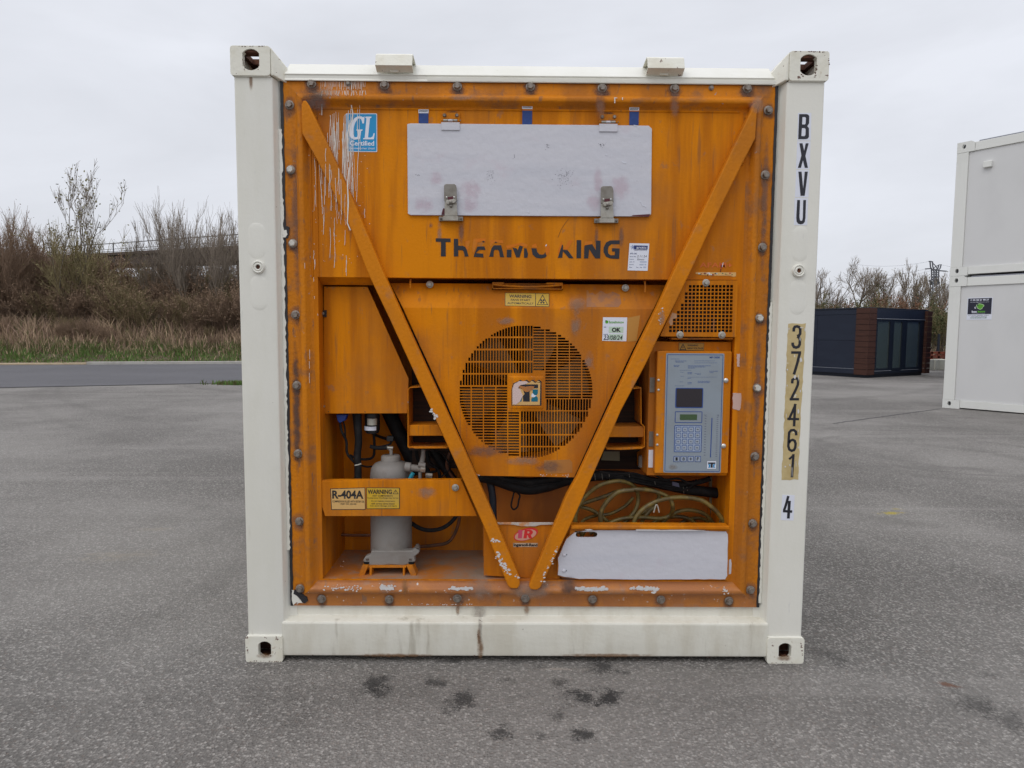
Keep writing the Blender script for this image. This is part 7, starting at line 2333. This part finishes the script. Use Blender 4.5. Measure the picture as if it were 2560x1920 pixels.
# ------------------------------------------------------------------ white concrete blocks, fence post, rusty frame
blk_m = mat('cream_concrete_block', (.55, .54, .46), .85, layers=[((.42, .41, .34), 4, .42, .66, 5, .7, 86)], bump=.4)
rustr = mat('rust_red_steel', (.26, .055, .025), .7, layers=[((.16, .05, .03), 4, .42, .66, 5, .7, 87)])
labs = ['leftmost cream concrete block beside the navy building', 'narrow cream concrete block, second from the navy building', 'cream concrete block close to the white site cabin', 'cream concrete block hidden mostly behind the white site cabin']
pxs = [(1432, 1480), (1492, 1568), (1580, 1700), (1712, 1830)]
for (a, b), lab in zip(pxs, labs):
    pa = ground('N', a, 1393); pb = ground('N', b, 1396)
    hz = 1.4388 * (1393 - 1255) / (1393 - 952)
    o = MB().box(0, 0, 0, (pb - pa).length - .03, .6, hz).build('concrete_block', blk_m, None, bevel=.03)
    o.location = (pa.x, pa.y, 0); o.rotation_euler = (0, 0, math.atan2((pb - pa).y, (pb - pa).x))
    tag(o, lab, 'concrete block', 'cream concrete blocks in a row by the navy building')
pa = ground('N', 1440, 1393); yb2 = pa.y + .9
zz = lambda py: at('N', 1550, py, yb2)[1]
m = MB()
xa, xb = at('N', 1420, 1200, yb2)[0], at('N', 1840, 1200, yb2)[0]
for py in (1180, 1232):
    m.bar((xa, yb2, zz(py)), (xb, yb2, zz(py)), .09)
for k in range(5):
    xx_ = xa + .3 + (xb - xa) * k / 5
    m.bar((xx_, yb2, 0), (xx_, yb2, zz(1165)), .09)
    m.bar((xx_, yb2 + .0, zz(1232)), (xx_ + .4, yb2, zz(1180)), .06)
o = m.build('steel_frame', rustr); tag(o, 'rust red steel frame standing behind the cream concrete blocks', 'steel frame')
fpst = at('N', 1598, 950, yb2 + 3)
fn = thing('wire_fence', (fpst[0], yb2 + 3, 0), 'dark post and wire mesh fence behind the rust red frame', 'fence')
ztop = fpst[1]
for k in range(-4, 5):
    MB().bar((fpst[0] + k * 2.5, yb2 + 3, 0), (fpst[0] + k * 2.5, yb2 + 3, ztop), .07).build('fence_post', dark_frame, fn)
m = MB()
for k in range(12):
    z_ = .1 + (ztop - .15) * k / 11
    m.bar((fpst[0] - 10, yb2 + 3, z_), (fpst[0] + 10, yb2 + 3, z_), .008)
for k in range(130):
    m.bar((fpst[0] - 10 + k * .155, yb2 + 3, .1), (fpst[0] - 10 + k * .155, yb2 + 3, ztop - .05), .006)
tag(m.build('wire_mesh', dark_frame, fn), kind='stuff')
# blue edge of a further container next to the cabin
bc = at('N', 1722, 700, 19.0)
blue_c = mat('blue_container_paint', (.012, .05, .16), .45)
blx = thing('blue_container', (bc[0] + 1.6, 19.2, 0), 'dark blue container mostly hidden behind the white site cabins', 'container')
ztb = at('N', 1730, 440, 19.0)[1]
bx0 = at('N', 1728, 440, 19.0)[0] + .02
blx.location = (bx0, 19.0, 0)
blx.rotation_euler = (0, 0, -math.atan2(bx0 - CAM.x, 19.0 - CAM.y) - .02)
WM[blx] = Matrix.Translation((bx0, 19.0, 0))
def blbox(a, nm): MB().box(a[0] - bx0, a[1] - 19.0, a[2], a[3] - bx0, a[4] - 19.0, a[5]).build(nm, blue_c, blx, bevel=.01, local=True)
blbox((bx0, 19.0, .0, bx0 + .16, 19.16, ztb), 'corner_post'); blbox((bx0 + 2.28, 19.0, .0, bx0 + 2.44, 19.16, ztb), 'corner_post')
blbox((bx0 + .165, 19.02, .0, bx0 + 2.275, 19.14, .2), 'bottom_rail'); blbox((bx0 + .165, 19.02, ztb - .16, bx0 + 2.275, 19.14, ztb), 'top_rail')
blbox((bx0 + .17, 19.05, .2, bx0 + 1.215, 19.10, ztb - .16), 'door'); blbox((bx0 + 1.225, 19.05, .2, bx0 + 2.27, 19.10, ztb - .16), 'door')
blbox((bx0 + .02, 19.165, .05, bx0 + 2.42, 25.1, ztb - .02), 'body')

# ------------------------------------------------------------------ far trees on the right
rg_ = random.Random(14)
proto('farA', 41, 8.5, 3, 3, bark_brown, twig_grey, None, spread=.6, lean=.3, r0=.13, up=.25, nch=(5, 7), rmin=.014, ratio=(.4, .62))
proto('farB', 42, 8.0, 4, 3, bark_grey, twig_grey, leaf_olive, spread=.36, lean=.28, r0=.10, leaves=250, up=.5, nch=(6, 8), leaf_size=.16, rmin=.014)
proto('farC', 43, 6.0, 9, 2, bark_brown, twig_olive, leaf_green, spread=.55, lean=.6, r0=.06, leaves=3200, up=.25, nch=(8, 11), leaf_size=.17, rmin=.014)
proto('farD', 44, 6.0, 9, 2, bark_brown, twig_red, leaf_rust, spread=.55, lean=.6, r0=.06, leaves=2600, up=.25, nch=(8, 11), leaf_size=.16, rmin=.014)
proto('round', 45, 8.6, 1, 3, bark_brown, twig_grey, None, spread=.95, lean=.05, r0=.20, up=.12, nch=(9, 11), rmin=.013, ratio=(.38, .58))
def far(key, px, top_py, y, lab, name='tree', cat='tree', grp='bare trees behind the navy building', rot=0.0):
    x = at('S', px, 800, y)[0]
    ztop_ = at('S', px, top_py, y)[1]
    tr_, cr2 = protos[key]
    hz_ = max(v.co.z for v in cr2.vertices)
    s = (ztop_ + .2) / hz_ * (1.12 if key in ('farA', 'farB', 'round') else 1.0)
    plant(key, x, y, -.2, s, rot, lab, cat, name, grp)
far('round', 2132, 668, 46, 'rounded bare tree rising above the left end of the navy building', 'bare_tree', rot=.4)
far('farA', 2080, 690, 50, 'thin bare tree left of the rounded bare tree, above the navy roof', 'bare_tree', rot=2)
far('farA', 2038, 694, 47, 'bare tree partly hidden by the right white container post', 'bare_tree', rot=1)
far('farB', 2236, 672, 46, 'slim upright bare tree above the glazed end of the navy building', 'bare_tree', rot=.9)
far('farB', 2252, 690, 52, 'thin bare tree just right of the slim upright one', 'bare_tree', rot=3.1)
far('farB', 2306, 682, 50, 'bare tree immediately left of the electricity pylon', 'bare_tree', rot=4)
far('farA', 2350, 705, 48, 'bare tree in front of the pylon next to the white site cabins', 'bare_tree', rot=5)
far('farA', 2200, 708, 52, 'low bare tree between the rounded tree and the slim upright tree', 'bare_tree', rot=5.5)
for k, px, tp, y, lab, r_ in (('farC', 2070, 722, 42, 'dull green bush at the left behind the navy building', .3), ('farC', 2190, 712, 43, 'dull green bush behind the brown slatted corner', 1.4),
                              ('farD', 2225, 728, 40, 'rusty brown bush behind the navy fascia', 2.2), ('farD', 2265, 738, 39, 'rusty brown bush right of the middle of the navy roof', 3.7),
                              ('farC', 2330, 728, 40, 'dull green bush under the electricity pylon', 4.4), ('farC', 2350, 745, 37, 'dull green bush closest to the white site cabins', 5.2),
                              ('farD', 2110, 745, 38, 'reddish brown bush low behind the navy side wall', .9)):
    far(k, px, tp, y, lab, 'bush', 'bush', 'bushes behind the navy building', r_)
items = []
for yy, stp_, s0 in ((38, 2.2, .92), (44, 2.5, 1.06), (50, 2.8, 1.2)):
    x = 3.0
    while x < 60:
        items.append((rt.choice(['low', 'low2', 'farC', 'farD']) if yy > 40 else rt.choice(['low', 'low2']), x, yy + rt.uniform(-1, 1), -.15, (s0 * rt.uniform(.85, 1.15)), rt.uniform(0, 6)))
        if items[-1][0].startswith('far'): items[-1] = items[-1][:4] + (items[-1][4] * .50,) + items[-1][5:]
        x += stp_
tag(link('thicket', merge_copies('thicket', items, pal)), 'olive and brown undergrowth filling the tree line behind the navy building', 'thicket', kind='stuff')
P = np.stack([nr.uniform(6, 60, 9000), nr.uniform(31.5, 44, 9000), np.full(9000, -.05)], 1)
me = blades_mesh('rough_grass', P, nr.uniform(.3, 1.1, 9000), nr.uniform(.04, .08, 9000), .4, [straw_dark, straw_pink, green_o], nr, nr.choice(3, 9000, p=[.4, .3, .3]))
tag(link('rough_grass', me), 'rough brown grass between the yard and the right hand tree line', 'dry grass', kind='stuff')

# ------------------------------------------------------------------ lattice pylon and wires
py_y = 330.0
def pt(px, py): 
    a = at('N', px, py, py_y); return Vector((a[0], py_y, a[1]))
pl_m = mat('galvanised_lattice', (.12, .125, .15), .6)
base = at('N', 1550, 900, py_y)
pyl = thing('electricity_pylon', (base[0], py_y, 0), 'distant grey lattice electricity pylon above the tree line', 'pylon')
L_ = [(1478, 640), (1505, 480), (1508, 340), (1522, 260), (1520, 160), (1508, 130), (1503, 66)]
R_ = [(1622, 640), (1590, 480), (1585, 340), (1578, 260), (1582, 170), (1598, 150), (1610, 104)]
m = MB(); dpt = 1.8
W_ = .44
for side_, dep in ((0, -dpt / 2), (1, dpt / 2)):
    Lp = [pt(*p) + Vector((0, dep, 0)) for p in L_]; Rp = [pt(*p) + Vector((0, dep, 0)) for p in R_]
    for a, b in zip(Lp, Lp[1:]): m.bar(a, b, W_)
    for a, b in zip(Rp, Rp[1:]): m.bar(a, b, W_)
    for i in range(len(Lp) - 1):
        k = 3 if i < 3 else 2
        for j in range(k if i < 4 else 0):
            t0, t1 = j / k, (j + 1) / k
            m.bar(Lp[i].lerp(Lp[i + 1], t0), Rp[i].lerp(Rp[i + 1], t1), W_ * .6); m.bar(Rp[i].lerp(Rp[i + 1], t0), Lp[i].lerp(Lp[i + 1], t1), W_ * .6)
        if i < 4: m.bar(Lp[i + 1], Rp[i + 1], W_ * .6)
for a, b in (((1503, 66), (1560, 125)), ((1610, 104), (1560, 125)), ((1520, 160), (1560, 125)), ((1582, 170), (1560, 125))):
    m.bar(pt(*a), pt(*b), W_ * .7)
m.build('lattice_tower', pl_m, pyl)
for pts_ in ([(1478, 300), (1510, 290), (1580, 290), (1600, 335), (1560, 345), (1490, 320), (1478, 300)], [(1430, 158), (1510, 152)], [(1590, 178), (1690, 186)], [(1475, 66), (1503, 66)], [(1490, 318), (1560, 308), (1595, 330)]):
    m = MB()
    for a, b in zip(pts_, pts_[1:]): m.bar(pt(*a), pt(*b), W_ * 1.2)
    m.build('crossarm', pl_m, pyl)
m = MB()
def wire(a, b, sag):
    m = MB()
    A_, B_ = pt(*a), pt(*b)
    P_ = [A_.lerp(B_, k / 12) - Vector((0, 0, sag * 4 * (k / 12) * (1 - k / 12))) for k in range(13)]
    m.tube(P_, .05, 3)
    m.build('power_line', pl_m, pyl)
for a, b in (((1475, 66), (600, 105)), ((1430, 158), (650, 230)), ((1500, 180), (640, 268)), ((1490, 305), (600, 350)), ((1610, 104), (2300, 120)), ((1690, 186), (2300, 190)), ((1600, 330), (2300, 330))):
    wire(a, b, 1.5)

# ------------------------------------------------------------------ little things on the asphalt
rl_ = random.Random(6)
m = MB()
for k in range(260):
    x = rl_.uniform(-7, 8); y = rl_.uniform(-2.4, 6)
    if abs(x) < 1.3 and y > -.05: continue
    s = rl_.uniform(.002, .006)
    m.hull([(x + rl_.uniform(-s, s), y + rl_.uniform(-s, s), .001 + rl_.uniform(0, s * 1.2)) for _ in range(7)])
tag(m.build('loose_grit', mat('pale_grit', (.30, .28, .26), .9), None, weld=False), 'loose pale grit scattered on the asphalt yard', 'grit', kind='stuff')
# low weeds where the yard meets the road
gp = ground('S', 592, 960)
P = np.stack([nr.normal(gp.x + .4, .45, 900), nr.normal(gp.y - .2, .12, 900), np.full(900, 0.0)], 1)
me = blades_mesh('grass_tuft', P, nr.uniform(.05, .14, 900), nr.uniform(.02, .04, 900), .6, [green_g, green_o], nr, nr.choice(2, 900))
tag(link('grass_tuft', me), 'small green tuft growing at the edge of the yard beside the container post', 'grass', kind='stuff')
# crack in the asphalt running to the cabin corner
a = ground('S', 2083, 1059); b = ground('S', 2352, 1022)
n = 40; Pp = []
for k in range(n + 1):
    t = k / n; p = a.lerp(b, t)
    Pp.append((p.x + rl_.uniform(-.012, .012), p.y + rl_.uniform(-.012, .012)))
m = MB()
o_ = ribbon(Pp, .028)
m.bm.faces.new([m.bm.verts.new((x, y, .004)) for x, y in o_])
tag(m.build('asphalt_crack', tar), kind='structure')
